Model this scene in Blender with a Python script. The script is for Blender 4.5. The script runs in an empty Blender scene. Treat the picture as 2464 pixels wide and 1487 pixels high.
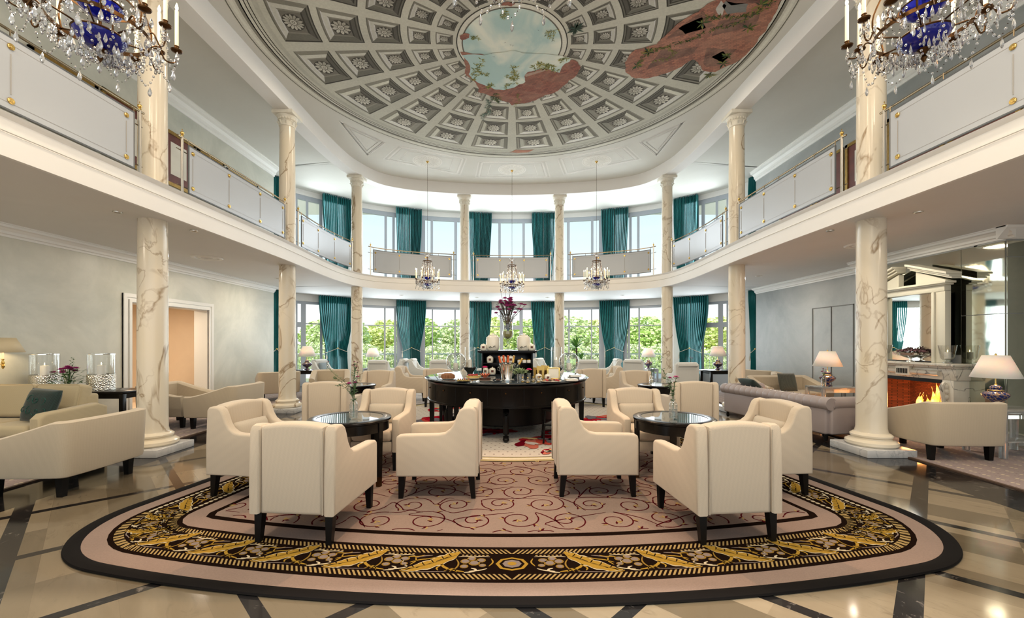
import bpy, bmesh, math, random
from mathutils import Vector, Matrix, noise
R = math.radians; PI = math.pi; sin = math.sin; cos = math.cos
SC = bpy.context.scene; COL = SC.collection
rnd = random.Random(7)

# ------------------------------------------------------------------ camera, world, sun, exposure
EYE = 1.5; FOC = 1015.0; CX = 1232.0; HY = 824.0
cam = bpy.data.cameras.new('camera'); cam.sensor_width = 36; cam.sensor_fit = 'HORIZONTAL'
cam.lens = FOC / 2464 * 36; cam.shift_y = (HY - 743.5) / 2464; cam.clip_start = .05; cam.clip_end = 400
camo = bpy.data.objects.new('camera', cam); COL.objects.link(camo)
camo.location = (0, 0, EYE); camo.rotation_euler = (R(90), 0, 0); SC.camera = camo
SC.view_settings.view_transform = 'Standard'; SC.view_settings.look = 'None'
SC.view_settings.gamma = 1; SC.view_settings.exposure = 0.0; SC.view_settings.use_curve_mapping = False
SC.cycles.max_bounces = 9; SC.cycles.diffuse_bounces = 4; SC.cycles.glossy_bounces = 4
SC.cycles.transmission_bounces = 6; SC.cycles.transparent_max_bounces = 14
SC.cycles.sample_clamp_indirect = 6; SC.cycles.caustics_reflective = False; SC.cycles.caustics_refractive = False
SC.cycles.use_denoising = True
w = bpy.data.worlds.new('sky'); SC.world = w; w.use_nodes = True
nt = w.node_tree; nt.nodes.clear()
tc = nt.nodes.new('ShaderNodeTexCoord'); sx = nt.nodes.new('ShaderNodeSeparateXYZ')
rp = nt.nodes.new('ShaderNodeValToRGB'); bg = nt.nodes.new('ShaderNodeBackground'); wo = nt.nodes.new('ShaderNodeOutputWorld')
rp.color_ramp.elements[0].position = .0; rp.color_ramp.elements[0].color = (1, 1, .98, 1)
rp.color_ramp.elements[1].position = .75; rp.color_ramp.elements[1].color = (.42, .62, .85, 1)
e = rp.color_ramp.elements.new(.12); e.color = (.74, .80, .80, 1)
e = rp.color_ramp.elements.new(.30); e.color = (.50, .645, .69, 1)
nt.links.new(tc.outputs['Generated'], sx.inputs[0]); nt.links.new(sx.outputs['Z'], rp.inputs[0])
nt.links.new(rp.outputs[0], bg.inputs[0]); nt.links.new(bg.outputs[0], wo.inputs[0]); bg.inputs[1].default_value = 1.5
def light(name, kind, loc, energy, color=(1, 1, 1), rot=(0, 0, 0), **k):
    d = bpy.data.lights.new(name, kind); d.energy = energy; d.color = color
    for a, b in k.items(): setattr(d, a, b)
    o = bpy.data.objects.new(name, d); COL.objects.link(o); o.location = loc; o.rotation_euler = rot
    return o
light('sun', 'SUN', (0, -20, 30), 5.0, (1, .96, .88), (R(38), R(-14), 0), angle=R(1))
# fill lamps added under the hall ceiling without housings; only the soffit lamps have them
FILL_XY = [(-1.6, 6.2), (1.6, 6.2), (-3.2, 4.0), (3.2, 4.0), (-1.8, 10.0), (1.8, 10.0), (-1.6, .8), (1.6, .8), (-3.4, 8.5), (3.4, 8.5), (0, 3.6), (-3.2, .6), (3.2, .6)]
for i, (x, y) in enumerate(FILL_XY):
    light('hall_fill_light', 'AREA', (x, y, 6.78), (95 if y < 2 else 60) if y < 5 else 26, (1, .80, .58) if y < 5 else (1, .86, .68), (0, 0, 0), size=.5)
SOFF = [(-5.9, 3.6), (5.9, 3.6), (-6.0, 8.3), (6.0, 7.2), (-5.9, 1.2), (5.9, 1.2), (-6.1, 11), (6.2, 10.6), (-3.9, 14.9), (3.9, 14.9), (-1.3, 15.6), (1.3, 15.6)]
for i, (x, y) in enumerate(SOFF):
    light('soffit_lamp_light', 'AREA', (x, y, 3.14), 26, (1, .86, .68), (0, 0, 0), size=.25)

light('ceiling_spot_light', 'SPOT', (0, 7.3, 6.6), 900, (1, .60, .36), (R(-33), 0, 0), spot_size=R(46), spot_blend=.5, shadow_soft_size=.06)
# daylight entering through the curved window wall, both storeys (a lamp per bay, just inside the panes)
for x, y, deg in ((-6.6, 14.9, 48), (-4.7, 16.25, 24), (-2.3, 16.95, 9), (0, 17.1, 0), (2.3, 16.95, -9), (4.7, 16.25, -24), (6.6, 14.9, -48)):
    light('window_daylight_lower', 'AREA', (x, y, 1.65), 70, (.86, .94, 1), (R(-90), 0, R(deg)), shape='RECTANGLE', size=1.5, size_y=2.5)
    light('window_daylight_upper', 'AREA', (x, y, 5.15), 90, (.86, .94, 1), (R(-90), 0, R(deg)), shape='RECTANGLE', size=1.5, size_y=2.7)

# ------------------------------------------------------------------ node expression helper
class E:
    def __init__(s, nt, sock): s.nt = nt; s.s = sock
    def _m(s, op, *a):
        n = s.nt.nodes.new('ShaderNodeMath'); n.operation = op
        for i, v in enumerate((s,) + a):
            if isinstance(v, E): s.nt.links.new(v.s, n.inputs[i])
            else: n.inputs[i].default_value = v
        return E(s.nt, n.outputs[0])
    def __add__(s, o): return s._m('ADD', o)
    def __sub__(s, o): return s._m('SUBTRACT', o)
    def __mul__(s, o): return s._m('MULTIPLY', o)
    def __truediv__(s, o): return s._m('DIVIDE', o)
    def fr(s): return s._m('FRACT')
    def fl(s): return s._m('FLOOR')
    def ab(s): return s._m('ABSOLUTE')
    def lt(s, o): return s._m('LESS_THAN', o)
    def gt(s, o): return s._m('GREATER_THAN', o)
    def mx(s, o): return s._m('MAXIMUM', o)
    def mn(s, o): return s._m('MINIMUM', o)
    def pw(s, o): return s._m('POWER', o)

class Mat:
    def __init__(s, name, col=(.8, .8, .8), rough=.5, metal=0, **k):
        s.m = bpy.data.materials.new(name); s.m.use_nodes = True; s.nt = s.m.node_tree
        s.b = s.nt.nodes['Principled BSDF']; s.b.inputs['Base Color'].default_value = (*col, 1)
        s.b.inputs['Roughness'].default_value = rough; s.b.inputs['Metallic'].default_value = metal
        for a, v in k.items():
            inp = s.b.inputs[a.replace('_', ' ')]
            inp.default_value = (*v, 1) if isinstance(v, tuple) else v
    def n(s, t, **k):
        n = s.nt.nodes.new('ShaderNode' + t)
        for a, v in k.items():
            if a in n.inputs: n.inputs[a].default_value = v
            else: setattr(n, a, v)
        return n
    def l(s, a, b): s.nt.links.new(a, b)
    def xyz(s, kind='Object', src=None):
        t = s.n('TexCoord'); q = s.n('SeparateXYZ'); s.l(src or t.outputs[kind], q.inputs[0])
        return [E(s.nt, q.outputs[i]) for i in range(3)]
    def pos(s):
        g = s.n('NewGeometry'); q = s.n('SeparateXYZ'); s.l(g.outputs['Position'], q.inputs[0])
        return [E(s.nt, q.outputs[i]) for i in range(3)]
    def vec(s, x, y, z):
        c = s.n('CombineXYZ')
        for i, v in enumerate((x, y, z)):
            if isinstance(v, E): s.l(v.s, c.inputs[i])
            else: c.inputs[i].default_value = v
        return c.outputs[0]
    def noise(s, scale, detail=3, dist=0, vec=None, rough=.5):
        n = s.n('TexNoise'); n.inputs['Scale'].default_value = scale; n.inputs['Detail'].default_value = detail
        n.inputs['Distortion'].default_value = dist; n.inputs['Roughness'].default_value = rough
        if vec is None: vec = s.n('TexCoord').outputs['Object']
        s.l(vec, n.inputs['Vector']); return E(s.nt, n.outputs['Fac'])
    def mix(s, f, a, b):
        n = s.n('Mix'); n.data_type = 'RGBA'
        if isinstance(f, E): s.l(f.s, n.inputs[0])
        else: n.inputs[0].default_value = f
        for i, v in ((6, a), (7, b)):
            if isinstance(v, tuple): n.inputs[i].default_value = (*v, 1)
            else: s.l(v, n.inputs[i])
        return n.outputs[2]
    def ramp(s, f, stops):
        n = s.n('ValToRGB'); r = n.color_ramp
        r.elements[0].position, r.elements[0].color = stops[0][0], (*stops[0][1], 1)
        r.elements[1].position, r.elements[1].color = stops[-1][0], (*stops[-1][1], 1)
        for p, c in stops[1:-1]:
            e = r.elements.new(p); e.color = (*c, 1)
        s.l(f.s, n.inputs[0]); return n.outputs[0]
    def base(s, c): s.l(c, s.b.inputs['Base Color']); return s
    def bump(s, h, st=.3, d=.002):
        n = s.n('Bump'); n.inputs['Strength'].default_value = st; n.inputs['Distance'].default_value = d
        s.l(h.s, n.inputs['Height']); s.l(n.outputs[0], s.b.inputs['Normal']); return s

def marble(name, base, vein, rough=.22, scale=1.0, soft=(.74, .655, .50), amt=.8):
    M = Mat(name, rough=rough); t = M.n('TexCoord'); mp = M.n('Mapping')
    mp.inputs['Rotation'].default_value = (.5, .35, .6); mp.inputs['Scale'].default_value = (scale, scale, scale * .62)
    g = M.n('NewGeometry'); M.l(g.outputs['Position'], mp.inputs[0]); v = mp.outputs[0]
    n1 = M.noise(1.15, 5, .7, v); a = ((n1 - .5).ab() * 62).mn(1.0)
    n2 = M.noise(2.4, 6, .8, v); b = ((n2 - .52).ab() * 46).mn(1.0)
    n3 = M.noise(1.2, 2, 0, v)
    gate = ((n3 - .46) * 7).mx(0.0).mn(1.0)
    gt2 = ((n3 * -1 + .60) * 6).mx(0.0).mn(1.0); f1 = (a * -1 + 1) * (gt2 * .6 + .4); f2 = (b * -1 + 1) * .7 * gate
    cl = M.mix((M.noise(1.6, 3, .4, v) * 1.7 - .35).mx(0.0).mn(1.0), base, soft)
    M.base(M.mix((f1 + f2).mn(1.0) * amt, cl, vein)); return M.m
def plaster(name, c1, c2, rough=.6, scale=.8, spec=.5):
    M = Mat(name, rough=rough); g = M.n('NewGeometry')
    f = M.noise(scale, 6, .6, g.outputs['Position'], .65)
    M.base(M.mix((f * 3 - 1).mx(0.0).mn(1.0), c1, c2)); M.bump(M.noise(9, 4, 0, g.outputs['Position']), .12, .01); return M.m
def fabric(name, col, rough=.85, sc=125, v=.055, sheen=.25):
    M = Mat(name, rough=rough); M.b.inputs['Sheen Weight'].default_value = sheen
    t = M.n('TexCoord'); wv = M.n('TexChecker'); wv.inputs['Scale'].default_value = sc
    mp = M.n('Mapping'); mp.inputs['Rotation'].default_value = (.6, .5, .785); M.l(t.outputs['Object'], mp.inputs[0]); M.l(mp.outputs[0], wv.inputs[0])
    ck = E(M.nt, wv.outputs['Fac']); c2 = tuple(x * (1 - v) for x in col)
    n = M.noise(3.0, 3); cc = M.mix(ck, col, c2)
    M.base(M.mix(n * .18, cc, tuple(x * .72 for x in col))); M.bump(ck, .07, .001); return M.m
def simple(name, col, rough=.5, metal=0, var=.0, sc=6, **k):
    M = Mat(name, col, rough, metal, **k)
    if var: M.base(M.mix((M.noise(sc, 4) * 2 - .5).mx(0.0).mn(1.0), col, tuple(x * (1 - var) for x in col)))
    return M.m
def thin_glass(name, tint=(1, 1, 1), refl=.08, rough=.0):
    m = bpy.data.materials.new(name); m.use_nodes = True; nt = m.node_tree; nt.nodes.clear()
    o = nt.nodes.new('ShaderNodeOutputMaterial'); t = nt.nodes.new('ShaderNodeBsdfTransparent'); g = nt.nodes.new('ShaderNodeBsdfGlossy')
    t.inputs[0].default_value = (*tint, 1); g.inputs['Roughness'].default_value = rough
    mx = nt.nodes.new('ShaderNodeMixShader'); lw = nt.nodes.new('ShaderNodeLayerWeight'); lw.inputs[0].default_value = .35
    ma = nt.nodes.new('ShaderNodeMath'); ma.operation = 'MULTIPLY_ADD'; ma.inputs[1].default_value = .75; ma.inputs[2].default_value = refl
    nt.links.new(lw.outputs['Facing'], ma.inputs[0]); nt.links.new(ma.outputs[0], mx.inputs[0])
    nt.links.new(t.outputs[0], mx.inputs[1]); nt.links.new(g.outputs[0], mx.inputs[2]); nt.links.new(mx.outputs[0], o.inputs[0]); return m
def emis(name, col, st):
    m = bpy.data.materials.new(name); m.use_nodes = True; nt = m.node_tree; nt.nodes.clear()
    o = nt.nodes.new('ShaderNodeOutputMaterial'); e = nt.nodes.new('ShaderNodeEmission')
    e.inputs[0].default_value = (*col, 1); e.inputs[1].default_value = st; nt.links.new(e.outputs[0], o.inputs[0]); return m

m_col = marble('veined_cream_marble', (.68, .635, .55), (.22, .125, .04), .2)
m_cap = plaster('stone_capital', (.80, .77, .68), (.70, .66, .56), .55, 6)
m_plinth = marble('grey_plinth_marble', (.62, .61, .59), (.25, .26, .28), .25, 2.2, (.42, .43, .45), .7)
m_mant = marble('mantel_marble', (.70, .68, .61), (.06, .05, .05), .25, 3.0, (.60, .56, .46), .85)
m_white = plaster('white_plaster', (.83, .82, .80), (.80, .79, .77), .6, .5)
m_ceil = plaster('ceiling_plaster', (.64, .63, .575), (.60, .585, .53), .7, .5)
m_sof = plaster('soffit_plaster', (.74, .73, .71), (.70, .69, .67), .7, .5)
m_trim = simple('white_trim_paint', (.82, .81, .77), .45)
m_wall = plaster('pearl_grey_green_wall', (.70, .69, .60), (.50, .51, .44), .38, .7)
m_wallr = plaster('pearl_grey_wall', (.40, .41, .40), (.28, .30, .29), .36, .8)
m_cream = fabric('cream_weave', (.62, .52, .40))
m_creamd = fabric('cream_weave_cushion', (.54, .465, .365))
m_tub = fabric('beige_weave', (.50, .42, .31))
m_pale = fabric('pale_grey_weave', (.66, .66, .63))
m_sofa = fabric('sand_chenille', (.50, .42, .27), .9, 160)
m_green = fabric('dark_green_velvet', (.006, .028, .025), .8, 60, .5)
m_dgrey = fabric('dark_cushion', (.06, .065, .05), .8, 60, .4)
m_leather = simple('lilac_grey_leather', (.36, .31, .31), .33, 0, .15, 3)
m_black = simple('black_lacquered_wood', (.004, .0035, .0035), .22, Specular_IOR_Level=.25)
m_blackw = simple('ebonised_wood', (.005, .0045, .0045), .35, 0, .3, 14, Specular_IOR_Level=.22)
m_top = simple('black_polished_stone', (.03, .04, .05), .05)
m_gtop = simple('dark_glass_top', (.16, .18, .18), .02, 0, .4, 9)
m_brass = simple('polished_brass', (.72, .50, .17), .22, 1)
m_bronze = simple('aged_bronze', (.11, .055, .022), .38, 1, .4, 30)
m_steel = simple('satin_steel', (.55, .52, .47), .3, 1)
m_silver = simple('silver', (.80, .79, .76), .12, 1)
m_rail = simple('bronzed_steel', (.28, .22, .14), .28, 1)
m_glass = thin_glass('clear_glass', (.97, .98, .97), .05)
m_pane = thin_glass('window_pane', (.98, .99, 1), .01)
m_crystal = Mat('cut_crystal', (.97, .98, 1), .03, 0, Transmission_Weight=.8, IOR=1.65, Specular_IOR_Level=.9).m
m_bead = m_crystal
m_blue = simple('cobalt_glass', (.012, .02, .42), .06, 0, 0, 6, Transmission_Weight=.35, IOR=1.5)
m_candle = simple('ivory_candle', (.86, .78, .58), .45, Emission_Color=(1, .72, .38), Emission_Strength=.35)
m_wax = simple('white_wax', (.88, .85, .78), .5)
m_flame = emis('candle_bulb_glow', (1, .72, .36), 45)
m_frame = simple('shaded_white_paint', (.42, .46, .52), .35)  # white paint toned grey-blue, its backlit shade put into the colour
m_teal = Mat('teal_silk', (.015, .22, .24), .62); m_teal.b.inputs['Sheen Weight'].default_value = .08
m_teal.base(m_teal.mix(m_teal.noise(5, 3), (.004, .215, .22), (.004, .12, .13))); m_teal = m_teal.m
m_rope = simple('cream_rope', (.62, .58, .48), .8)
m_shade = simple('white_lampshade', (.84, .83, .79), .7, Subsurface_Weight=.15)
m_shadein = simple('gold_shade_lining', (.78, .55, .2), .35, .6)
m_porc = Mat('blue_gilt_porcelain', rough=.08); _v = m_porc.n('TexVoronoi'); _v.inputs['Scale'].default_value = 26; _v.feature = 'DISTANCE_TO_EDGE'
_t = m_porc.n('TexCoord'); m_porc.l(_t.outputs['Object'], _v.inputs['Vector'])
m_porc.base(m_porc.mix((E(m_porc.nt, _v.outputs['Distance']) * 14).mn(1.0), (.65, .40, .12), (.012, .022, .12))); m_porc = m_porc.m
m_porcw = simple('white_porcelain', (.80, .76, .66), .15)
m_leaf = simple('green_leaf', (.05, .14, .03), .5, 0, .4, 12)
m_leafb = simple('bright_green_leaf', (.12, .34, .06), .5, 0, .4, 12)
m_pink = simple('magenta_petals', (.52, .045, .26), .6, 0, .35, 60)
m_pinkl = simple('light_pink_petals', (.75, .22, .42), .6, 0, .35, 60)
m_twig = simple('brown_twig', (.07, .04, .025), .8)
m_red = simple('dark_red_picture', (.16, .035, .02), .5, 0, .4, 5)
m_gold = simple('gilt_frame', (.42, .26, .07), .35, .8, .4, 20)
m_paper = simple('cream_paper', (.78, .74, .64), .7, 0, .15, 3)
m_panel = Mat('grey_back_painted_glass', (.43, .46, .50), .26, 0, Specular_IOR_Level=.5).m  # grey glass, the blue of reflected sky mixed into its base colour
m_edge = simple('dark_glass_edge', (.10, .11, .12), .25)
m_mirror = Mat('antique_mirror', (.58, .60, .50), .035, 1).m
m_mirror2 = Mat('clear_mirror', (.86, .88, .84), .01, 1).m
m_lamptab = thin_glass('acrylic', (.96, .97, .97), .12)

# ------------------------------------------------------------------ mesh helpers
class MB:
    def __init__(s): s.v = []; s.f = []; s.mi = []; s.c = None
    def add(s, vs, fs, mi=0):
        k = len(s.v); s.v += [tuple(v) for v in vs]; s.f += [tuple(i + k for i in f) for f in fs]; s.mi += [mi] * len(fs); return s
    def box(s, a, b, mi=0):
        (x0, y0, z0), (x1, y1, z1) = a, b
        return s.add([(x0, y0, z0), (x1, y0, z0), (x1, y1, z0), (x0, y1, z0), (x0, y0, z1), (x1, y0, z1), (x1, y1, z1), (x0, y1, z1)],
                     [(0, 3, 2, 1), (4, 5, 6, 7), (0, 1, 5, 4), (1, 2, 6, 5), (2, 3, 7, 6), (3, 0, 4, 7)], mi)
    def bev(s, a, b, r=.01, seg=2, mi=0, M=None):
        bm = bmesh.new(); bmesh.ops.create_cube(bm, size=1)
        c = [(a[i] + b[i]) / 2 for i in range(3)]; d = [b[i] - a[i] for i in range(3)]
        for v in bm.verts: v.co = Vector((c[0] + v.co.x * d[0], c[1] + v.co.y * d[1], c[2] + v.co.z * d[2]))
        bmesh.ops.bevel(bm, geom=bm.edges[:], offset=min(r, min(d) * .49), segments=seg, profile=.5, affect='EDGES')
        return s.bm(bm, mi, M)
    def bm(s, bm, mi=0, M=None):
        bm.verts.ensure_lookup_table(); bm.verts.index_update()
        s.add([(M @ v.co if M else v.co) for v in bm.verts], [[v.index for v in f.verts] for f in bm.faces], mi); bm.free(); return s
    def lathe(s, prof, c=(0, 0, 0), n=24, mi=0, arc=None, sx=1, sy=1, flute=0, nf=0):
        vs = []; fs = []; m = len(prof)
        for i in range(n):
            a = 2 * PI * i / n; k = 1 + (flute * cos(nf * a) if nf else 0)
            for r, z in prof: vs.append((c[0] + r * k * cos(a) * sx, c[1] + r * k * sin(a) * sy, c[2] + z))
        for i in range(n):
            j = (i + 1) % n
            for q in range(m - 1): fs.append((i * m + q, j * m + q, j * m + q + 1, i * m + q + 1))
        return s.add(vs, fs, mi)
    def tube(s, pts, r, n=8, mi=0, cap=True, rs=None):
        pts = [Vector(p) for p in pts]; vs = []; fs = []; up = Vector((0, 0, 1)); m = len(pts)
        for i, p in enumerate(pts):
            d = (pts[min(i + 1, m - 1)] - pts[max(i - 1, 0)]).normalized()
            u = up if abs(d.dot(up)) < .95 else Vector((0, 1, 0))
            a = d.cross(u).normalized(); b = d.cross(a).normalized(); rr = rs[i] if rs else r
            for q in range(n):
                t = 2 * PI * q / n; vs.append(p + a * rr * cos(t) + b * rr * sin(t))
        for i in range(m - 1):
            for q in range(n): fs.append((i * n + q, i * n + (q + 1) % n, (i + 1) * n + (q + 1) % n, (i + 1) * n + q))
        if cap: fs.append(tuple(range(n - 1, -1, -1))); fs.append(tuple((m - 1) * n + q for q in range(n)))
        return s.add(vs, fs, mi)
    def ball(s, c, r, n=8, m=6, mi=0, sc=(1, 1, 1)):
        vs = [(c[0], c[1], c[2] - r * sc[2])]; fs = []
        for j in range(1, m):
            t = -PI / 2 + PI * j / m
            for i in range(n):
                a = 2 * PI * i / n; vs.append((c[0] + r * cos(t) * cos(a) * sc[0], c[1] + r * cos(t) * sin(a) * sc[1], c[2] + r * sin(t) * sc[2]))
        vs.append((c[0], c[1], c[2] + r * sc[2])); L = len(vs) - 1
        for i in range(n): fs.append((0, 1 + (i + 1) % n, 1 + i)); fs.append((L, L - n + i, L - n + (i + 1) % n))
        for j in range(m - 2):
            for i in range(n): fs.append((1 + j * n + i, 1 + j * n + (i + 1) % n, 1 + (j + 1) * n + (i + 1) % n, 1 + (j + 1) * n + i))
        return s.add(vs, fs, mi)
    def prism(s, prof, x0, x1, axis='x', r=0, seg=2, mi=0, M=None):
        bm = bmesh.new(); n = len(prof)
        def mk(x, p): return {'x': (x, p[0], p[1]), 'y': (p[0], x, p[1]), 'z': (p[0], p[1], x)}[axis]
        A = [bm.verts.new(mk(x0, p)) for p in prof]; B = [bm.verts.new(mk(x1, p)) for p in prof]
        bm.faces.new(A[::-1]); bm.faces.new(B)
        for i in range(n): bm.faces.new((A[i], A[(i + 1) % n], B[(i + 1) % n], B[i]))
        bmesh.ops.recalc_face_normals(bm, faces=bm.faces[:])
        if r:
            ed = [e for e in bm.edges if (e.verts[0] in A) == (e.verts[1] in A)]
            bmesh.ops.bevel(bm, geom=ed, offset=r, segments=seg, profile=.5, affect='EDGES', clamp_overlap=True)
        return s.bm(bm, mi, M)
    def grid(s, f, nu, nv, mi=0, cu=False):
        vs = [f(i / nu, j / nv) for i in range(nu + (0 if cu else 1)) for j in range(nv + 1)]; fs = []
        for i in range(nu):
            k = (i + 1) % nu if cu else i + 1
            for j in range(nv): fs.append((i * (nv + 1) + j, k * (nv + 1) + j, k * (nv + 1) + j + 1, i * (nv + 1) + j + 1))
        return s.add(vs, fs, mi)
    def poly(s, pts, z, mi=0, flip=False):
        k = len(s.v); s.v += [(p[0], p[1], z) for p in pts]; f = list(range(k, k + len(pts)))
        s.f.append(tuple(f[::-1] if flip else f)); s.mi.append(mi); return s
    def build(s, name, mats, parent=None, smooth=True, mat=None, fix=True):
        me = bpy.data.meshes.new(name)
        if mat is not None: s.v = [tuple(mat @ Vector(v)) for v in s.v]
        me.from_pydata(s.v, [], s.f)
        for m in (mats if isinstance(mats, (list, tuple)) else [mats]): me.materials.append(m)
        me.polygons.foreach_set('material_index', s.mi)
        if fix:
            bm = bmesh.new(); bm.from_mesh(me); bmesh.ops.recalc_face_normals(bm, faces=bm.faces[:]); bm.to_mesh(me); bm.free()
        if smooth:
            me.polygons.foreach_set('use_smooth', [True] * len(me.polygons))
            try: me.set_sharp_from_angle(angle=R(38))
            except Exception: pass
        me.update(); o = bpy.data.objects.new(name, me); COL.objects.link(o)
        if parent is not None: o.parent = parent
        return o
def tag(o, label, cat, group=None, kind=None):
    o['label'] = label; o['category'] = cat
    if group: o['group'] = group
    if kind: o['kind'] = kind
    return o
def thing(name, label, cat, loc=(0, 0, 0), rz=0, group=None):
    o = bpy.data.objects.new(name, None); COL.objects.link(o); o.empty_display_size = .1
    o.location = loc; o.rotation_euler = (0, 0, rz); return tag(o, label, cat, group)
def struct(o): o['kind'] = 'structure'; return o
KIDS = {}
def children(o):
    return [c for c in COL.objects if c.parent == o]
def dup(root, loc, rz, label, group=None, kids=None):
    r = root.copy(); COL.objects.link(r); r.location = loc; r.rotation_euler = (0, 0, rz); r['label'] = label
    if group: r['group'] = group
    if root.name not in KIDS:
        ch = children(root); KIDS[root.name] = [(c, children(c)) for c in ch]
    for c0, gs in KIDS[root.name]:
        c = c0.copy(); COL.objects.link(c); c.parent = r
        for g in gs:
            d = g.copy(); COL.objects.link(d); d.parent = c
    return r
def resample(pts, n):
    L = [0]
    for a, b in zip(pts, pts[1:]): L.append(L[-1] + math.dist(a, b))
    out = []; k = 0
    for i in range(n + 1):
        t = L[-1] * i / n
        while k < len(pts) - 2 and L[k + 1] < t: k += 1
        u = (t - L[k]) / max(L[k + 1] - L[k], 1e-9); u = min(max(u, 0), 1)
        out.append(tuple(pts[k][q] + (pts[k + 1][q] - pts[k][q]) * u for q in range(len(pts[0]))))
    return out
def smooth(pts, it=2):
    for _ in range(it):
        o = [pts[0]]
        for a, b in zip(pts, pts[1:]):
            o += [tuple(a[i] * .75 + b[i] * .25 for i in range(len(a))), tuple(a[i] * .25 + b[i] * .75 for i in range(len(a)))]
        pts = o + [pts[-1]]
    return pts
def sym(half):            # half runs from the front right to the centre back; returns left front -> right front
    return [(-x, y) for x, y in half] + [(x, y) for x, y in half[::-1] if x > 0]
def offs(pts, d):
    o = []
    for i, p in enumerate(pts):
        a = pts[max(i - 1, 0)]; b = pts[min(i + 1, len(pts) - 1)]
        t = Vector((b[0] - a[0], b[1] - a[1])).normalized(); o.append((p[0] - t.y * d, p[1] + t.x * d))
    return o
def at(px, py, z): # a measured point of the place, at height z
    v = py - HY; y = (EYE - z) * FOC / v; return ((px - CX) * y / FOC, y)

# ------------------------------------------------------------------ plan curves of the hall
Y0 = -3.0
FAS = sym(smooth([(4.55, Y0), (4.55, 2), (4.55, 7.6), (4.58, 8.7), (4.64, 9.75), (4.72, 10.96), (4.68, 12.1), (4.5, 12.72), (4.15, 13.2), (3.7, 13.42), (3.11, 13.63), (2.34, 13.85), (1.7, 14.03), (.8, 14.16), (0, 14.2)], 2))
BEAM = sym(smooth([(4.75, Y0), (4.75, 2), (4.75, 9.6), (4.74, 10.9), (4.66, 12.0), (4.52, 12.5), (4.3, 13.05), (4.0, 13.42), (3.35, 13.76), (2.79, 13.92), (1.78, 14.12), (.8, 14.22), (0, 14.26)], 2))
RAIL = sym(smooth([(4.75, Y0), (4.75, 2), (4.75, 8.7), (4.82, 9.6), (4.85, 10.8), (4.75, 12.05), (4.5, 12.85), (4.05, 13.36), (3.1, 13.8), (2.3, 14.04), (1.7, 14.2), (.9, 14.3), (0, 14.34)], 2))
WH = smooth([(8.5, 12.3), (8.3, 13.2), (7.4, 14.5), (6.6, 15.35), (5.7, 16.05), (4.62, 16.65), (3.43, 17.06), (2.2, 17.3), (.9, 17.43), (0, 17.45)], 3)
WALL = sym(WH)
XL, XR, XB = -7.2, 7.58, 7.17
OUT = [(XL, Y0), (XL, 12.75), (-8.5, 12.76)] + [p for p in WALL if p[1] > 12.85] + [(8.5, 13.1), (XR, 13.1), (XR, Y0)]
def wallpt(u, d=0):       # point of the window wall in the direction with slope u = x/y, moved in by d
    P = offs(WALL, -d)
    for a, b in zip(P, P[1:]):
        fa, fb = a[0] - u * a[1], b[0] - u * b[1]
        if fa <= 0 <= fb:
            t = -fa / (fb - fa + 1e-12); tg = Vector((b[0] - a[0], b[1] - a[1])).normalized()
            return (a[0] + (b[0] - a[0]) * t, a[1] + (b[1] - a[1]) * t, math.atan2(tg.y, tg.x))
    return (0, 17, 0)
def U(px): return (px - CX) / FOC

def band(mb, A, B, z, mi=0):
    n = len(A) - 1
    mb.add([(p[0], p[1], z) for p in A] + [(p[0], p[1], z) for p in B], [(i, i + 1, n + 2 + i, n + 1 + i) for i in range(n)], mi)
def wallstrip(mb, A, z0, z1, mi=0):
    n = len(A) - 1
    mb.add([(p[0], p[1], z0) for p in A] + [(p[0], p[1], z1) for p in A], [(i, i + 1, n + 2 + i, n + 1 + i) for i in range(n)], mi)
def sweep(mb, A, prof, mi=0):     # prof: (outward offset, z)
    rows = [offs(A, d) for d, z in prof]; n = len(A); m = len(prof); vs = []; fs = []
    for i in range(n):
        for j in range(m): vs.append((*rows[j][i], prof[j][1]))
    for i in range(n - 1):
        for j in range(m - 1): fs.append((i * m + j, (i + 1) * m + j, (i + 1) * m + j + 1, i * m + j + 1))
    mb.add(vs, fs, mi)
def between(P, y0, y1, side):
    q = [p for p in P if p[0] * side > 0 and y0 < p[1] < y1]
    return q
NN = 140
# balcony slab
def halves(P, ys, xs):     # left half resampled in two matched pieces, then mirrored by the curve itself
    i = min(range(len(P) // 2 + 1), key=lambda k: math.dist(P[k], (xs, ys))); j = min(range(len(P)), key=lambda k: abs(P[k][0]) + (0 if P[k][1] > 12 else 99))
    a = resample(P[:i + 1], 35); b = resample(P[i:j + 1], 35); h = a + b[1:]
    return h
def matched(P, k, Pm=None):
    h = halves(P, *k); return h + [(-x, y) for x, y in h[:-1][::-1]]
def outer_of():
    h = halves(OUT, 12.75, XL); r = [(-x, y) for x, y in h[:-1][::-1]]
    return h + [(XR if abs(x - 7.2) < .01 else x, y) for x, y in r]
mb = MB(); A = matched(FAS, (12.1, -4.68)); B = outer_of()
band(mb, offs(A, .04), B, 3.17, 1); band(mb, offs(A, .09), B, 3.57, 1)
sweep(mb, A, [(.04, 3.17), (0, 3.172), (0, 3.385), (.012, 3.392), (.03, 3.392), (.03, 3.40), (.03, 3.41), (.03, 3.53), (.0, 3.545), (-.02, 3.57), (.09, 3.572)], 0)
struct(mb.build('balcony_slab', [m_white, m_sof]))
mb = MB(); sweep(mb, offs(A, .001), [(-.004, 3.392), (-.016, 3.396), (-.016, 3.412), (-.004, 3.416)])
struct(mb.build('trim_1', [m_trim]))
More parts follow.
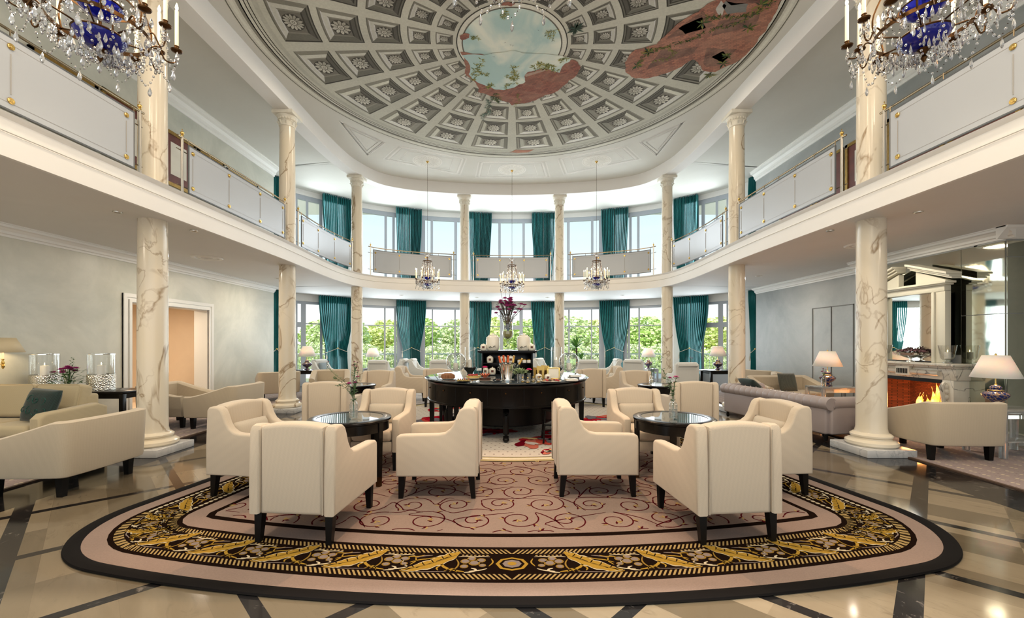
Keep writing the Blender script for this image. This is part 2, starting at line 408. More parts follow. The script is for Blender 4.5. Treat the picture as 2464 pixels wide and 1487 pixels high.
# ceilings
mb = MB(); Bi = matched(BEAM, (12.0, -4.66)); half = NN // 2
vs = [(p[0], p[1], 6.84) for p in Bi]; mb.add(vs, [(i, i + 1, NN - 1 - i, NN - i) for i in range(half)], 0)
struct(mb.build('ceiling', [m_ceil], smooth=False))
mb = MB(); Bo = offs(Bi, .33)
sweep(mb, Bi, [(0, 6.84), (0, 6.485), (.005, 6.48), (.325, 6.48), (.33, 6.485), (.33, 6.80)])
struct(mb.build('trim_2', [m_white]))
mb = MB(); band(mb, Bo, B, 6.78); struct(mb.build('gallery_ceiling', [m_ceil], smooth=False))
# roof and floor outer block so no daylight leaks
mb = MB(); mb.box((-9.2, Y0, 6.95), (9.2, 18, 7.2)); struct(mb.build('roof_slab', [m_white], smooth=False))

# walls
def slabwall(name, mats, x, x2, segs, thick):   # segs: (y0,y1,z0,z1)
    mb = MB()
    for y0, y1, z0, z1 in segs: mb.box((min(x, x2), y0, z0), (max(x, x2), y1, z1))
    return struct(mb.build(name, mats, smooth=False))
slabwall('wall_left', [m_wall], XL, XL - .3, [(Y0, 7.95, 0, 6.9), (7.95, 9.98, 2.26, 6.9), (9.98, 12.75, 0, 6.9)], .3)
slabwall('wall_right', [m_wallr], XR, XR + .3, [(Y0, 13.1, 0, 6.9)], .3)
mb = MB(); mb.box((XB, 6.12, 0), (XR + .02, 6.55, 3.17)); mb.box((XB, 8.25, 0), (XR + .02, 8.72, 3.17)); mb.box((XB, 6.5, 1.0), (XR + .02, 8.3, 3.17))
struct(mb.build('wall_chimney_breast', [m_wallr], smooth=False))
# corridor behind the left doorway
m_corr = plaster('warm_cream_wall', (.80, .66, .50), (.74, .60, .45), .6, 1)
mb = MB(); mb.box((-9.6, 7.0, -.05), (-9.5, 11.0, 2.6)); mb.box((-9.6, 6.9, -.05), (-7.5, 7.0, 2.6)); mb.box((-9.6, 11, -.05), (-7.5, 11.1, 2.6)); mb.box((-9.6, 6.9, 2.5), (-7.5, 11.1, 2.6)); mb.box((-9.6, 6.9, -.05), (-7.5, 11.1, 0))
struct(mb.build('wall_corridor', [m_corr], smooth=False))
light('corridor_lamp_light', 'AREA', (-8.5, 9, 2.45), 55, (1, .80, .58), (0, 0, 0), size=.9)
def frame_prof(mb, y0, y1, z1, x, w=.16, s=1):
    for k, (a, b, d) in enumerate(((0, w, .02), (.0, .05, .045), (.09, w, .035))):
        d += .001 * k; mb.box((x - .02 * s, y0 - b, 0), (x + d * s, y0 - a, z1 + a)); mb.box((x - .02 * s, y1 + a, 0), (x + d * s, y1 + b, z1 + a)); mb.box((x - .02 * s, y0 - b, z1 + a), (x + d * s, y1 + b, z1 + b))
mb = MB(); frame_prof(mb, 7.95, 9.98, 2.26, XL, .16); mb.box((XL - .31, 7.94, 0), (XL + .004, 7.965, 2.25)); mb.box((XL - .31, 9.965, 0), (XL + .004, 9.99, 2.25)); mb.box((XL - .31, 7.94, 2.25), (XL + .004, 9.99, 2.275))
struct(mb.build('door_frame_1', [m_trim], smooth=False))
mb = MB(); mb.box((-8.0, 8.02, 0), (-7.95, 8.1, 2.2)); mb.box((-8.6, 8.02, 0), (-8.55, 8.1, 2.2)); mb.box((-8.6, 8.02, 2.1), (-7.95, 8.1, 2.2)); mb.box((-8.6, 8.02, 0), (-7.95, 8.1, .25))
for z in (.7, 1.15, 1.6): mb.box((-8.6, 8.04, z), (-7.95, 8.08, z + .03))
mb.box((-8.29, 8.04, .2), (-8.26, 8.08, 2.15))
d = struct(mb.build('door_1', [m_trim], smooth=False)); mb = MB(); mb.box((-8.57, 8.055, .2), (-7.98, 8.062, 2.15)); mb.build('pane', [m_pane], d)
# jib door outline on the right wall
mb = MB()
for y in (9.35, 10.0, 10.62): mb.box((XR - .012, y, .0), (XR + .01, y + .02, 2.36))
mb.box((XR - .012, 9.35, 2.34), (XR + .01, 10.64, 2.36))
struct(mb.build('door_2', [simple('door_gap', (.16, .16, .15), .6)], smooth=False))
# cornices
def cornice(name, x, s, y0, y1, z, h=.17, d=.15):
    mb = MB(); pr = [(0, 0), (.02, 0), (.025, .03), (.05, .04), (.055, .075), (.09, .11), (.13, .12), (.135, .15), (.15, .155), (.15, .17), (0, .17)]
    P = [(x + s * a / .15 * d, z + b / .17 * h) for a, b in pr]
    mb.prism(P, y0, y1, 'y'); return struct(mb.build(name, [m_trim], smooth=False))
cornice('trim_3', XL, 1, Y0, 12.75, 3.0); cornice('trim_4', XR, -1, 8.72, 13.1, 3.0); cornice('trim_5', XR, -1, Y0, 6.12, 3.0); cornice('trim_6', XB, -1, 6.0, 8.85, 3.0)
cornice('trim_7', XL, 1, Y0, 12.75, 6.5, .28, .2); cornice('trim_8', XR, -1, Y0, 13.1, 6.5, .28, .2)
mb = MB(); mb.prism([(6.12, 3.0), (6.10, 3.0), (6.06, 3.05), (5.98, 3.14), (5.97, 3.17), (6.12, 3.17)], XB - .15, XR, 'x'); struct(mb.build('trim_9', [m_trim], smooth=False))
for nm, x, s, a, b in (('baseboard_left', XL, 1, Y0, 7.78), ('baseboard_left_far', XL, 1, 10.15, 12.75), ('baseboard_right', XR, -1, Y0, 6.12), ('baseboard_right_far', XR, -1, 8.72, 13.1)):
    mb = MB(); mb.box((min(x, x + s * .02), a, 0), (max(x, x + s * .02), b, .14)); mb.box((min(x, x + s * .03), a, 0), (max(x, x + s * .03), b, .05)); struct(mb.build(nm, [m_trim], smooth=False))

# ------------------------------------------------------------------ window wall, two storeys
def arcpts(u0, u1, d=0, n=6):
    return [wallpt(u0 + (u1 - u0) * i / n, d)[:2] for i in range(n + 1)]
def curvebox(mb, u0, u1, z0, z1, d0, d1, n=6, mi=0):
    A_ = arcpts(u0, u1, d0, n); B_ = arcpts(u0, u1, d1, n)
    wallstrip(mb, A_, z0, z1, mi); wallstrip(mb, B_, z0, z1, mi); band(mb, A_, B_, z0, mi); band(mb, A_, B_, z1, mi)
    for q in (0, -1):
        a, b = A_[q], B_[q]; mb.add([(*a, z0), (*b, z0), (*b, z1), (*a, z1)], [(0, 1, 2, 3)], mi)
BAYS = [(715, 783), (870, 956), (1022, 1108), (1178, 1284)]; BAYS += [(2464 - b, 2464 - a) for a, b in BAYS[:3][::-1]]
MUL = {0: [(724, 736, 0), (770, 776, 0)], 1: [(924, 928, 1), (948, 954, 0)], 2: [(1039, 1042, 1), (1093, 1097, 1)], 3: [(1203, 1211, 0), (1250, 1258, 0)]}
MULU = {0: [(736, 742, 0), (768, 776, 0)], 1: [(925, 931, 0), (944, 950, 0)], 2: [(1036, 1042, 0), (1093, 1100, 0)], 3: [(1199, 1205, 0), (1257, 1263, 0)]}
for k in (4, 5, 6):
    MUL[k] = [(2464 - b, 2464 - a, t) for a, b, t in MUL[6 - k]]; MULU[k] = [(2464 - b, 2464 - a, t) for a, b, t in MULU[6 - k]]
wi = 1
for st in (0, 1):
    for k, (a, b) in enumerate(BAYS):
        z0, z1 = ((.0, 2.93), (3.57, 6.6))[st]; mu = (MUL, MULU)[st][k]
        mb = MB(); ua, ub = U(a - 12), U(b + 12)
        curvebox(mb, ua, ub, z1 - (.09 if st == 0 else .16), z1, -.06, .02); curvebox(mb, ua, ub, z0, z0 + .12, -.06, .02)
        for q0, q1 in ((a - 12, a + 1), (b - 1, b + 12)): curvebox(mb, U(q0), U(q1), z0, z1, -.06, .02, 1)
        for q0, q1, t in mu: curvebox(mb, U(q0), U(q1), z0, z1, -.04 if t else -.06, .0 if t else .03, 1)
        if st == 0:
            curvebox(mb, ua, ub, 2.14, 2.175, -.03, .01)
            if k in (0, 6, 3):   # door leaves with heavy rails
                q0, q1 = (a - 8, mu[0][0]) if k == 0 else ((mu[1][1], b + 8) if k == 6 else (mu[0][1], mu[1][0]))
                curvebox(mb, U(q0), U(q1), 2.03, 2.2, -.05, .03, 2); curvebox(mb, U(q0), U(q1), .1, .4, -.05, .03, 2)
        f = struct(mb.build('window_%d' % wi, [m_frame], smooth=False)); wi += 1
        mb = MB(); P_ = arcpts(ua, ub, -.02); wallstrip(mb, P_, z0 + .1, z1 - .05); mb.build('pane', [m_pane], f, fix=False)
# piers and headers of the back wall
mb = MB(); PR = [(655, 703)] + [(BAYS[i][1] + 12, BAYS[i + 1][0] - 12) for i in range(6)] + [(1761, 1812)]
for a, b in PR:
    curvebox(mb, U(a), U(b), 0, 3.3, -.2, .05, 4); curvebox(mb, U(a), U(b), 3.5, 6.78, -.2, .05, 4)
curvebox(mb, U(655), U(1812), 2.93, 3.3, -.2, .05, 60); curvebox(mb, U(655), U(1812), 6.6, 6.85, -.2, .05, 60)
curvebox(mb, U(655), U(1812), 3.15, 3.6, -.3, .0, 60)
struct(mb.build('wall_back', [m_white], smooth=False))

# ------------------------------------------------------------------ columns
CP = [(4.93, 5.79), (4.9, 9.2), (4.68, 12.72), (1.62, 14.42)]
COLS = [(-x, y) for x, y in CP] + [(x, y) for x, y in CP[::-1]]
def lower_column(nm, label, loc):
    t = thing('marble_column', label, 'column', (*loc, 0), 0, None)
    mb = MB(); mb.bev((-.325, -.325, 0), (.325, .325, .10), .008); mb.build('plinth', [m_plinth], t)
    mb = MB(); mb.lathe([(.10, .10), (.27, .10), (.295, .125), (.29, .16), (.25, .185), (.225, .19), (.222, .21), (.235, .225), (.235, .245), (.205, .27), (.19, .275), (.186, .285)], n=48)
    mb.build('base', [m_col], t)
    mb = MB(); mb.lathe([(.186, .28), (.172, .34), (.17, .5), (.168, 1.8), (.163, 3.175)], n=48); mb.build('shaft', [m_col], t); return t
def upper_column(nm, label, loc, zt=6.48):
    t = thing('gallery_column', label, 'column', (*loc, 3.57), 0, None); H = zt - 3.57
    mb = MB(); mb.lathe([(.166, 0), (.160, 1.5), (.150, H - .30)], n=48); mb.build('shaft', [m_col], t)
    mb = MB(); mb.lathe([(.150, H - .31), (.165, H - .305), (.168, H - .29), (.155, H - .275), (.152, H - .2), (.162, H - .19), (.158, H - .175), (.19, H - .12), (.215, H - .085), (.2, H - .08)], n=48)
    for i in range(20):
        a = 2 * PI * i / 20; mb.ball((.175 * cos(a), .175 * sin(a), H - .15), .018, 6, 4, 0, (1, 1, 1.7))
    for i in range(8):
        a = 2 * PI * i / 8 + PI / 8; mb.tube([(.155 * cos(a), .155 * sin(a), H - .27), (.185 * cos(a), .185 * sin(a), H - .2), (.20 * cos(a), .20 * sin(a), H - .215)], .014, 5)
    mb.bev((-.225, -.225, H - .08), (.225, .225, H), .012)
    mb.build('capital', [m_cap], t); return t
PL = ['the left sofa group, nearest the camera', 'the left sofas, second from the camera', 'the left rear round table, third from the camera', 'the left side of the buffet, by the back windows']
PR_ = ['the chimney corner, nearest the camera on the right', 'the far end of the leather sofa, second on the right', 'the right rear round table, third on the right', 'the right side of the buffet, by the back windows']
c0 = u0 = None
for i, (x, y) in enumerate(COLS):
    side = 'left' if i < 4 else 'right'; q = PL[i] if i < 4 else PR_[7 - i]
    la = 'veined cream marble column on square grey plinth beside ' + q
    lb = 'upper marble column with carved capital above the one beside ' + q.split(',')[0] + (', by the windows' if 'back' in q else '')
    if c0 is None: c0 = lower_column('', la, (x, y)); c0['group'] = 'ground floor marble columns'; u0 = upper_column('', lb, (x, y)); u0['group'] = 'gallery columns'
    else: dup(c0, (x, y, 0), 0, la); dup(u0, (x, y, 3.57), 0, lb)

# ------------------------------------------------------------------ balustrades
def rail_at(y=None, x=None, side=-1):
    for a, b in zip(RAIL, RAIL[1:]):
        if y is not None and (a[0] * side > 0 or b[0] * side > 0) and min(a[1], b[1]) <= y <= max(a[1], b[1]) and abs(a[1] - b[1]) > 1e-6:
            t = (y - a[1]) / (b[1] - a[1]); return (a[0] + (b[0] - a[0]) * t, y)
def sub(P, p, q):
    def idx(s): return min(range(len(P)), key=lambda i: math.dist(P[i], s))
    i, j = idx(p), idx(q)
    return P[min(i, j):max(i, j) + 1]
RF = resample(RAIL, 900)
def balustrade(label, pa, pb, npan, ends=(1, 1)):
    S = sub(RF, pa, pb); S = resample(S, 24 * npan); o0 = S[0]
    t = thing('balustrade', label, 'railing', (S[len(S) // 2][0], S[len(S) // 2][1], 3.57), 0, 'glass panelled gallery railings')
    inv = Matrix.Translation((-t.location.x, -t.location.y, -t.location.z))
    S2 = offs(S, -.03); L = sum(math.dist(a, b) for a, b in zip(S, S[1:])); m = len(S) - 1
    g = int(.14 / L * m) + 1; P2 = resample(S2[g:m - g + 1], 12 * npan)
    mb = MB(); sweep(mb, P2, [(-.006, 3.68), (-.006, 4.37), (.006, 4.37), (.006, 3.68), (-.006, 3.68)])
    for q in (0, -1):
        a = offs(P2, -.006)[q]; b = offs(P2, .006)[q]; mb.add([(*a, 3.68), (*b, 3.68), (*b, 4.37), (*a, 4.37)], [(0, 1, 2, 3)])
    mb.build('glass_panel', [m_panel], t, mat=inv)
    mb = MB()
    for zz in (3.672, 4.362): sweep(mb, P2, [(-.009, zz), (-.009, zz + .016), (.009, zz + .016), (.009, zz), (-.009, zz)])
    Q1 = offs(P2, -.009)
    for q in (0, 12 * npan): x, y = P2[q]; mb.tube([(x, y, 3.675), (x, y, 4.375)], .012, 6)
    mb.build('panel_edge', [m_edge], t, mat=inv)
    mb = MB()           # etched lines on the panel face
    for zz in (3.745, 4.30): sweep(mb, offs(P2[1:-1], -.0075), [(0, zz), (0, zz + .004)])
    for k in range(npan + 1):
        x, y = offs(P2, -.008)[min(max(12 * k, 1), 12 * npan - 1)]; mb.tube([(x, y, 3.83), (x, y, 4.21)], .0045, 4)
    mb.build('etched_line', [simple('etched_line_grey', (.30, .29, .27), .4)] if 'etched_line_grey' not in bpy.data.materials else [bpy.data.materials['etched_line_grey']], t, mat=inv)
    for k in range(npan + 1):
        i = min(max(12 * k, 1), 12 * npan - 1)
        a = P2[max(i - 1, 0)]; b = P2[min(i + 1, 12 * npan)]; tg = Vector((b[0] - a[0], b[1] - a[1], 0)).normalized(); nr = Vector((tg.y, -tg.x, 0))
        for zz in (3.77, 4.28):
            mb = MB(); mb.lathe([(0, .022), (.012, .022), (.016, .014), (.024, .014), (.030, .008), (.030, 0)], n=16)
            M_ = Matrix.Translation(Vector((P2[i][0], P2[i][1], zz)) + nr * .006) @ Vector((0, 0, 1)).rotation_difference(nr).to_matrix().to_4x4()
            mb.build('brass_disc', [m_brass], t, mat=inv @ M_)
    mb = MB(); mb.tube([(x, y, 4.45) for x, y in S], .014, 8); mb.build('handrail', [m_rail], t, mat=inv)
    for zz in (3.76, 4.27):
        for i0, i1 in ((0, g + 1), (-1, -g - 2)): mb = MB(); mb.tube([(*offs(S, .02)[i0], zz), (*offs(S, .02)[i1], zz)], .007, 6); mb.build('side_bar', [m_rail], t, mat=inv)
    for k in range(npan * 2 + 1):
        x, y = P2[min(6 * k, 12 * npan)]; mb = MB(); mb.tube([(x, y, 4.375), (x, y, 4.445)], .006, 5); mb.build('rail_bracket', [m_rail], t, mat=inv)
    for i in (g // 2, m - g // 2):
        x, y = S[i]; mb = MB(); mb.tube([(x, y, 3.565), (x, y, 4.47)], .017, 8); mb.build('post', [m_steel], t, mat=inv)
        mb = MB(); mb.ball((x, y, 4.515), .026, 10, 8); mb.lathe([(.0, 4.545), (.008, 4.56), (0, 4.58)], (x, y, 0), 8); mb.lathe([(.018, 4.465), (.02, 4.48), (.01, 4.49)], (x, y, 0), 8); mb.build('finial', [m_brass], t, mat=inv)
    return t
for s, nm in ((-1, 'left'), (1, 'right')):
    balustrade(f'gallery railing with big grey glass panels nearest the camera on the {nm}', (s * 4.75, 1.2), (s * 4.75, 5.42), 3)
    balustrade(f'straight gallery railing between the first and second {nm} columns', (s * 4.75, 6.0), (s * 4.77, 8.95), 3)
    balustrade(f'curving gallery railing between the second and third {nm} columns', (s * 4.80, 9.42), (s * 4.7, 12.4), 3)
    balustrade(f'back gallery railing between the third {nm} column and the one beside the centre', (s * 4.45, 12.95), (s * 1.9, 14.15), 3)
balustrade('back gallery railing in the centre between two columns', (-1.38, 14.24), (1.38, 14.24), 3)
# fixtures in ceilings
for i, (x, y) in enumerate(SOFF):
    mb = MB(); mb.lathe([(.10, 3.172), (.10, 3.155), (.13, 3.15), (.16, 3.16), (.16, 3.172)] if i < 6 else [(.05, 3.172), (.05, 3.16), (.075, 3.158), (.08, 3.172)], (x, y, 0), 24)
    if i < 6: mb.lathe([(.20, 3.172), (.205, 3.155), (.25, 3.15), (.27, 3.165), (.27, 3.172)], (x, y, 0), 28)
    side = 'left' if x < 0 else 'right'; o = mb.build('recessed_ceiling_light', [m_trim])
    tag(o, f'round white recessed fitting in the underside of the {side} balcony, {["nearest the camera", "above the sofas", "far end", "by the windows"][min(i // 2, 3) if i < 6 else 3]}' if False else f'white ring fitting under the {side} balcony, ' + {0: 'big ring above the sofa group', 1: 'big ring above the fireside tub chair', 2: 'big ring above the doorway', 3: 'big ring beyond the fireplace', 4: 'big ring nearest the camera', 5: 'big ring nearest the camera', 6: 'small ring by the far left wall', 7: 'small ring by the far right wall', 8: 'small ring at the back left windows', 9: 'small ring at the back right windows', 10: 'small ring left of the centre back window', 11: 'small ring right of the centre back window'}[i], 'ceiling light', 'ceiling light rings under the balcony')
for s, x, y in ((0, -5.05, 5.4), (0, -4.75, 6.3), (1, 5.2, 5.4), (1, 4.75, 6.3)):
    mb = MB(); mb.lathe([(.03, 3.172), (.03, 3.162), (.05, 3.16), (.052, 3.172)], (x, y, 0), 18)
    tag(mb.build('downlight', [m_steel]), f'tiny steel downlight under the balcony by the nearest {["left", "right"][s]} column, ' + ('wall side' if abs(x) > 5 else 'hall side'), 'ceiling light', 'small downlights under the balcony')
# framed pictures in the gallery
for s in (-1, 1):
    x = XL if s < 0 else XR
    for k, (y0, y1) in enumerate(((5.12, 6.19), (6.25, 7.3), (7.37, 8.5), (8.62, 9.55), (9.62, 10.5), (10.6, 11.9))):
        ym = (y0 + y1) / 2; z0, z1 = 4.8, (5.86, 5.92, 5.98, 5.95, 5.95, 5.9)[k]
        mb = MB(); xx = x - s * .01
        for a, b in (((y0, z0), (y1, z0 + .07)), ((y0, z1 - .07), (y1, z1)), ((y0, z0), (y0 + .07, z1)), ((y1 - .07, z0), (y1, z1))):
            mb.box((min(xx, xx - s * .035), a[0], a[1]), (max(xx, xx - s * .035), b[0], b[1]))
        f = mb.build('framed_picture', [m_gold], smooth=False)
        tag(f, f'dark red gilt framed picture on the {["left", "", "right"][s + 1]} gallery wall, ' + ['nearest the camera', 'second from the camera', 'third, just before the column', 'just beyond the nearest column', 'fifth, mid way to the windows', 'farthest, by the second column'][k], 'picture', 'framed pictures on the gallery walls')
        mb = MB(); mb.box((min(xx, xx - s * .012), y0 + .05, z0 + .05), (max(xx, xx - s * .012), y1 - .05, z1 - .05)); mb.build('picture_mat', [m_red], f, smooth=False)
        mb = MB(); mb.box((min(xx, xx - s * .016), y0 + .25, z0 + .25), (max(xx, xx - s * .016), y1 - .25, z1 - .22)); mb.build('print', [m_paper], f, smooth=False)

# ------------------------------------------------------------------ marble floor
M = Mat('inlaid_marble_floor', rough=.09); X, Y, Z = M.pos()
v45 = M.vec(X - Y, X + Y, 0)
a = ((X - Y + .14) / 1.56 + .5).fr() - .5; b = ((X + Y + .6) / 1.53 + .5).fr() - .5
bandm = (a.ab() * 1.56).lt(.058).mx((b.ab() * 1.53).lt(.058))
wa = ((X - Y + .14).ab()).lt(.085); wb = ((X + Y + .6).ab()).lt(.085)
bandm = bandm.mx(wa).mx(wb)
ed = (X.ab()).gt(4.52) * (X.ab()).lt(5.2); bandm = bandm.mx(ed)
# three slabs in every field
ca = ((X - Y + .14) / 1.56 + .5); cb = ((X + Y + .6) / 1.53 * 3 + .5)
wn = M.n('TexWhiteNoise'); M.l(M.vec((ca).fl(), cb.fl(), 3.1), wn.inputs['Vector']); tone = E(M.nt, wn.outputs['Value'])
joint = ((cb.fr() - .5).ab()).gt(.497)
st = M.noise(1.0, 6, .5, M.vec((X - Y) * 1.3, (X + Y) * 6.0, 0), .6)
beige = M.mix((tone * .95 + st * .35).mn(1.0), (.27, .215, .145), (.115, .09, .058))
beige = M.mix((((M.noise(3.2, 7, 1.5, M.vec((X - Y) * .8, (X + Y) * 2.2, 0), .7)) - .56) * 6).mx(0.0).mn(1.0) * .6, beige, (.09, .07, .045)); beige = M.mix(joint * .6, beige, (.10, .075, .05))
dk = M.mix(((M.noise(7, 7, 1.2, M.vec(X, Y, 0), .7) - .58) * 9).mx(0.0).mn(1.0), (.011, .010, .010), (.14, .12, .105))
M.base(M.mix(bandm, beige, dk)); M.b.inputs['Specular IOR Level'].default_value = .42
mb = MB(); mb.box((-8.6, Y0, -.12), (8.6, 17.6, 0)); struct(mb.build('floor', [M.m], smooth=False))
mb = MB(); mb.box((-9.8, 6.8, -.2), (-7.4, 11.2, -.01))
# ------------------------------------------------------------------ painted-surface helper: coloured polygons laid on a plane
class Paint:
    def __init__(s, z, dz): s.v = []; s.f = []; s.c = []; s.z = z; s.dz = dz; s.mi = []
    def poly(s, pts, col, layer=0, mi=0):
        k = len(s.v); z = s.z + s.dz * layer; s.v += [(p[0], p[1], z) for p in pts]; s.f.append(tuple(range(k, k + len(pts)))); s.c.append(col); s.mi.append(mi)
    def strip(s, A, B, col, layer=0, mi=0, closed=False):
        n = len(A); k = len(s.v); z = s.z + s.dz * layer; s.v += [(p[0], p[1], z) for p in A] + [(p[0], p[1], z) for p in B]
        for i in range(n if closed else n - 1):
            j = (i + 1) % n; s.f.append((k + i, k + j, k + n + j, k + n + i)); s.c.append(col); s.mi.append(mi)
    def line(s, P, w, col, layer=0, taper=False, keep=None):
        n = len(P)
        if n < 2: return
        ww = [w * (.25 + .75 * sin(PI * i / (n - 1))) if taper else w for i in range(n)]
        A = []; B = []
        for i in range(n):
            a = P[max(i - 1, 0)]; b = P[min(i + 1, n - 1)]; dx, dy = b[0] - a[0], b[1] - a[1]; L = math.hypot(dx, dy) or 1e-9
            A.append((P[i][0] - dy / L * ww[i] / 2, P[i][1] + dx / L * ww[i] / 2)); B.append((P[i][0] + dy / L * ww[i] / 2, P[i][1] - dx / L * ww[i] / 2))
        z = s.z + s.dz * layer
        for i in range(n - 1):
            if keep and not (keep(P[i]) and keep(P[i + 1])): continue
            k = len(s.v); s.v += [(*A[i], z), (*A[i + 1], z), (*B[i + 1], z), (*B[i], z)]; s.f.append((k, k + 1, k + 2, k + 3)); s.c.append(col); s.mi.append(0)
    def build(s, name, mats, down=False, parent=None):
        me = bpy.data.meshes.new(name)
        fs = []
        for f in s.f:
            ar = sum(s.v[f[i]][0] * s.v[f[(i + 1) % len(f)]][1] - s.v[f[(i + 1) % len(f)]][0] * s.v[f[i]][1] for i in range(len(f)))
            fs.append(f if (ar > 0) != down else f[::-1])
        me.from_pydata(s.v, [], fs); ca = me.color_attributes.new('Col', 'FLOAT_COLOR', 'CORNER'); d = []
        for f, c in zip(fs, s.c): d += [c[0], c[1], c[2], 1.0] * len(f)
        ca.data.foreach_set('color', d); me.polygons.foreach_set('material_index', s.mi)
        for m in mats: me.materials.append(m)
        o = bpy.data.objects.new(name, me); COL.objects.link(o)
        if parent: o.parent = parent
        return o
def colmat(name, rough, var=.2, sc=3, sc2=60, spec=.3, bump=0):
    M = Mat(name, rough=rough); at_ = M.n('VertexColor'); at_.layer_name = 'Col'
    g = M.n('NewGeometry'); f = M.noise(sc, 5, .5, g.outputs['Position']) * (var * 2) + (1 - var)
    if sc2: f = f * (M.noise(sc2, 2, 0, g.outputs['Position']) * .3 + .85)
    vm = M.n('VectorMath', operation='SCALE'); M.l(at_.outputs['Color'], vm.inputs[0]); M.l(f.s, vm.inputs['Scale']); M.l(vm.outputs[0], M.b.inputs['Base Color'])
    M.b.inputs['Specular IOR Level'].default_value = spec
    if bump: M.bump(M.noise(220, 2, 0, g.outputs['Position']), bump, .004)
    return M.m
m_rug = colmat('tufted_wool', 1.0, .12, 2, 90, .0, .5); m_rug.node_tree.nodes['Principled BSDF'].inputs['Sheen Weight'].default_value = .0

# ------------------------------------------------------------------ the big front rug
RC, RR = 12.9, 10.49
def side_x(y): return -3.42 + .19 * (y - 3.9)
SL = Vector((.19, 1.0)).normalized(); SN = Vector((SL.y, -SL.x))      # inward normal of the left side line
def cnr(o):     # where the offset front arc meets the offset side line
    p0 = Vector((side_x(3.9), 3.9)) + SN * o; r = RR - o; c = Vector((0, RC)); d = p0 - c
    B_ = d.dot(SL); C_ = d.dot(d) - r * r; t = -B_ - math.sqrt(B_ * B_ - C_); return p0 + SL * t
FR = .92; FC = cnr(FR); C2 = (0, 8.17); R2 = 2.93
a0 = math.atan2(FC.y - RC, FC.x); aS = math.atan2(-SN.y, -SN.x)
def outline(o, back=True):     # left half, from the front centre round to the back circle
    P = []; r = RR - o; cn = cnr(o) if o >= FR else None
    aend = math.atan2(cn.y - RC, cn.x) if cn is not None else a0
    n = 70
    for i in range(n + 1):
        a = -PI / 2 + (aend + PI / 2) * i / n; P.append((r * cos(a), RC + r * sin(a)))
    if o < FR:
        b0 = a0; b1 = aS
        while b0 < 0: b0 += 2 * PI
        while b1 < b0 - PI: b1 += 2 * PI
        while b1 > b0: b1 -= 2 * PI
        for i in range(1, 25):
            a = b0 + (b1 - b0) * i / 24; P.append((FC.x + (FR - o) * cos(a), FC.y + (FR - o) * sin(a)))
    p = Vector(P[-1]); q = p.copy(); k = 0
    while (q - Vector(C2)).length > R2 and k < 400: q += SL * .01; k += 1
    for i in range(1, 21): P.append(tuple(p + (q - p) * i / 20))
    return P
REF = outline(0.0); RL = [0]
for p, q in zip(REF, REF[1:]): RL.append(RL[-1] + math.dist(p, q))
def on_rug(s, o):       # distance s along the left outline from the front centre, o inwards from the edge
    k = 0
    while k < len(RL) - 2 and RL[k + 1] < s: k += 1
    t = (s - RL[k]) / (RL[k + 1] - RL[k]); t = min(t, 1.2)
    a, b = Vector(REF[k]), Vector(REF[k + 1]); p = a + (b - a) * t
    n0 = Vector(REF[max(k - 1, 0)]); n1 = Vector(REF[min(k + 2, len(REF) - 1)]); d = (n1 - n0).normalized()
    n = Vector((d.y, -d.x)); return (p.x + n.x * o, p.y + n.y * o)
PINK = (.255, .190, .160); BRN = (.010, .0055, .004); GOLD = (.33, .20, .032); GOLD2 = (.24, .145, .03); PALE = (.50, .43, .30); MAUVE = (.21, .17, .155); WINE = (.065, .006, .009); CREAM = (.34, .24, .10)
rp = Paint(.012, .0007)
def full(o):
    L = outline(o); return [(-x, y) for x, y in L[::-1][:-1]] + L if False else (L, [(-x, y) for x, y in L])
def ring(o0, o1, col, layer=0):
    for A_, B_ in zip(full(o0), full(o1)):
        n = min(len(A_), len(B_))
        A2 = resample(A_, 160); B2 = resample(B_, 160)
        # matched by normals while inside the fillet
        if o1 < FR:
            sgn = -1 if A_[5][0] < 0 else 1
            rp.strip(A_, B_, col, layer) if len(A_) == len(B_) else rp.strip(A2, B2, col, layer)
        else: rp.strip(A2, B2, col, layer)
def fill(o, col, layer=0):      # everything inside offset o up to the back circle
    for sg in (1, -1):
        L = outline(o); e = L[-1]; aa = math.atan2(e[1] - C2[1], e[0] - C2[0])
        while aa > 0: aa -= 2 * PI
        n = 60; top = []
        A2 = resample(L, n)
        for i in range(n + 1):
            a = -PI / 2 + (aa + PI / 2) * i / n; top.append((C2[0] + R2 * cos(a), C2[1] + R2 * sin(a)))
        rp.strip([(x * sg, y) for x, y in A2], [(x * sg, y) for x, y in top], col, layer)
fill(.0, BRN, 0); fill(.06, PINK, 1); fill(.20, BRN, 2); fill(.65, PINK, 3); fill(.81, BRN, 4); fill(.865, PINK, 5)
LT = RL[-1]
def mir(pts): return [(-x, y) for x, y in pts]
def both(fn, pts, *a, **k):
    fn(pts, *a, **k); fn(mir(pts), *a, **k)
s = 0.0
while s < LT - .05:      # rope stripes on both sides of the leaf band
    side = s > 4.05
    for o0, o1 in ((.235, .295), (.555, .615)):
        if side or (s > 3.2 and o0 > .5 and False):
            c = on_rug(s, (o0 + o1) / 2); pts = [(c[0] + .018 * cos(t), c[1] + .024 * sin(t)) for t in [2 * PI * q / 7 for q in range(7)]]
        else:
            pts = [on_rug(s, o0), on_rug(s + .016, o0), on_rug(s + .016 + (.045 if s < 3.0 else .0), o1), on_rug(s + (.045 if s < 3.0 else .0), o1)]
        both(rp.poly, pts, CREAM if not side else PALE, 3 if o0 < .5 else 3)
    s += .034 if not side else .052
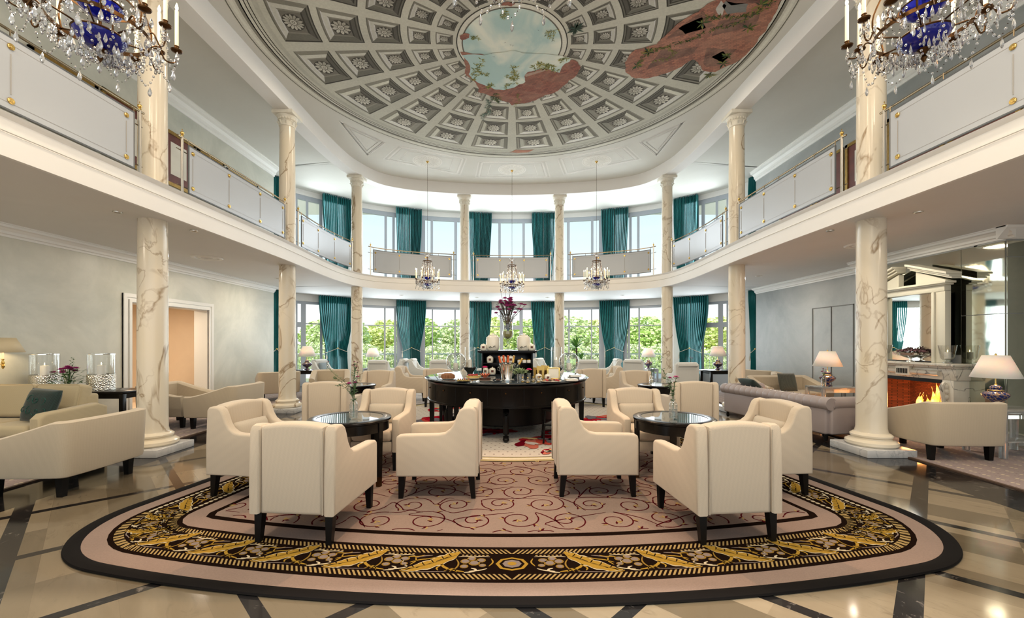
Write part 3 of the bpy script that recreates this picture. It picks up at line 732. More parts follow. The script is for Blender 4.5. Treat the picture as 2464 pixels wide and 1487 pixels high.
def motif(s0, k=1.0, seed=0):
    r_ = random.Random(seed)
    def L(u, v): return on_rug(s0 + u * k, .42 - v)       # v>0 towards the outside edge
    def sh(pts, col, ly): both(rp.poly, [L(*p) for p in pts], col, ly)
    def ln(pts, w, col, ly, tp=True): both(rp.line, [L(*p) for p in smooth(pts, 2)], w, col, ly, taper=tp)
    # big acanthus leaf sweeping outwards, lobed edge, white rim, dark veins
    spine = smooth([(-.02, -.115), (.04, -.07), (.10, -.02), (.17, .03), (.26, .075), (.33, .09)], 2)
    def leafpoly(gr):
        up = []; dn = []; n = len(spine)
        for i, (u, v) in enumerate(spine):
            t = i / (n - 1); wd = (.071 * sin(PI * min(t * 1.02 + .08, 1)) ** .7 + .004) * gr
            lob = 1 + .28 * abs(sin(t * PI * 5.0)) - .14
            up.append((u + .02 * t, v + wd * lob * .8)); dn.append((u - .015, v - wd * lob))
        return up, dn
    for gr, col, ly in ((1.17, PALE, 3), (1.0, GOLD, 4)):
        up, dn = leafpoly(gr); both(rp.strip, [L(*p) for p in up], col, ly) if False else None
        A_ = [L(*p) for p in up]; B_ = [L(*p) for p in dn]; rp.strip(A_, B_, col, ly); rp.strip(mir(A_), mir(B_), col, ly)
    for t in (.2, .34, .48, .62, .76):
        i = int(t * (len(spine) - 1)); u, v = spine[i]
        ln([(u, v), (u + .03, v + .012), (u + .055, v + .036)], .009, BRN, 5); ln([(u, v), (u + .02, v - .018), (u + .03, v - .04)], .008, BRN, 5)
    ln(spine[::4] + [spine[-1]], .006, GOLD2, 6)
    # upper curl
    ln([(-.10, .10), (-.02, .085), (.05, .05), (.08, .0), (.05, -.05)], .020, GOLD, 3); ln([(-.10, .11), (-.16, .10), (-.18, .07), (-.14, .055)], .016, PALE, 3)
    # berry cluster with outlines
    for cu, cv, r1 in ((-.155, -.01, .042), (-.09, -.03, .038), (-.20, -.045, .035), (-.13, -.065, .033), (-.215, .02, .026), (-.09, .035, .03)):
        e = [(cu + r1 * cos(2 * PI * q / 10), cv + r1 * .8 * sin(2 * PI * q / 10)) for q in range(10)]
        sh(e, GOLD2, 3); sh([(cu + (p[0] - cu) * .72, cv + (p[1] - cv) * .72) for p in e], MAUVE, 4)
    ln([(-.26, -.09), (-.2, -.1), (-.14, -.085), (-.08, -.10), (-.03, -.085)], .012, PALE, 4); ln([(-.25, .06), (-.2, .085), (-.13, .095)], .012, PALE, 4)
    ln([(.02, .10), (.10, .105), (.18, .115), (.25, .11)], .008, MAUVE, 3); ln([(.12, -.08), (.18, -.05), (.24, -.04), (.30, .0)], .012, GOLD, 3); ln([(.16, -.10), (.22, -.09), (.28, -.06)], .010, MAUVE, 3)
    for P_, w_, c_ in (([(.04, .10), (.0, .06), (-.03, .07), (-.05, .11)], .010, GOLD2), ([(.22, -.10), (.26, -.075), (.32, -.08), (.35, -.05)], .013, GOLD), ([(.30, .05), (.34, .03), (.36, -.01), (.33, -.04)], .010, PALE),
                       ([(-.02, -.06), (-.05, .0), (-.04, .06), (.0, .10)], .012, GOLD2), ([(.08, .09), (.10, .06), (.07, .03)], .012, GOLD), ([(.26, .115), (.30, .12), (.34, .105)], .012, GOLD2), ([(-.26, .03), (-.29, -.02), (-.27, -.07)], .011, GOLD)): ln(P_, w_, c_, 3)
    for q in range(7): # beads
        u = -.24 + q * .03; c = (u, -.112); sh([(c[0] + .010 * cos(2 * PI * g / 6), c[1] + .008 * sin(2 * PI * g / 6)) for g in range(6)], CREAM, 3)
s = .42; i = 0
while s < LT - .3:
    motif(s, 1.0 if s < 3.4 else .8, i); s += .55 if s < 3.2 else .46; i += 1
for q, (r1, c) in enumerate(((.085, GOLD), (.066, BRN), (.05, MAUVE), (.024, GOLD))):      # centre knot
    rp.poly([on_rug(0, .42)[0] * 0 + r1 * 1.2 * cos(PI / 2 * g) * 1.0 if False else r1 * 1.3 * cos(PI / 3 * g) for g in range(0)] or [(r1 * 1.3 * cos(PI / 4 * g), 2.83 + r1 * sin(PI / 4 * g)) for g in range(8)], c, 4 + q)
# scroll field
INX = outline(.90)
def infield(p):
    x, y = -abs(p[0]), p[1]
    if math.hypot(x, y - RC) > RR - .885: return False
    if (Vector((x, y)) - Vector((side_x(3.9), 3.9))).dot(SN) < .885: return False
    return math.hypot(x - C2[0], y - C2[1]) > R2 + .02
def scroll(cx, cy, r, a0_, hand, turns=1.45):
    P = []; n = 44
    for i in range(n + 1):
        t = i / n; rr = r * (1 - t) ** .8 * .96 + r * .10; a = a0_ + hand * turns * 2 * PI * t
        P.append((cx + rr * cos(a), cy + rr * sin(a)))
    rp.line(P, .0125, WINE, 6, keep=infield)
    # leafy end
    ex, ey = P[-1]
    if infield((ex, ey)):
        for g in range(3):
            a = a0_ + hand * turns * 2 * PI + g * .8; q = [(ex, ey), (ex + .035 * cos(a - .3), ey + .035 * sin(a - .3)), (ex + .06 * cos(a), ey + .06 * sin(a)), (ex + .035 * cos(a + .35), ey + .035 * sin(a + .35))]
            rp.poly(q, CREAM if g else WINE, 7)
    for t in (.12, .4):
        x, y = P[int(n * t)]
        if infield((x, y)):
            a = a0_ + hand * (turns * 2 * PI * t + .9)
            for g, c in ((0, WINE), (.7, CREAM)):
                rp.poly([(x, y), (x + .028 * cos(a + g - .4), y + .028 * sin(a + g - .4)), (x + .06 * cos(a + g), y + .06 * sin(a + g)), (x + .028 * cos(a + g + .4), y + .028 * sin(a + g + .4))], c, 7)
    return P
r9 = random.Random(4); row = 0; y = 3.2
while y < 7.6:
    x = -2.9 + (.17 if row % 2 else 0); k = 0
    while x < 3.0:
        rr = .145 + .03 * ((k * 7 + row * 3) % 3) / 2; hand = 1 if (k + row) % 2 else -1; aa = r9.uniform(0, 2 * PI)
        P = scroll(x + r9.uniform(-.02, .02), y + r9.uniform(-.02, .02), rr, aa, hand)
        x2, y2 = x + .40, y + (.15 if hand > 0 else -.15)
        Q = smooth([P[0], (P[0][0] + .10 * cos(aa + hand * -1.4), P[0][1] + .10 * sin(aa + hand * -1.4)), ((P[0][0] + x2) / 2, (P[0][1] + y2) / 2 + .06), (x2 - .05, y2)], 2)
        rp.line(Q, .014, WINE, 6, True, keep=infield)
        x += .40; k += 1
    y += .335; row += 1
rug = rp.build('carpet_field', [m_rug]); 
# thick dark binding round the edge
mb = MB(); full_edge = [(-x, y) for x, y in REF][::-1][:-1] + REF
full_edge = resample(full_edge, 260)
prof = [(0.0, .0), (.035, .008), (.03, .02), (.0, .027), (-.04, .024), (-.062, .014), (-.062, .0)]
mb2 = MB(); sweep(mb2, [(x, y) for x, y in full_edge], [(-d if False else d, z) for d, z in prof])
root = thing('rug', 'large half oval rug with gold acanthus border and wine scrolls under the front armchairs', 'rug', (0, 2.6, 0)); inv = Matrix.Translation((0, -2.6, 0))
rug.parent = root; rug.location = (0, -2.6, 0)
mb2.build('binding', [simple('dark_brown_binding', (.003, .002, .0018), .85, Specular_IOR_Level=.15)], root, mat=inv)

# ------------------------------------------------------------------ round floral rug under the buffet
m_base2 = None
r2 = Paint(.0135, .0009)
def disc(rad, n=90): return [(C2[0] + rad * cos(2 * PI * i / n), C2[1] + rad * sin(2 * PI * i / n)) for i in range(n)]
for rad, col in ((R2 - .005, BRN), (R2 - .03, (.40, .33, .18)), (R2 - .10, (.62, .57, .44)), (R2 - .17, (.50, .43, .26)), (R2 - .20, BRN), (R2 - .215, (.55, .51, .46))): r2.poly(disc(rad), col, {R2 - .005: 0, R2 - .03: 1, R2 - .10: 2, R2 - .17: 3, R2 - .20: 4, R2 - .215: 5}[rad])
for i in range(46):
    for j in range(46):
        x = -2.7 + i * .12 + (.06 if j % 2 else 0); y = C2[1] - 2.7 + j * .12
        if math.hypot(x, y - C2[1]) < R2 - .26: r2.poly([(x - .012, y - .006), (x + .012, y - .006), (x + .012, y + .010), (x - .012, y + .010)], (.10, .05, .05), 6)
RED = [(.42, .008, .025), (.28, .005, .015), (.46, .07, .05), (.50, .14, .10), (.14, .004, .012), (.42, .02, .03)]
rb = random.Random(21)
def blob(cx, cy, rx, ry, rot, col, ly, wav=.22, n=36):
    ph = [rb.uniform(0, 6.28) for _ in range(4)]; P = []
    for i in range(n):
        a = 2 * PI * i / n; r = 1 + wav * (sin(2 * a + ph[0]) * .5 + sin(3 * a + ph[1]) * .45 + sin(5 * a + ph[2]) * .35 + sin(9 * a + ph[3]) * .2)
        x, y = rx * r * cos(a), ry * r * sin(a); P.append((cx + x * cos(rot) - y * sin(rot), cy + x * sin(rot) + y * cos(rot)))
    k = len(r2.v); cc = (cx, cy); z = r2.z + r2.dz * ly
    r2.v += [(p[0], p[1], z) for p in P] + [(cx, cy, z)]
    for i in range(n): r2.f.append((k + i, k + (i + 1) % n, k + n)); r2.c.append(col); r2.mi.append(0)
for cx, cy, s_, rot in ((-1.75, 7.85, 1.35, .2), (1.75, 8.0, 1.35, -.3), (.50, 6.35, .85, .1), (-.5, 6.9, .8, .5), (.2, 9.4, 1.1, 0), (-1.5, 9.4, .7, .9), (.55, 5.74, .34, .1), (.9, 7.0, .8, .4), (-1.0, 8.6, .9, .4)):
    for k in range(9):
        a = rot + k * .7; q = s_ * (.62 - .05 * k)
        blob(cx + .26 * s_ * cos(a * 1.3), cy + .2 * s_ * sin(a * 1.7), q * .72, q * .42, a * .5, RED[(k * 5 + int(cx * 3)) % 6], 7 + k, .3)
    for k in range(5): blob(cx + rb.uniform(-.3, .3) * s_, cy + rb.uniform(-.25, .25) * s_, .16 * s_, .07 * s_, rb.uniform(0, 3), ((.55, .5, .47), (.16, .15, .17), (.6, .42, .2))[k % 3], 16, .3)
o = r2.build('round_rug', [m_rug]); tag(o, 'cream round rug with dark dots and big red flowers under the black buffet', 'rug')
mb = MB(); mb.lathe([(R2 - .01, 0), (R2 - .008, .0125)], (C2[0], C2[1], 0), 90); mb.build('rug_side', [m_rug], o)
# pale rugs behind and side carpets
M = Mat('dotted_rose_carpet', rough=.95); X, Y, Z = M.pos(); M.b.inputs['Sheen Weight'].default_value = .2
gx = (X * 9.5).fr() - .5; gy = ((Y * 22.0) + ((X * 9.5).fl() * .5).fr()).fr() - .5
big = ((gx * gx + gy * gy * .3).lt(.03)) * (((X * 9.5).fl() * .5).fr().lt(.25)) * (((Y * 22 / 3).fr()).gt(.33))
sm = ((gx * gx + gy * gy * .25).lt(.009)) * ((Y * 11).fr().gt(.5))
c0 = M.mix(M.noise(2, 4) * .5, (.25, .185, .17), (.19, .14, .135)); c1 = M.mix(sm, c0, (.11, .05, .05)); M.base(M.mix(big, c1, (.52, .43, .28))); M.bump(M.noise(260, 2), .4, .003); m_rose = M.m
for s, nm, x0, x1, y1 in ((-1, 'left', 5.15, 7.19, 12.7), (1, 'right', 5.15, 7.16, 8.75)):
    mb = MB()
    if s < 0: mb.box((-x1, Y0, 0), (-x0, y1, .012))
    else: mb.box((x0, Y0, 0), (x1, 13.0, .012))
    o = mb.build('carpet', [m_rose], smooth=False); tag(o, {'left': 'dotted rose carpet strip under the left sofas', 'right': 'dotted rose carpet strip in front of the fireplace'}[nm], 'carpet')
    mb = MB(); mb.box((s * x0 - .02, Y0, .0), (s * x0 + .02, 12.7, .016)); mb.build('binding', [m_twig], o, smooth=False)
M = Mat('pale_lilac_carpet', rough=.9); X, Y, Z = M.pos()
ln_ = (((X * .8 + Y) / 1.15).fr() - .5).ab().lt(.03).mx((((X * .8 + Y) / 1.15 + .13).fr() - .5).ab().lt(.015))
dt = (((X * 8).fr() - .5).ab().lt(.09)) * (((Y * 8).fr() - .5).ab().lt(.09)); c0 = M.mix(dt * .6, (.46, .44, .43), (.16, .10, .10)); M.base(M.mix(ln_, c0, (.20, .20, .22))); m_lil = M.m
for sg, nm in ((-1, 'left'), (1, 'right')):
    mb = MB(); P = [(sg * 4.4, 9.9), (sg * 4.4, 12.2), (sg * 3.4, 13.3), (sg * .06, 14.2), (sg * .06, 11.2)] + [(sg * 3.05 * cos(a), 8.17 + 3.05 * sin(a)) for a in (1.5, 1.3, 1.1, .9, .7, .6)]
    mb.prism(P, 0, .011, 'z'); o = mb.build('carpet', [m_lil], smooth=False); tag(o, f'pale striped carpet behind the buffet towards the back {nm} windows', 'carpet')

# ------------------------------------------------------------------ ceiling mural
cp = Paint(6.839, -.0006); CC = (0, 7.61)
def pol(r, a, c=CC): return (c[0] + r * sin(a), c[1] + r * cos(a))       # a measured from the window side
def arcstrip(r0, r1, a0, a1, col, ly, n=6): cp.strip([pol(r0, a0 + (a1 - a0) * i / n) for i in range(n + 1)], [pol(r1, a0 + (a1 - a0) * i / n) for i in range(n + 1)], col, ly)
ST = (.54, .54, .465); STL = (.68, .68, .60); STD = (.145, .14, .115); DK = (.05, .046, .037); MID = (.22, .212, .175)
cp.poly([pol(4.62, 2 * PI * i / 120) for i in range(120)], (.60, .59, .52), 0)
for r, w, c in ((4.6, .02, STD), (4.54, .05, STL), (4.45, .07, (.25, .24, .2)), (4.40, .035, STL), (4.33, .018, DK), (4.30, .035, ST), (4.27, .015, DK)): arcstrip(r - w, r, 0, 2 * PI, c, 1, 120)
cp.poly([pol(4.25, 2 * PI * i / 120) for i in range(120)], ST, 1)
arcstrip(4.12, 4.2, 0, 2 * PI, (.47, .47, .405), 2, 120)
RINGS = [(3.36, 4.02, .80), (2.62, 3.25, .78), (1.95, 2.50, .76), (1.45, 1.84, .74), (1.06, 1.36, .72)]
NS = 20; da = 2 * PI / NS
def lerp(a, b, t): return tuple(a[i] + (b[i] - a[i]) * t for i in range(len(a)))
for ri, (r0, r1, fr_) in enumerate(RINGS):
    for k in range(NS):
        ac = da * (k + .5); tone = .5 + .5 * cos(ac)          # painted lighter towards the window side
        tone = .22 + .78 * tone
        hw = da / 2 * fr_ * (1.0 if ri < 3 else .98)
        def q(u, v, e=0): return pol(r0 + (r1 - r0) * v, ac + hw * u)
        def fr4(i0, i1, cols, ly):
            # four mitred sides between inset i0 and inset i1; cols: outer, inner, left, right
            A0, A1, B0, B1 = (-1 + 2 * i0, i0), (1 - 2 * i0, i0), (-1 + 2 * i0, 1 - i0), (1 - 2 * i0, 1 - i0)
            a0_, a1_, b0_, b1_ = (-1 + 2 * i1, i1), (1 - 2 * i1, i1), (-1 + 2 * i1, 1 - i1), (1 - 2 * i1, 1 - i1)
            for (p0, p1, p2, p3), c in (((B0, B1, b1_, b0_), cols[0]), ((A0, A1, a1_, a0_), cols[1]), ((A0, B0, b0_, a0_), cols[2]), ((A1, B1, b1_, a1_), cols[3])):
                n = 4; X_ = [q(*lerp(p0, p1, i / n)) for i in range(n + 1)]; Y_ = [q(*lerp(p3, p2, i / n)) for i in range(n + 1)]; cp.strip(X_, Y_, c, ly)
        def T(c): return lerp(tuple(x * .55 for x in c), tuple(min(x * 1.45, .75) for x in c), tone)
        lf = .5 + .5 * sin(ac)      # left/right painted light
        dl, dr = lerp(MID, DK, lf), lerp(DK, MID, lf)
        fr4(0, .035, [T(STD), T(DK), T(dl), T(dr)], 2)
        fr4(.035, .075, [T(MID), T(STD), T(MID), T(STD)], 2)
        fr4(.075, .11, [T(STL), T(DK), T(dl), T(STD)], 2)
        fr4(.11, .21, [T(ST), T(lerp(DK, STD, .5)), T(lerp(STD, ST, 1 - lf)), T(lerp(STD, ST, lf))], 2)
        fr4(.21, .25, [T(STL), T(DK), T(MID), T(MID)], 2)
        ins = .25; n = 5; cp.strip([q(lerp((-1 + 2 * ins,), (1 - 2 * ins,), i / n)[0], ins) for i in range(n + 1)], [q(lerp((-1 + 2 * ins,), (1 - 2 * ins,), i / n)[0], 1 - ins) for i in range(n + 1)], T((.16, .15, .125)), 2)
        cx, cy = q(0, .5); rf = (r1 - r0) * .235; rx = min(rf * 1.1, (r0 + r1) / 2 * hw * .42); kk = 10 + 2 * ((k + ri) % 3)
        ux, uy = cos(ac), -sin(ac)
        def fp(r, a): return (cx + rx * r * cos(a) * ux + rf * r * sin(a) * (-uy), cy + rx * r * cos(a) * uy + rf * r * sin(a) * ux)
        cp.poly([fp(1.12 + .0 * i, 2 * PI * i / 16) for i in range(16)], T((.06, .055, .045)), 3)
        for i in range(kk):
            a = 2 * PI * i / kk; h = PI / kk
            c = T(lerp((.34, .33, .28), (.52, .51, .45), .5 + .5 * sin(a + 1)))
            cp.poly([fp(.32, a - h * .6), fp(.78, a - h * .85), fp(.98, a - h * .4), fp(1.06, a), fp(.98, a + h * .4), fp(.78, a + h * .85), fp(.32, a + h * .6)], c, 4)
            cp.poly([fp(.45, a - h * .12), fp(.9, a), fp(.45, a + h * .12)], T((.16, .15, .12)), 5)
        cp.poly([fp(.42, 2 * PI * i / 12) for i in range(12)], T((.13, .12, .10)), 6); cp.poly([fp(.34, 2 * PI * i / 12) for i in range(12)], T((.5, .49, .43)), 7)
        cp.poly([fp(.18, 2 * PI * i / 10) for i in range(10)], T((.14, .13, .11)), 8); cp.poly([fp(.11, 2 * PI * i / 8) for i in range(8)], T((.42, .41, .36)), 9)
# oculus with sky
arcstrip(.86, 1.0, 0, 2 * PI, STL, 3, 60); arcstrip(.98, 1.0, 0, 2 * PI, DK, 4, 60); arcstrip(.88, .905, 0, 2 * PI, STD, 4, 60)
cp.poly([pol(.88, 2 * PI * i / 60) for i in range(60)], (1, 1, 1), 5, 1)
def C(px, py):      # measured point of the painting
    y = 5.34 * FOC / (HY - py); return ((px - CX) * y / FOC, y)
def jag(P, amp, seed, it=3):
    r_ = random.Random(seed); P = [tuple(p) for p in P]
    for k in range(it):
        o = []
        for i, a in enumerate(P):
            b = P[(i + 1) % len(P)]; o.append(a); d = math.dist(a, b); o.append(((a[0] + b[0]) / 2 + r_.uniform(-amp, amp) * d, (a[1] + b[1]) / 2 + r_.uniform(-amp, amp) * d))
        P = o
    return P
def polyfan(P, col, ly, mi=0):   # ear-free: let the mesh triangulate an n-gon
    cp.poly(P, col, ly, mi)
# broken edge of the oculus: wider sky, then the brick crust
sky = [C(*p) for p in ((1112, 132), (1128, 150), (1132, 165), (1128, 178), (1150, 198), (1170, 206), (1190, 214), (1212, 216), (1240, 208), (1262, 198), (1272, 186), (1310, 182), (1345, 176), (1350, 166), (1356, 156), (1372, 146), (1372, 138), (1350, 132), (1232, 120))]
brk = [C(*p) for p in ((1107, 124), (1116, 136), (1120, 160), (1118, 175), (1130, 186), (1144, 198), (1150, 220), (1175, 228), (1205, 240), (1225, 246), (1232, 253), (1262, 248), (1290, 240), (1335, 222), (1355, 206), (1370, 192), (1390, 178), (1397, 160), (1390, 148), (1376, 143), (1350, 150), (1232, 150))]
cp.poly(jag(brk, .10, 3), (.28, .10, .07), 11, 2); cp.poly(jag(sky, .08, 5), (1, 1, 1), 12, 1)
brk2 = [C(*p) for p in ((1262, 182), (1270, 172), (1312, 163), (1330, 170), (1350, 176), (1360, 190), (1340, 200), (1300, 206), (1268, 204))]
cp.poly(jag(brk2, .06, 8), (.26, .09, .06), 13, 2)
cp.poly([C(*p) for p in ((1263, 178), (1311, 165), (1313, 169), (1265, 184))], (.42, .30, .24), 14)
for P, sd in ((((1106, 86), (1118, 78), (1130, 82), (1128, 90), (1112, 96), (1107, 92)), 1), (((1195, 12), (1212, 4), (1240, 6), (1230, 14)), 2)): cp.poly(jag([C(*p) for p in P], .1, sd), (.28, .10, .07), 13, 2)
# brick ruin on the right of the dome
ru = [C(*p) for p in ((1503, 150), (1520, 125), (1530, 118), (1580, 106), (1592, 92), (1612, 74), (1680, 28), (1702, 8), (1722, 0), (1740, -20), (1905, -40), (1872, 20), (1860, 40), (1842, 75), (1815, 110), (1790, 135), (1770, 150), (1745, 160), (1722, 172), (1690, 168), (1680, 150), (1668, 142), (1640, 160), (1612, 172), (1565, 186), (1530, 188), (1505, 172))]
cp.poly(jag(ru, .09, 11), (.36, .15, .10), 11, 2)
for P, c in ((((1605, 90), (1640, 62), (1692, 24), (1720, 60), (1680, 72), (1608, 92)), (.20, .095, .065)), (((1556, 167), (1590, 120), (1680, 112), (1668, 128), (1600, 150)), (.17, .08, .055)),
             (((1692, 150), (1700, 114), (1774, 116), (1752, 140), (1740, 155), (1700, 160)), (.18, .085, .06)), (((1712, 86), (1730, 50), (1800, 36), (1830, 30), (1815, 62), (1780, 70)), (.13, .06, .045)),
             (((1738, 14), (1745, 2), (1800, 8), (1795, 28), (1750, 33)), (.20, .20, .19)), (((1722, 22), (1735, 0), (1748, 12), (1738, 36), (1728, 34)), (.50, .49, .45)), (((1745, 0), (1800, -20), (1860, -10), (1842, 6), (1760, 12)), (.12, .045, .035)), (((1712, 136), (1740, 122), (1756, 136), (1735, 152)), (.22, .10, .06)), (((1630, 66), (1690, 40), (1700, 70), (1650, 82)), (.26, .10, .07))):
    cp.poly(jag([C(*p) for p in P], .05, 9, 2), c, 12, 2 if c[0] < .3 and c[1] < .15 else 0)
rl = random.Random(5)
GR = [(.05, .09, .03), (.10, .13, .03), (.22, .21, .05), (.03, .06, .03)]
def tuft(c, s, n, cols, ly=15):
    for i in range(n):
        a = rl.uniform(0, 2 * PI); L_ = s * rl.uniform(.5, 1); b = .22
        cp.poly([c, (c[0] + L_ * .5 * cos(a - b), c[1] + L_ * .5 * sin(a - b)), (c[0] + L_ * cos(a), c[1] + L_ * sin(a)), (c[0] + L_ * .5 * cos(a + b), c[1] + L_ * .5 * sin(a + b))], rl.choice(cols), ly + i % 3)
def vine(P, s, n, cols):
    Q = resample([C(*p) for p in P], n)
    for q_ in Q: tuft((q_[0] + rl.uniform(-s, s) * .6, q_[1] + rl.uniform(-s, s) * .6), s, 5, cols)
vine(((1535, 150), (1560, 125), (1610, 110), (1650, 98), (1690, 82), (1720, 66), (1760, 60), (1800, 44)), .07, 60, GR)
vine(((1695, 42), (1740, 40), (1790, 36), (1820, 32), (1845, 6), (1862, -4)), .08, 44, GR)
vine(((1545, 125), (1600, 112), (1625, 128), (1600, 142), (1570, 146)), .05, 40, [(.30, .30, .06), (.15, .18, .04)])
for p in ((1532, 156), (1560, 124), (1750, 134), (1740, 152), (1708, 180), (1800, 66), (1690, 54), (1830, 10)): tuft(C(*p), .17, 12, GR)
YG = [(.30, .30, .07), (.20, .23, .06), (.42, .40, .14), (.10, .14, .05)]
for P, s_, n in ((((1140, 190), (1143, 165), (1155, 145)), .09, 16), (((1145, 170), (1165, 178), (1178, 180)), .07, 12), (((1178, 212), (1182, 200)), .09, 9), (((1240, 196), (1240, 180), (1236, 162)), .10, 16), (((1215, 182), (1240, 188)), .07, 8), (((1285, 164), (1300, 156), (1320, 158), (1335, 166)), .11, 20), (((1350, 145), (1362, 138)), .08, 7), (((1332, 92), (1318, 80), (1340, 74)), .07, 12), (((1212, 28), (1215, 40)), .07, 8), (((1136, 88), (1146, 92)), .07, 6), (((1218, 210), (1225, 200)), .07, 8)): vine(P, s_, n, YG)
vine(((1180, 235), (1172, 250), (1178, 268), (1160, 282)), .09, 24, [(.16, .24, .20), (.10, .16, .12), (.05, .08, .04)]); vine(((1190, 225), (1198, 245)), .10, 12, GR)
tuft(C(1385, 68), .2, 20, [(.04, .07, .05), (.03, .05, .03)]); vine(((1245, 225), (1250, 240), (1240, 255)), .05, 12, YG)
for p in ((1215, 100), (1228, 106), (1234, 108), (1188, 135), (1182, 128), (1295, 72)): tuft(C(*p), .03, 3, [(.03, .03, .03)])
cp.poly(jag([C(*p) for p in ((1226, 366), (1240, 360), (1262, 361), (1285, 359), (1270, 366))], .1, 6, 2), (.42, .20, .13), 13)
# painted panels round the lamp roses
def ln4(P, w, cols, ly=2):
    for i in range(len(P)): cp.line([P[i], P[(i + 1) % len(P)]], w, cols[i % len(cols)], ly)
def insetp(P, t):
    cx = sum(p[0] for p in P) / len(P); cy = sum(p[1] for p in P) / len(P); return [(cx + (p[0] - cx) * t, cy + (p[1] - cy) * t) for p in P]
PCT = [[C(*p) for p in ((1152, 389), (1313, 389), (1324, 427), (1144, 427))]]
lp = [C(*p) for p in ((957, 351), (1123, 381), (1107, 421), (922, 383))]; PCT += [lp, [(-x, y) for x, y in lp]]
tri = [C(*p) for p in ((816, 291), (927, 343), (885, 375))]; PCT += [tri, [(-x, y) for x, y in tri]]
for P in PCT:
    for t, w, c in ((1, .03, (.84, .82, .77)), (.955, .012, (.60, .58, .53)), (.90, .05, (.85, .83, .78)), (.86, .010, (.60, .58, .53)), (.66, .022, (.84, .82, .77)), (.64, .008, (.62, .60, .55))): ln4(insetp(P, t), w, [c, tuple(x * .9 for x in c)])
for x, y in ((-2.49, 12.43), (0, 13.05), (2.49, 12.43)):
    for r, c in ((.43, (.82, .80, .75)), (.40, (.66, .64, .58)), (.38, (.78, .76, .70))): cp.poly([(x + r * cos(2 * PI * i / 40), y + r * sin(2 * PI * i / 40)) for i in range(40)], c, 3 + int((.43 - r) * 100) // 2)
    for i in range(16):
        a = 2 * PI * i / 16
        for r0_, r1_, c in ((.12, .35, (.50, .48, .42)), (.14, .33, (.78, .76, .70))):
            h = .13 if r0_ < .13 else .09; cp.poly([(x + r0_ * cos(a), y + r0_ * sin(a)), (x + .26 * cos(a - h), y + .26 * sin(a - h)), (x + r1_ * cos(a), y + r1_ * sin(a)), (x + .26 * cos(a + h), y + .26 * sin(a + h))], c, 7 if h > .1 else 8)
m_paint = colmat('fresco_paint', .8, .16, 1.4, 26, .2)
M = Mat('painted_sky', rough=.8); g = M.n('NewGeometry'); M.base(M.mix(((M.noise(1.1, 5, .8, g.outputs['Position']) - .46) * 5).mx(0.0).mn(1.0), (.42, .60, .585), (.78, .82, .72))); m_psky = M.m
M = Mat('painted_brick', rough=.85); at_ = M.n('VertexColor'); at_.layer_name = 'Col'; g = M.n('NewGeometry'); bt = M.n('TexBrick'); bt.inputs['Scale'].default_value = 5.5; bt.inputs['Color1'].default_value = (1.25, 1.2, 1.1, 1); bt.inputs['Color2'].default_value = (.65, .6, .6, 1); bt.inputs['Mortar'].default_value = (.5, .55, .6, 1); bt.inputs['Mortar Size'].default_value = .018; bt.inputs['Row Height'].default_value = .22
mp = M.n('Mapping'); mp.inputs['Rotation'].default_value = (0, 0, R(28)); M.l(g.outputs['Position'], mp.inputs[0]); M.l(mp.outputs[0], bt.inputs['Vector'])
mm = M.n('Mix'); mm.data_type = 'RGBA'; mm.blend_type = 'MULTIPLY'; mm.inputs[0].default_value = 1; M.l(at_.outputs['Color'], mm.inputs[6]); M.l(bt.outputs['Color'], mm.inputs[7]); M.base(M.mix((M.noise(3, 5, .5, g.outputs['Position']) * 2 - .7).mx(0.0).mn(1.0) * .6, mm.outputs[2], (.45, .26, .18))); m_pbr = M.m
o = cp.build('ceiling_mural', [m_paint, m_psky, m_pbr], down=True); tag(o, 'round painted ceiling fresco of grey coffers with open sky and brick ruins', 'mural')

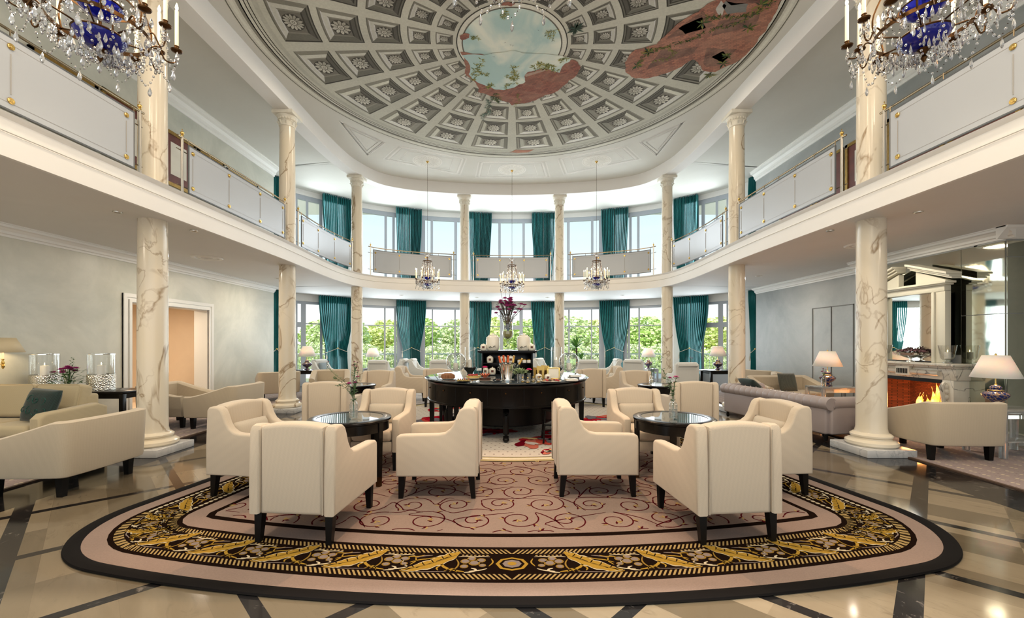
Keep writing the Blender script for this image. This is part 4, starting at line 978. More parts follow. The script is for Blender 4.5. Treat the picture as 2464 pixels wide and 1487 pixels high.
# ------------------------------------------------------------------ curtains
def curtain(label, px, lower, w0=1.15, single=0, d=.28, narrow=.55):
    x, y, ang = wallpt(U(px), d); z0, z1 = (0.015, 3.165) if lower else (3.59, 6.77)
    t = thing('curtain', label, 'curtain', (x, y, z0), ang, 'ground floor curtains' if lower else 'gallery curtains'); H = z1 - z0
    def prof(v):      # silhouette half width by height
        if lower:
            zt = .40
            if v > zt: q = (v - zt) / (1 - zt); return (narrow + (1 - narrow) * (1 - (1 - q) ** 2.0)) * w0 / 2
            q = v / zt; return (narrow - .02 + .0 * q) * w0 / 2 * (1.0 + .10 * sin(PI * q * .5 + PI * .5) * .6)
        zt = .1; q = max((v - zt) / (1 - zt), 0); return (narrow + (1 - narrow) * (1 - (1 - q) ** 1.8)) * w0 / 2
    for sd in ((-1, 1) if not single else (single,)):
        ph = rnd.uniform(0, 6); nf = 8 if not single else 6
        def f(u, v):
            W_ = prof(v); inner = 0.012 + (.02 * max(0, .36 - abs(v - .25)) if lower else 0)
            pin = .55 + .45 * min(1, abs(v - .40) * 2.2) if lower else 1
            a = .078 * (1.2 - .4 * v) * pin
            xx = sd * (inner + (W_ - inner) * u) + .006 * sin(v * 9 + ph)
            return (xx, a * sin(2 * PI * nf * u + ph + .7 * sin(v * 3)) + .012 * sin(5 * u + 4 * v + ph) - (.02 if lower and .3 < v < .5 else 0), v * H)
        mb = MB(); mb.grid(f, 96, 34); c = mb.build('curtain_panel', [m_teal], t, fix=False)
        md = c.modifiers.new('thickness', 'SOLIDIFY'); md.thickness = .006
    if lower:
        mb = MB(); zk = H * .40
        mb2_ = MB(); mb2_.ball((0, -.085, zk + .02), .028, 12, 8); mb2_.lathe([(.036, -.005), (.036, .005), (.0, .008)], (0, 0, 0), 12) if False else None; mb2_.build('holdback_knob', [m_brass], t)
        for sd in ((-1, 1) if not single else (single,)):
            e = prof(.37) + .02
            mb = MB(); mb.tube(smooth([(0, -.08, zk + .02), (sd * e * .5, -.085, zk - .06), (sd * e * .9, -.075, zk - .12), (sd * (e + .01), -.02, zk - .14), (sd * (e + .0), .05, zk - .12)], 2), .008, 6)
            if sd < 0: mb.tube([(sd * e * .95, -.08, zk - .13), (sd * e * .97, -.085, zk - .22)], .006, 5); mb.lathe([(.006, -.36), (.022, -.35), (.018, -.24), (.01, -.22), (.014, -.205), (0, -.2)], (sd * e * .97, -.085, zk), 10)
            mb.build('tieback_rope', [m_rope], t)
    mb = MB(); mb.box((-w0 / 2, -.03, H - .02), (w0 / 2, .03, H + (.005 if lower else .005))); mb.build('curtain_rail', [m_frame], t, smooth=False)
    return t
LC = [(811, 'beside the left open casement window, behind the third column', 1.22, .62), (990, 'between the two wide windows left of centre', 1.16, .60), (1150, 'just left of the centre window, by the flower vase', 1.12, .62), (1311, 'just right of the centre window, by the flower vase', 1.12, .62), (1478, 'behind the palm, between the two right windows', 1.16, .60), (1661, 'beside the right tilted window, near the third column', 1.22, .62)]
for px, q, w_, nw in LC:
    curtain('teal tied back ground floor curtain ' + q, px, True, w_, narrow=nw)
UC = [(812, 'at the left behind the curving railing', 1.02), (985, 'above the one between the wide left windows', 1.0), (1155, 'just left of the centre', .95), (1308, 'just right of the centre', .95), (1479, 'above the palm', 1.04), (1650, 'at the right behind the curving railing', .85)]
for px, q, w_ in UC: curtain('loose teal gallery curtain ' + q, px, False, w_, narrow=.62)
for sd, px in ((-1, 664), (1, 1803)):
    s_ = 'left' if sd < 0 else 'right'
    c = curtain(f'narrow dark teal curtain at the far end of the {s_} wall', px, True, .5, d=.35, narrow=.7); x_ = (-7.5 if sd < 0 else 7.75); c.location = (x_, 13.35, .015); c.rotation_euler = (0, 0, R(-62 * sd))
    c = curtain(f'narrow teal gallery curtain at the far end of the {s_} wall', px, False, .5, d=.35, narrow=.8); c.location = (x_, 13.35, 3.59); c.rotation_euler = (0, 0, R(-62 * sd))

# ------------------------------------------------------------------ armchairs
ZR = .0175   # top of the rugs the furniture stands on
def taper_leg(mb, x, y, h, w=.028, w2=.019, dx=0, dy=0, z0=0):
    mb.add([(x - w2 + dx, y - w2 + dy, z0), (x + w2 + dx, y - w2 + dy, z0), (x + w2 + dx, y + w2 + dy, z0), (x - w2 + dx, y + w2 + dy, z0), (x - w, y - w, h), (x + w, y - w, h), (x + w, y + w, h), (x - w, y + w, h)],
           [(0, 3, 2, 1), (4, 5, 6, 7), (0, 1, 5, 4), (1, 2, 6, 5), (2, 3, 7, 6), (3, 0, 4, 7)])
def armchair(label, loc, rz, group):       # front faces local -y
    t = thing('armchair', label, 'armchair', loc, rz, group)
    W2 = .335; TH = .092
    P = [(-.385, .215), (-.385, .555), (-.378, .59), (-.355, .607), (-.30, .613), (.02, .618), (.08, .630), (.13, .665), (.165, .72), (.19, .79), (.215, .84), (.25, .865), (.31, .872), (.35, .862), (.372, .83), (.385, .5), (.385, .215)]
    for sd in (-1, 1):
        mb = MB(); x0 = sd * W2; x1 = sd * (W2 - TH); mb.prism(P, min(x0, x1), max(x0, x1), 'x', .022, 3); mb.build('side_wing', [m_cream], t)
    # back with arched top
    mb = MB(); n = 10; pts = [(-W2 + TH - .002, .215)] + [(-(W2 - TH) + 2 * (W2 - TH) * i / n, .862 + .026 * sin(PI * i / n) ** .7) for i in range(n + 1)] + [(W2 - TH + .002, .215)]
    mb.prism(pts, .235, .380, 'y', .03, 3); b = mb.build('backrest', [m_cream], t)
    for sd in (-1, 1):
        mb = MB(); mb.tube([(sd * (W2 - TH), .388, .225), (sd * (W2 - TH), .388, .84)], .0042, 6); mb.build('piping', [m_creamd], b)
    mb = MB(); mb.bev((-W2 + TH, -.375, .215), (W2 - TH, .25, .33), .015); mb.build('seat_rail', [m_cream], t)
    mb = MB(); mb.bev((-W2 + TH + .004, -.385, .332), (W2 - TH - .004, .235, .455), .045, 4); mb.build('seat_cushion', [m_cream], t)
    for sx in (-1, 1):
        for y, dy in ((-.335, -.012), (.325, .02)):
            mb = MB(); taper_leg(mb, sx * .275, y, .216, .030, .020, 0, dy); mb.build('leg', [m_blackw], t)
    return t
def pillow_bm(mb, w, h, d, puff=1):
    def f(u, v):
        x = (u - .5) * w; z = (v - .5) * h
        return x, z, d / 2 * (max(0, (1 - (2 * u - 1) ** 4) * (1 - (2 * v - 1) ** 4))) ** .6
    nu = 16; nv = 12
    for s in (1, -1):
        mb.grid(lambda u, v: (f(u, v)[0] * (1 - .06 * abs(2 * v - 1) ** .0 * (1 - abs(2 * u - 1) ** 6) * 0), s * f(u, v)[2], f(u, v)[1]), nu, nv)
def pillow(label, mat, w, h, d, group=None, name='cushion'):
    t = None; mb = MB(); pillow_bm(mb, w, h, d); o = mb.build(name, [mat]); 
    md = o.modifiers.new('weld', 'WELD'); md.merge_threshold = .002
    tag(o, label, 'cushion', group); return o
a_first = None; pil0 = None; KID = {}
ACH = [ # x, y, rotation of the front (deg, 0 = facing the camera), label, cushion?
    (-1.585, 3.47, 180 - 5, 'cream armchair seen from behind in front of the left round table, nearest the camera', 0),
    (1.645, 3.48, 180 + 5.5, 'cream armchair seen from behind in front of the right round table, nearest the camera', 0),
    (-.712, 4.30, -90, 'cream armchair seen side-on at the right of the front left round table', 1),
    (.822, 4.34, 90, 'cream armchair seen side-on at the left of the front right round table', 1),
    (-2.50, 4.30, 81.5, 'cream armchair facing inwards at the left of the front left round table', 1),
    (2.485, 4.35, -84, 'cream armchair facing inwards at the right of the front right round table', 1),
    (-1.62, 5.25, -2, 'cream armchair facing the camera behind the front left round table', 1),
    (1.61, 5.27, 2, 'cream armchair facing the camera behind the front right round table', 1),
    (-2.86, 6.76, 180 + 2, 'cream armchair with its back to us before the rear left round table', 0),
    (2.83, 6.80, 180 - 2, 'cream armchair with its back to us before the rear right round table', 0),
    (-2.88, 8.86, 0, 'cream armchair facing the camera behind the rear left round table', 0),
    (2.68, 8.80, 4, 'cream armchair facing the camera behind the rear right round table', 0),
    (-2.58, 10.92, 90, 'pale armchair in profile left of the buffet, facing right', 1),
    (2.42, 10.92, -90, 'pale armchair in profile right of the buffet, facing left', 1),
    (-1.66, 9.98, 172, 'cream armchair back half hidden by the left end of the buffet', 0),
    (1.78, 9.98, 188, 'cream armchair back half hidden by the right end of the buffet', 0)]
for x, y, rz, lb, cu in ACH:
    G = 'cream armchairs'
    z = ZR if y < 10 else .0125
    if a_first is None: a_first = armchair(lb, (x, y, z), R(rz), G)
    else: dup(a_first, (x, y, z), R(rz), lb, G)
    if cu:
        lb2 = 'cream lumbar cushion in the ' + lb.replace('cream ', '').replace('pale ', '')
        lb2 = ' '.join(lb2.split()[:16])
        if pil0 is None: pil0 = pillow(lb2, m_creamd, .46, .25, .12, 'lumbar cushions'); p_ = pil0
        else: p_ = pil0.copy(); COL.objects.link(p_); p_['label'] = lb2
        a = R(rz); d = .165; p_.location = (x - sin(a) * d, y + cos(a) * d, z + .575); p_.rotation_euler = (R(-14), 0, a)
# ------------------------------------------------------------------ round tables
def round_table(label, loc, rot=0):
    t = thing('round_table', label, 'table', loc, R(rot), 'small round black tables')
    Rr = .42; mb = MB(); mb.lathe([(0, .655), (Rr - .012, .655), (Rr, .664), (Rr, .682), (Rr - .012, .690), (.335, .690), (.335, .684)], n=72); mb.build('tabletop', [m_black], t)
    mb = MB(); mb.lathe([(0, .686), (.336, .686)], n=72); mb.build('glass_inset', [m_gtop], t)
    mb = MB(); mb.lathe([(.36, .655), (.395, .655), (.395, .56), (.37, .555), (.36, .56)], n=72); mb.build('apron', [m_black], t)
    for k in range(4):
        a = R(-22 + 90 * k); mb = MB(); M_ = Matrix.Rotation(a, 4, 'Z'); lb = MB(); taper_leg(lb, .375, 0, .655, .03, .02, .0, 0, .0); mb.add([M_ @ Vector(v) for v in lb.v], lb.f)
        l = mb.build('leg', [m_black], t, smooth=False)
        mb = MB(); lb = MB(); taper_leg(lb, .375, 0, .10, .0225, .0208, 0, 0, .0); mb.add([M_ @ Vector(v) for v in lb.v], lb.f); mb.build('foot_cap', [m_bronze], l, smooth=False)
    return t
t0 = round_table('round black table with glass top between the four front left armchairs', (-1.72, 4.49, ZR))
for (x, y), lb in (((1.725, 4.50), 'round black table with glass top between the four front right armchairs'), ((-3.0, 7.95), 'round black table further back on the left between two cream armchairs'), ((2.80, 7.95), 'round black table further back on the right between two cream armchairs')):
    dup(t0, (x, y, ZR), R(180 if x > 0 else 0), lb)
# ------------------------------------------------------------------ flower vases
def flower(mb_p, c, r, n=14, seed=0):
    r_ = random.Random(seed); c = Vector(c)
    for L in range(3):
        for i in range(n - 3 * L):
            a = 2 * PI * i / (n - 3 * L) + L; el = .25 + .45 * L; rr = r * (1 - .2 * L); d = Vector((cos(a) * cos(el), sin(a) * cos(el), sin(el))); s_ = Vector((-sin(a), cos(a), 0)) * r * .26
            p = c + d * rr; q = c + d * rr * .35; mb_p.add([q - s_ * .3, p - s_ - d * r * .2, p + Vector((0, 0, r * .1)), p + s_ - d * r * .2, q + s_ * .3], [(0, 1, 2, 3, 4)])
def leaf(mb, p, d, L, w):
    p = Vector(p); d = Vector(d).normalized(); s_ = d.cross(Vector((0, 0, 1))); s_ = (s_ if s_.length > .01 else Vector((1, 0, 0))).normalized() * w; m = p + d * L * .5; e = p + d * L
    mb.add([p, m + s_, e, m - s_, m + Vector((0, 0, w * .4))], [(0, 1, 4), (1, 2, 4), (2, 3, 4), (3, 0, 4)])
def bottle_vase(label, loc, stems, seed, leafside=0, col=None):
    t = thing('bud_vase', label, 'vase', loc, 0, 'clear glass bud vases with pink flowers'); r_ = random.Random(seed)
    mb = MB(); pr = [(0, .004), (.036, .004), (.038, .01), (.040, .03)]
    for i in range(9): z = .035 + i * .0135; pr += [(.040, z), (.0425, z + .006)]
    pr += [(.036, .165), (.022, .182), (.014, .195), (.013, .225), (.018, .232)]
    mb.lathe(pr, n=24, flute=.025, nf=12); mb.lathe([(0, .012), (.034, .014), (.035, .10), (0, .10)], n=16); mb.build('glass_bottle', [m_vglass], t)
    mb = MB(); heads = []
    for (dx, dy, h, hd) in stems:
        P = smooth([(0, 0, .02), (dx * .1, dy * .1, .22), (dx * .5, dy * .5, .22 + (h - .22) * .6), (dx, dy, h)], 2); mb.tube(P, .0022, 5); heads.append((P[-1], hd, P))
    mb.build('stem', [m_leaf], t)
    for i, (p, hd, P) in enumerate(heads):
        if hd: mb = MB(); flower(mb, p, hd, 13, seed + i); mb.build('flower_head', [m_pink if i % 2 == 0 else m_pinkl], t, smooth=False, fix=False)
    mb = MB()
    for p, hd, P in heads:
        for q in P[len(P) // 3::2]:
            for k in range(2):
                a = r_.uniform(0, 6.3); leaf(mb, q, (cos(a), sin(a), r_.uniform(-.1, .6)), .04, .009)
    if leafside:
        for k in range(3):
            P = smooth([(0, 0, .2), (leafside * .05, -.02, .30 + .03 * k), (leafside * (.12 + .03 * k), -.03, .36 + .05 * k), (leafside * (.16 + .04 * k), -.03, .34 + .09 * k)], 2); mb.tube(P, .0015, 4)
            for q in P[3:]:
                for g in range(2): a = r_.uniform(0, 6.3); leaf(mb, q, (cos(a), sin(a), r_.uniform(-.3, .6)), .032, .009)
    mb.build('foliage', [m_leaf], t, smooth=False, fix=False); return t
m_vglass = thin_glass('ribbed_glass', (.95, .97, .96), .12)
bottle_vase('ribbed glass bottle with pink carnations and trailing leaves on front left table', (-1.645, 4.38, ZR + .690), [(.015, .0, .37, .030), (.04, .01, .43, .028), (-.045, 0, .36, .034), (.0, .02, .55, .016), (.02, .0, .52, .016), (.05, -.01, .5, .014), (.01, .0, .59, .014)], 1, -1)
bottle_vase('ribbed glass bottle with two mauve carnations on the front right table', (1.665, 4.36, ZR + .690), [(-.035, 0, .42, .030), (.03, 0, .43, .034), (-.02, .01, .36, .014), (.02, .01, .38, .014)], 2, -.5)
bottle_vase('bottle of small pink flowers on the rear left table', (-2.93, 7.85, ZR + .690), [(-.02, 0, .37, .03), (.03, 0, .34, .03), (.05, .02, .42, .02)], 3)
bottle_vase('bottle with pink buds and a bent twig on the rear right table', (2.6, 7.85, ZR + .690), [(-.04, 0, .40, .024), (-.01, 0, .42, .022), (.01, .01, .33, .02)], 4, .8)
# ------------------------------------------------------------------ tub chairs
def tub_chair(label, loc, rz, group='tub chairs', W=.44, D=.42, mat=None):
    t = thing('tub_chair', label, 'tub chair', loc, rz, group); mat = mat or m_tub
    base = [(-W, -D), (-W - .01, 0), (-W + .01, D * .80), (-W * .93, D * .93), (-W * .8, D), (0, D + .015), (W * .8, D), (W * .93, D * .93), (W - .01, D * .80), (W + .01, 0), (W, -D)]
    P = resample(smooth(base, 1), 60); In = offs(P, -.12) if True else None
    hs = []
    for x, y in P:
        v = (y + D) / (2 * D); hs.append(.56 + .18 * max(0, min(1, (v - .12) / .75)) ** 1.2)
    mb = MB(); n = len(P); rows = 9; vs = []; fs = []
    for i in range(n):
        (x, y), (u, v) = P[i], In[i]; h = hs[i]; ox, oy = (x - u), (y - v)
        sp = [(x - ox * .25, y - oy * .25, .20), (x - ox * .08, y - oy * .08, .21), (x, y, .24), (x + ox * .16, y + oy * .16, h - .05), (x + ox * .14, y + oy * .14, h - .012), (x - ox * .3, y - oy * .3, h + .006), (x - ox * .7, y - oy * .7, h - .004), (u - ox * .0, v - oy * .0, h - .035), (u, v, .24)]
        vs += sp
    for i in range(n - 1):
        for j in range(rows - 1): fs.append((i * rows + j, (i + 1) * rows + j, (i + 1) * rows + j + 1, i * rows + j + 1))
    fs.append(tuple(range(rows))); fs.append(tuple((n - 1) * rows + j for j in range(rows - 1, -1, -1))); mb.add(vs, fs); mb.build('shell', [mat], t)
    mb = MB(); mb.bev((-W + .10, -D + .01, .20), (W - .10, D - .08, .30), .02); mb.build('seat_base', [mat], t)
    mb = MB(); mb.bev((-W + .115, -D - .01, .30), (W - .115, D - .12, .43), .045, 4); mb.build('seat_cushion', [mat], t)
    for sx in (-1, 1):
        for y in (-D + .07, D - .14):
            mb = MB(); taper_leg(mb, sx * (W - .12), y, .205, .036, .026); mb.build('leg', [m_blackw], t)
    return t
tb0 = tub_chair('beige tub chair cut by the left picture edge, seen from behind', (-4.66, 4.46, .0), R(-90), W=.475)
tubs = [(-5.14, 7.62, -90, 'beige tub chair between the first two left columns, turned away to the left', .0135), (5.68, 5.62, 178, 'beige tub chair with its back to us in front of the fireplace', .0135),
        (-6.1, 11.0, 215, 'pale beige tub chair by the far left wall, left of the second column', .0135), (-4.95, 11.5, 20, 'beige tub chair under the far left console table, right of the second column', .0),
        (6.95, 11.6, 110, 'beige tub chair at the far right beside the black lamp table', .0135), (6.85, 10.3, 60, 'beige tub chair against the right wall catching warm light', .0135),
        (-6.1, 7.72, 90, 'beige low armchair behind the nearest left column, facing right', .0135)]
for x, y, rz, lb, z in tubs: dup(tb0, (x, y, z), R(rz), lb)
tub_chair('wide beige tub loveseat facing us beyond the leather sofa', (6.0, 9.2, .0135), R(3), 'tub chairs', .70, .42)
p = pillow('dark square cushion in the wide tub loveseat', m_dgrey, .40, .40, .14); p.location = (6.02, 9.22, .63); p.rotation_euler = (R(-15), 0, R(5))
# ------------------------------------------------------------------ loveseat on the left
t = thing('sofa', 'sand coloured sofa with two loose back cushions at the left edge', 'sofa', (-6.42, 5.5, .0135))
mb = MB(); mb.bev((-.74, -.42, .10), (.74, .40, .33), .02); mb.build('base', [m_sofa], t)
for sx in (-1, 1):
    mb = MB(); mb.prism([(-.43, .10), (-.43, .56), (-.36, .62), (.30, .66), (.44, .60), (.44, .10)], min(sx * .74, sx * .60), max(sx * .74, sx * .60), 'x', .035, 3); mb.build('arm', [m_sofa], t)
    mb = MB(); mb.bev((min(0, sx * .59) + .004, -.45, .33), (max(0, sx * .59) - .004, .18, .48), .05, 4); mb.build('seat_cushion', [m_sofa], t)
    mb = MB(); M_ = Matrix.Translation((0, .19, .48)) @ Matrix.Rotation(R(-12), 4, 'X'); mb.bev((min(0, sx * .62) + .004, -.10, 0), (max(0, sx * .62) - .004, .10, .44), .055, 4, 0, M_); c = mb.build('back_cushion', [m_sofa], t)
    mb = MB(); mb.tube([M_ @ Vector(q) for q in ((sx * .01, -.095, .05), (sx * .01, -.095, .40), (sx * .05, -.095, .432), (sx * .57, -.095, .432), (sx * .612, -.095, .40), (sx * .612, -.095, .05))], .005, 6); mb.build('piping', [m_sofa], c)
mb = MB(); mb.bev((-.62, .24, .10), (.62, .44, .78), .04, 3); mb.build('backrest', [m_sofa], t)
for sx in (-1, 1):
    for y in (-.36, .36): mb = MB(); taper_leg(mb, sx * .66, y, .10, .03, .025); mb.build('leg', [m_blackw], t)
p = pillow('dark green cushion with scroll pattern on the left sofa', m_green, .44, .42, .15); p.location = (-5.98, 5.36, .70); p.rotation_euler = (R(-16), R(4), R(-6))
mb = MB()
for k in range(7):
    a = k * .9; Q = [( (-.14 + .045 * k) + .05 * (1 - q / 14) * cos(a + q * .5), -.079 + .012 * abs(k - 3) / 3, (.06 if k % 2 else -.08) + .06 * (1 - q / 14) * sin(a + q * .5)) for q in range(14)]; mb.tube(Q, .005, 4)
o = mb.build('velvet_scroll', [simple('teal_velvet', (.006, .07, .055), .6)], p)
# ------------------------------------------------------------------ chesterfield
t = thing('chesterfield_sofa', 'lilac grey leather sofa with rolled tufted back, seen from behind on the right', 'sofa', (4.88, 7.50, .0135))
# local: front faces -y ; back at +y ; long along x
L2 = 1.17
t.rotation_euler = (0, 0, R(101))
mb = MB(); mb.bev((-L2 + .05, .22, .10), (L2 - .05, .40, .60), .03, 3); mb.build('backrest', [m_leather], t)
mb = MB()
def roll(u, v):
    x = -L2 + 2 * L2 * u; a = 2 * PI * v; k = 1 - .09 * (1 - abs(sin(PI * 17 * u))) ** 3
    r_ = .098 * (k if cos(a) > -.6 else 1); return (x, .345 + r_ * 1.12 * sin(a), .565 + r_ * cos(a))
mb.grid(roll, 136, 20)
for e in (0, 1): mb.add([roll(e, j / 20) for j in range(20)], [tuple(range(20))])
mb.build('back_roll', [m_leather], t)
mb = MB()
for i in range(17): x = -L2 + 2 * L2 * (i + .5) / 17; mb.ball((x, .26, .655), .011, 6, 4)
mb.build('button', [m_leather], t)
for sx in (-1, 1):
    mb = MB(); mb.bev((min(sx * L2, sx * (L2 - .16)), -.44, .10), (max(sx * L2, sx * (L2 - .16)), .34, .55), .03, 3); a = mb.build('arm', [m_leather], t)
    mb = MB(); mb.tube([(sx * (L2 - .08), -.46, .56), (sx * (L2 - .08), .30, .56)], .10, 20); mb.build('arm_roll', [m_leather], a)
for k in range(3):
    w_ = (2 * L2 - .34) / 3; mb = MB(); mb.bev((-L2 + .17 + k * w_ + .003, -.46, .30), (-L2 + .17 + (k + 1) * w_ - .003, .24, .45), .045, 4); mb.build('seat_cushion', [m_leather], t)
mb = MB(); mb.bev((-L2 + .15, -.43, .10), (L2 - .15, .24, .30), .02); mb.build('base', [m_leather], t)
for i, x in enumerate((-L2 + .1, -L2 / 3, L2 / 3, L2 - .1)):
    for y in (-.38, .34): mb = MB(); mb.lathe([(0, 0), (.022, 0), (.034, .04), (.025, .09), (.03, .105)], (x, y, 0), 14); mb.build('foot', [m_blackw], t)
p = pillow('dark green cushion lying at the far end of the leather sofa', m_green, .42, .42, .14); p.location = (4.75, 8.35, .64); p.rotation_euler = (R(-50), 0, R(101))
# ------------------------------------------------------------------ high back chairs by the windows
def window_chair(label, loc, rz, G='pale high back chairs by the windows'):
    t = thing('high_back_chair', label, 'chair', loc, rz, G); W2 = .33
    P = [(-.36, .2), (-.36, .56), (-.33, .60), (.0, .61), (.10, .66), (.17, .76), (.22, .86), (.28, .90), (.34, .88), (.36, .5), (.34, .2)]
    for sd in (-1, 1): mb = MB(); mb.prism(P, min(sd * W2, sd * (W2 - .08)), max(sd * W2, sd * (W2 - .08)), 'x', .02, 2); mb.build('side_wing', [m_pale], t)
    mb = MB(); mb.prism([(.20, .2), (.18, .5), (.22, .84), (.20, .90), (.24, .94), (.32, .945), (.40, .91), (.415, .85), (.36, .80), (.34, .2)], -W2 + .06, W2 - .06, 'x', .02, 2); mb.build('backrest', [m_pale], t)
    mb = MB(); mb.bev((-.25, -.36, .2), (.25, .2, .34), .02); mb.build('seat_rail', [m_pale], t); mb = MB(); mb.bev((-.25, -.38, .34), (.25, .2, .47), .04, 3); mb.build('seat_cushion', [m_pale], t)
    for sx in (-1, 1):
        for y in (-.31, .30): mb = MB(); taper_leg(mb, sx * .27, y, .205, .028, .02); mb.build('leg', [m_blackw], t)
    return t
WC = [(-3.95, 14.3, -92, 'pale high back chair facing left, back to back with its neighbour, left of the buffet'), (-3.08, 14.32, 88, 'pale high back chair facing right, back to back with its neighbour, left of the buffet'),
      (-4.18, 13.5, 178, 'pale high back chair seen from behind right of the third left column'), (-2.30, 13.75, 180, 'pale high back chair seen from behind behind the glass bowl, left of buffet'),
      (-5.95, 13.6, 75, 'pale high back chair with grey cushion by the left casement window'), (3.27, 14.3, -90, 'pale high back chair facing left below the curtain right of the palm'),
      (1.18, 14.6, 60, 'pale chair just visible right of the buffet shelf'), (2.42, 13.75, 180, 'pale high back chair seen from behind in front of the palm'),
      (4.82, 11.95, 182, 'large pale high back chair seen from behind right of the third right column'), (4.1, 14.0, 150, 'pale chair partly hidden by the third right column'), (-.75, 14.4, -60, 'pale chair just visible left of the buffet shelf')]
wc0 = None
for x, y, rz, lb in WC:
    if wc0 is None: wc0 = window_chair(lb, (x, y, .0), R(rz)); wc0.location.z = .0125
    else: dup(wc0, (x, y, .0125), R(rz), lb)
p = pillow('grey cushion in the chair by the left casement window', m_plg if 'm_plg' in globals() else m_pale, .36, .34, .12); p.location = (-6.08, 13.62, .68); p.rotation_euler = (R(-14), 0, R(75)); p.data.materials[0] = simple('blue_grey_linen', (.22, .27, .30), .8)

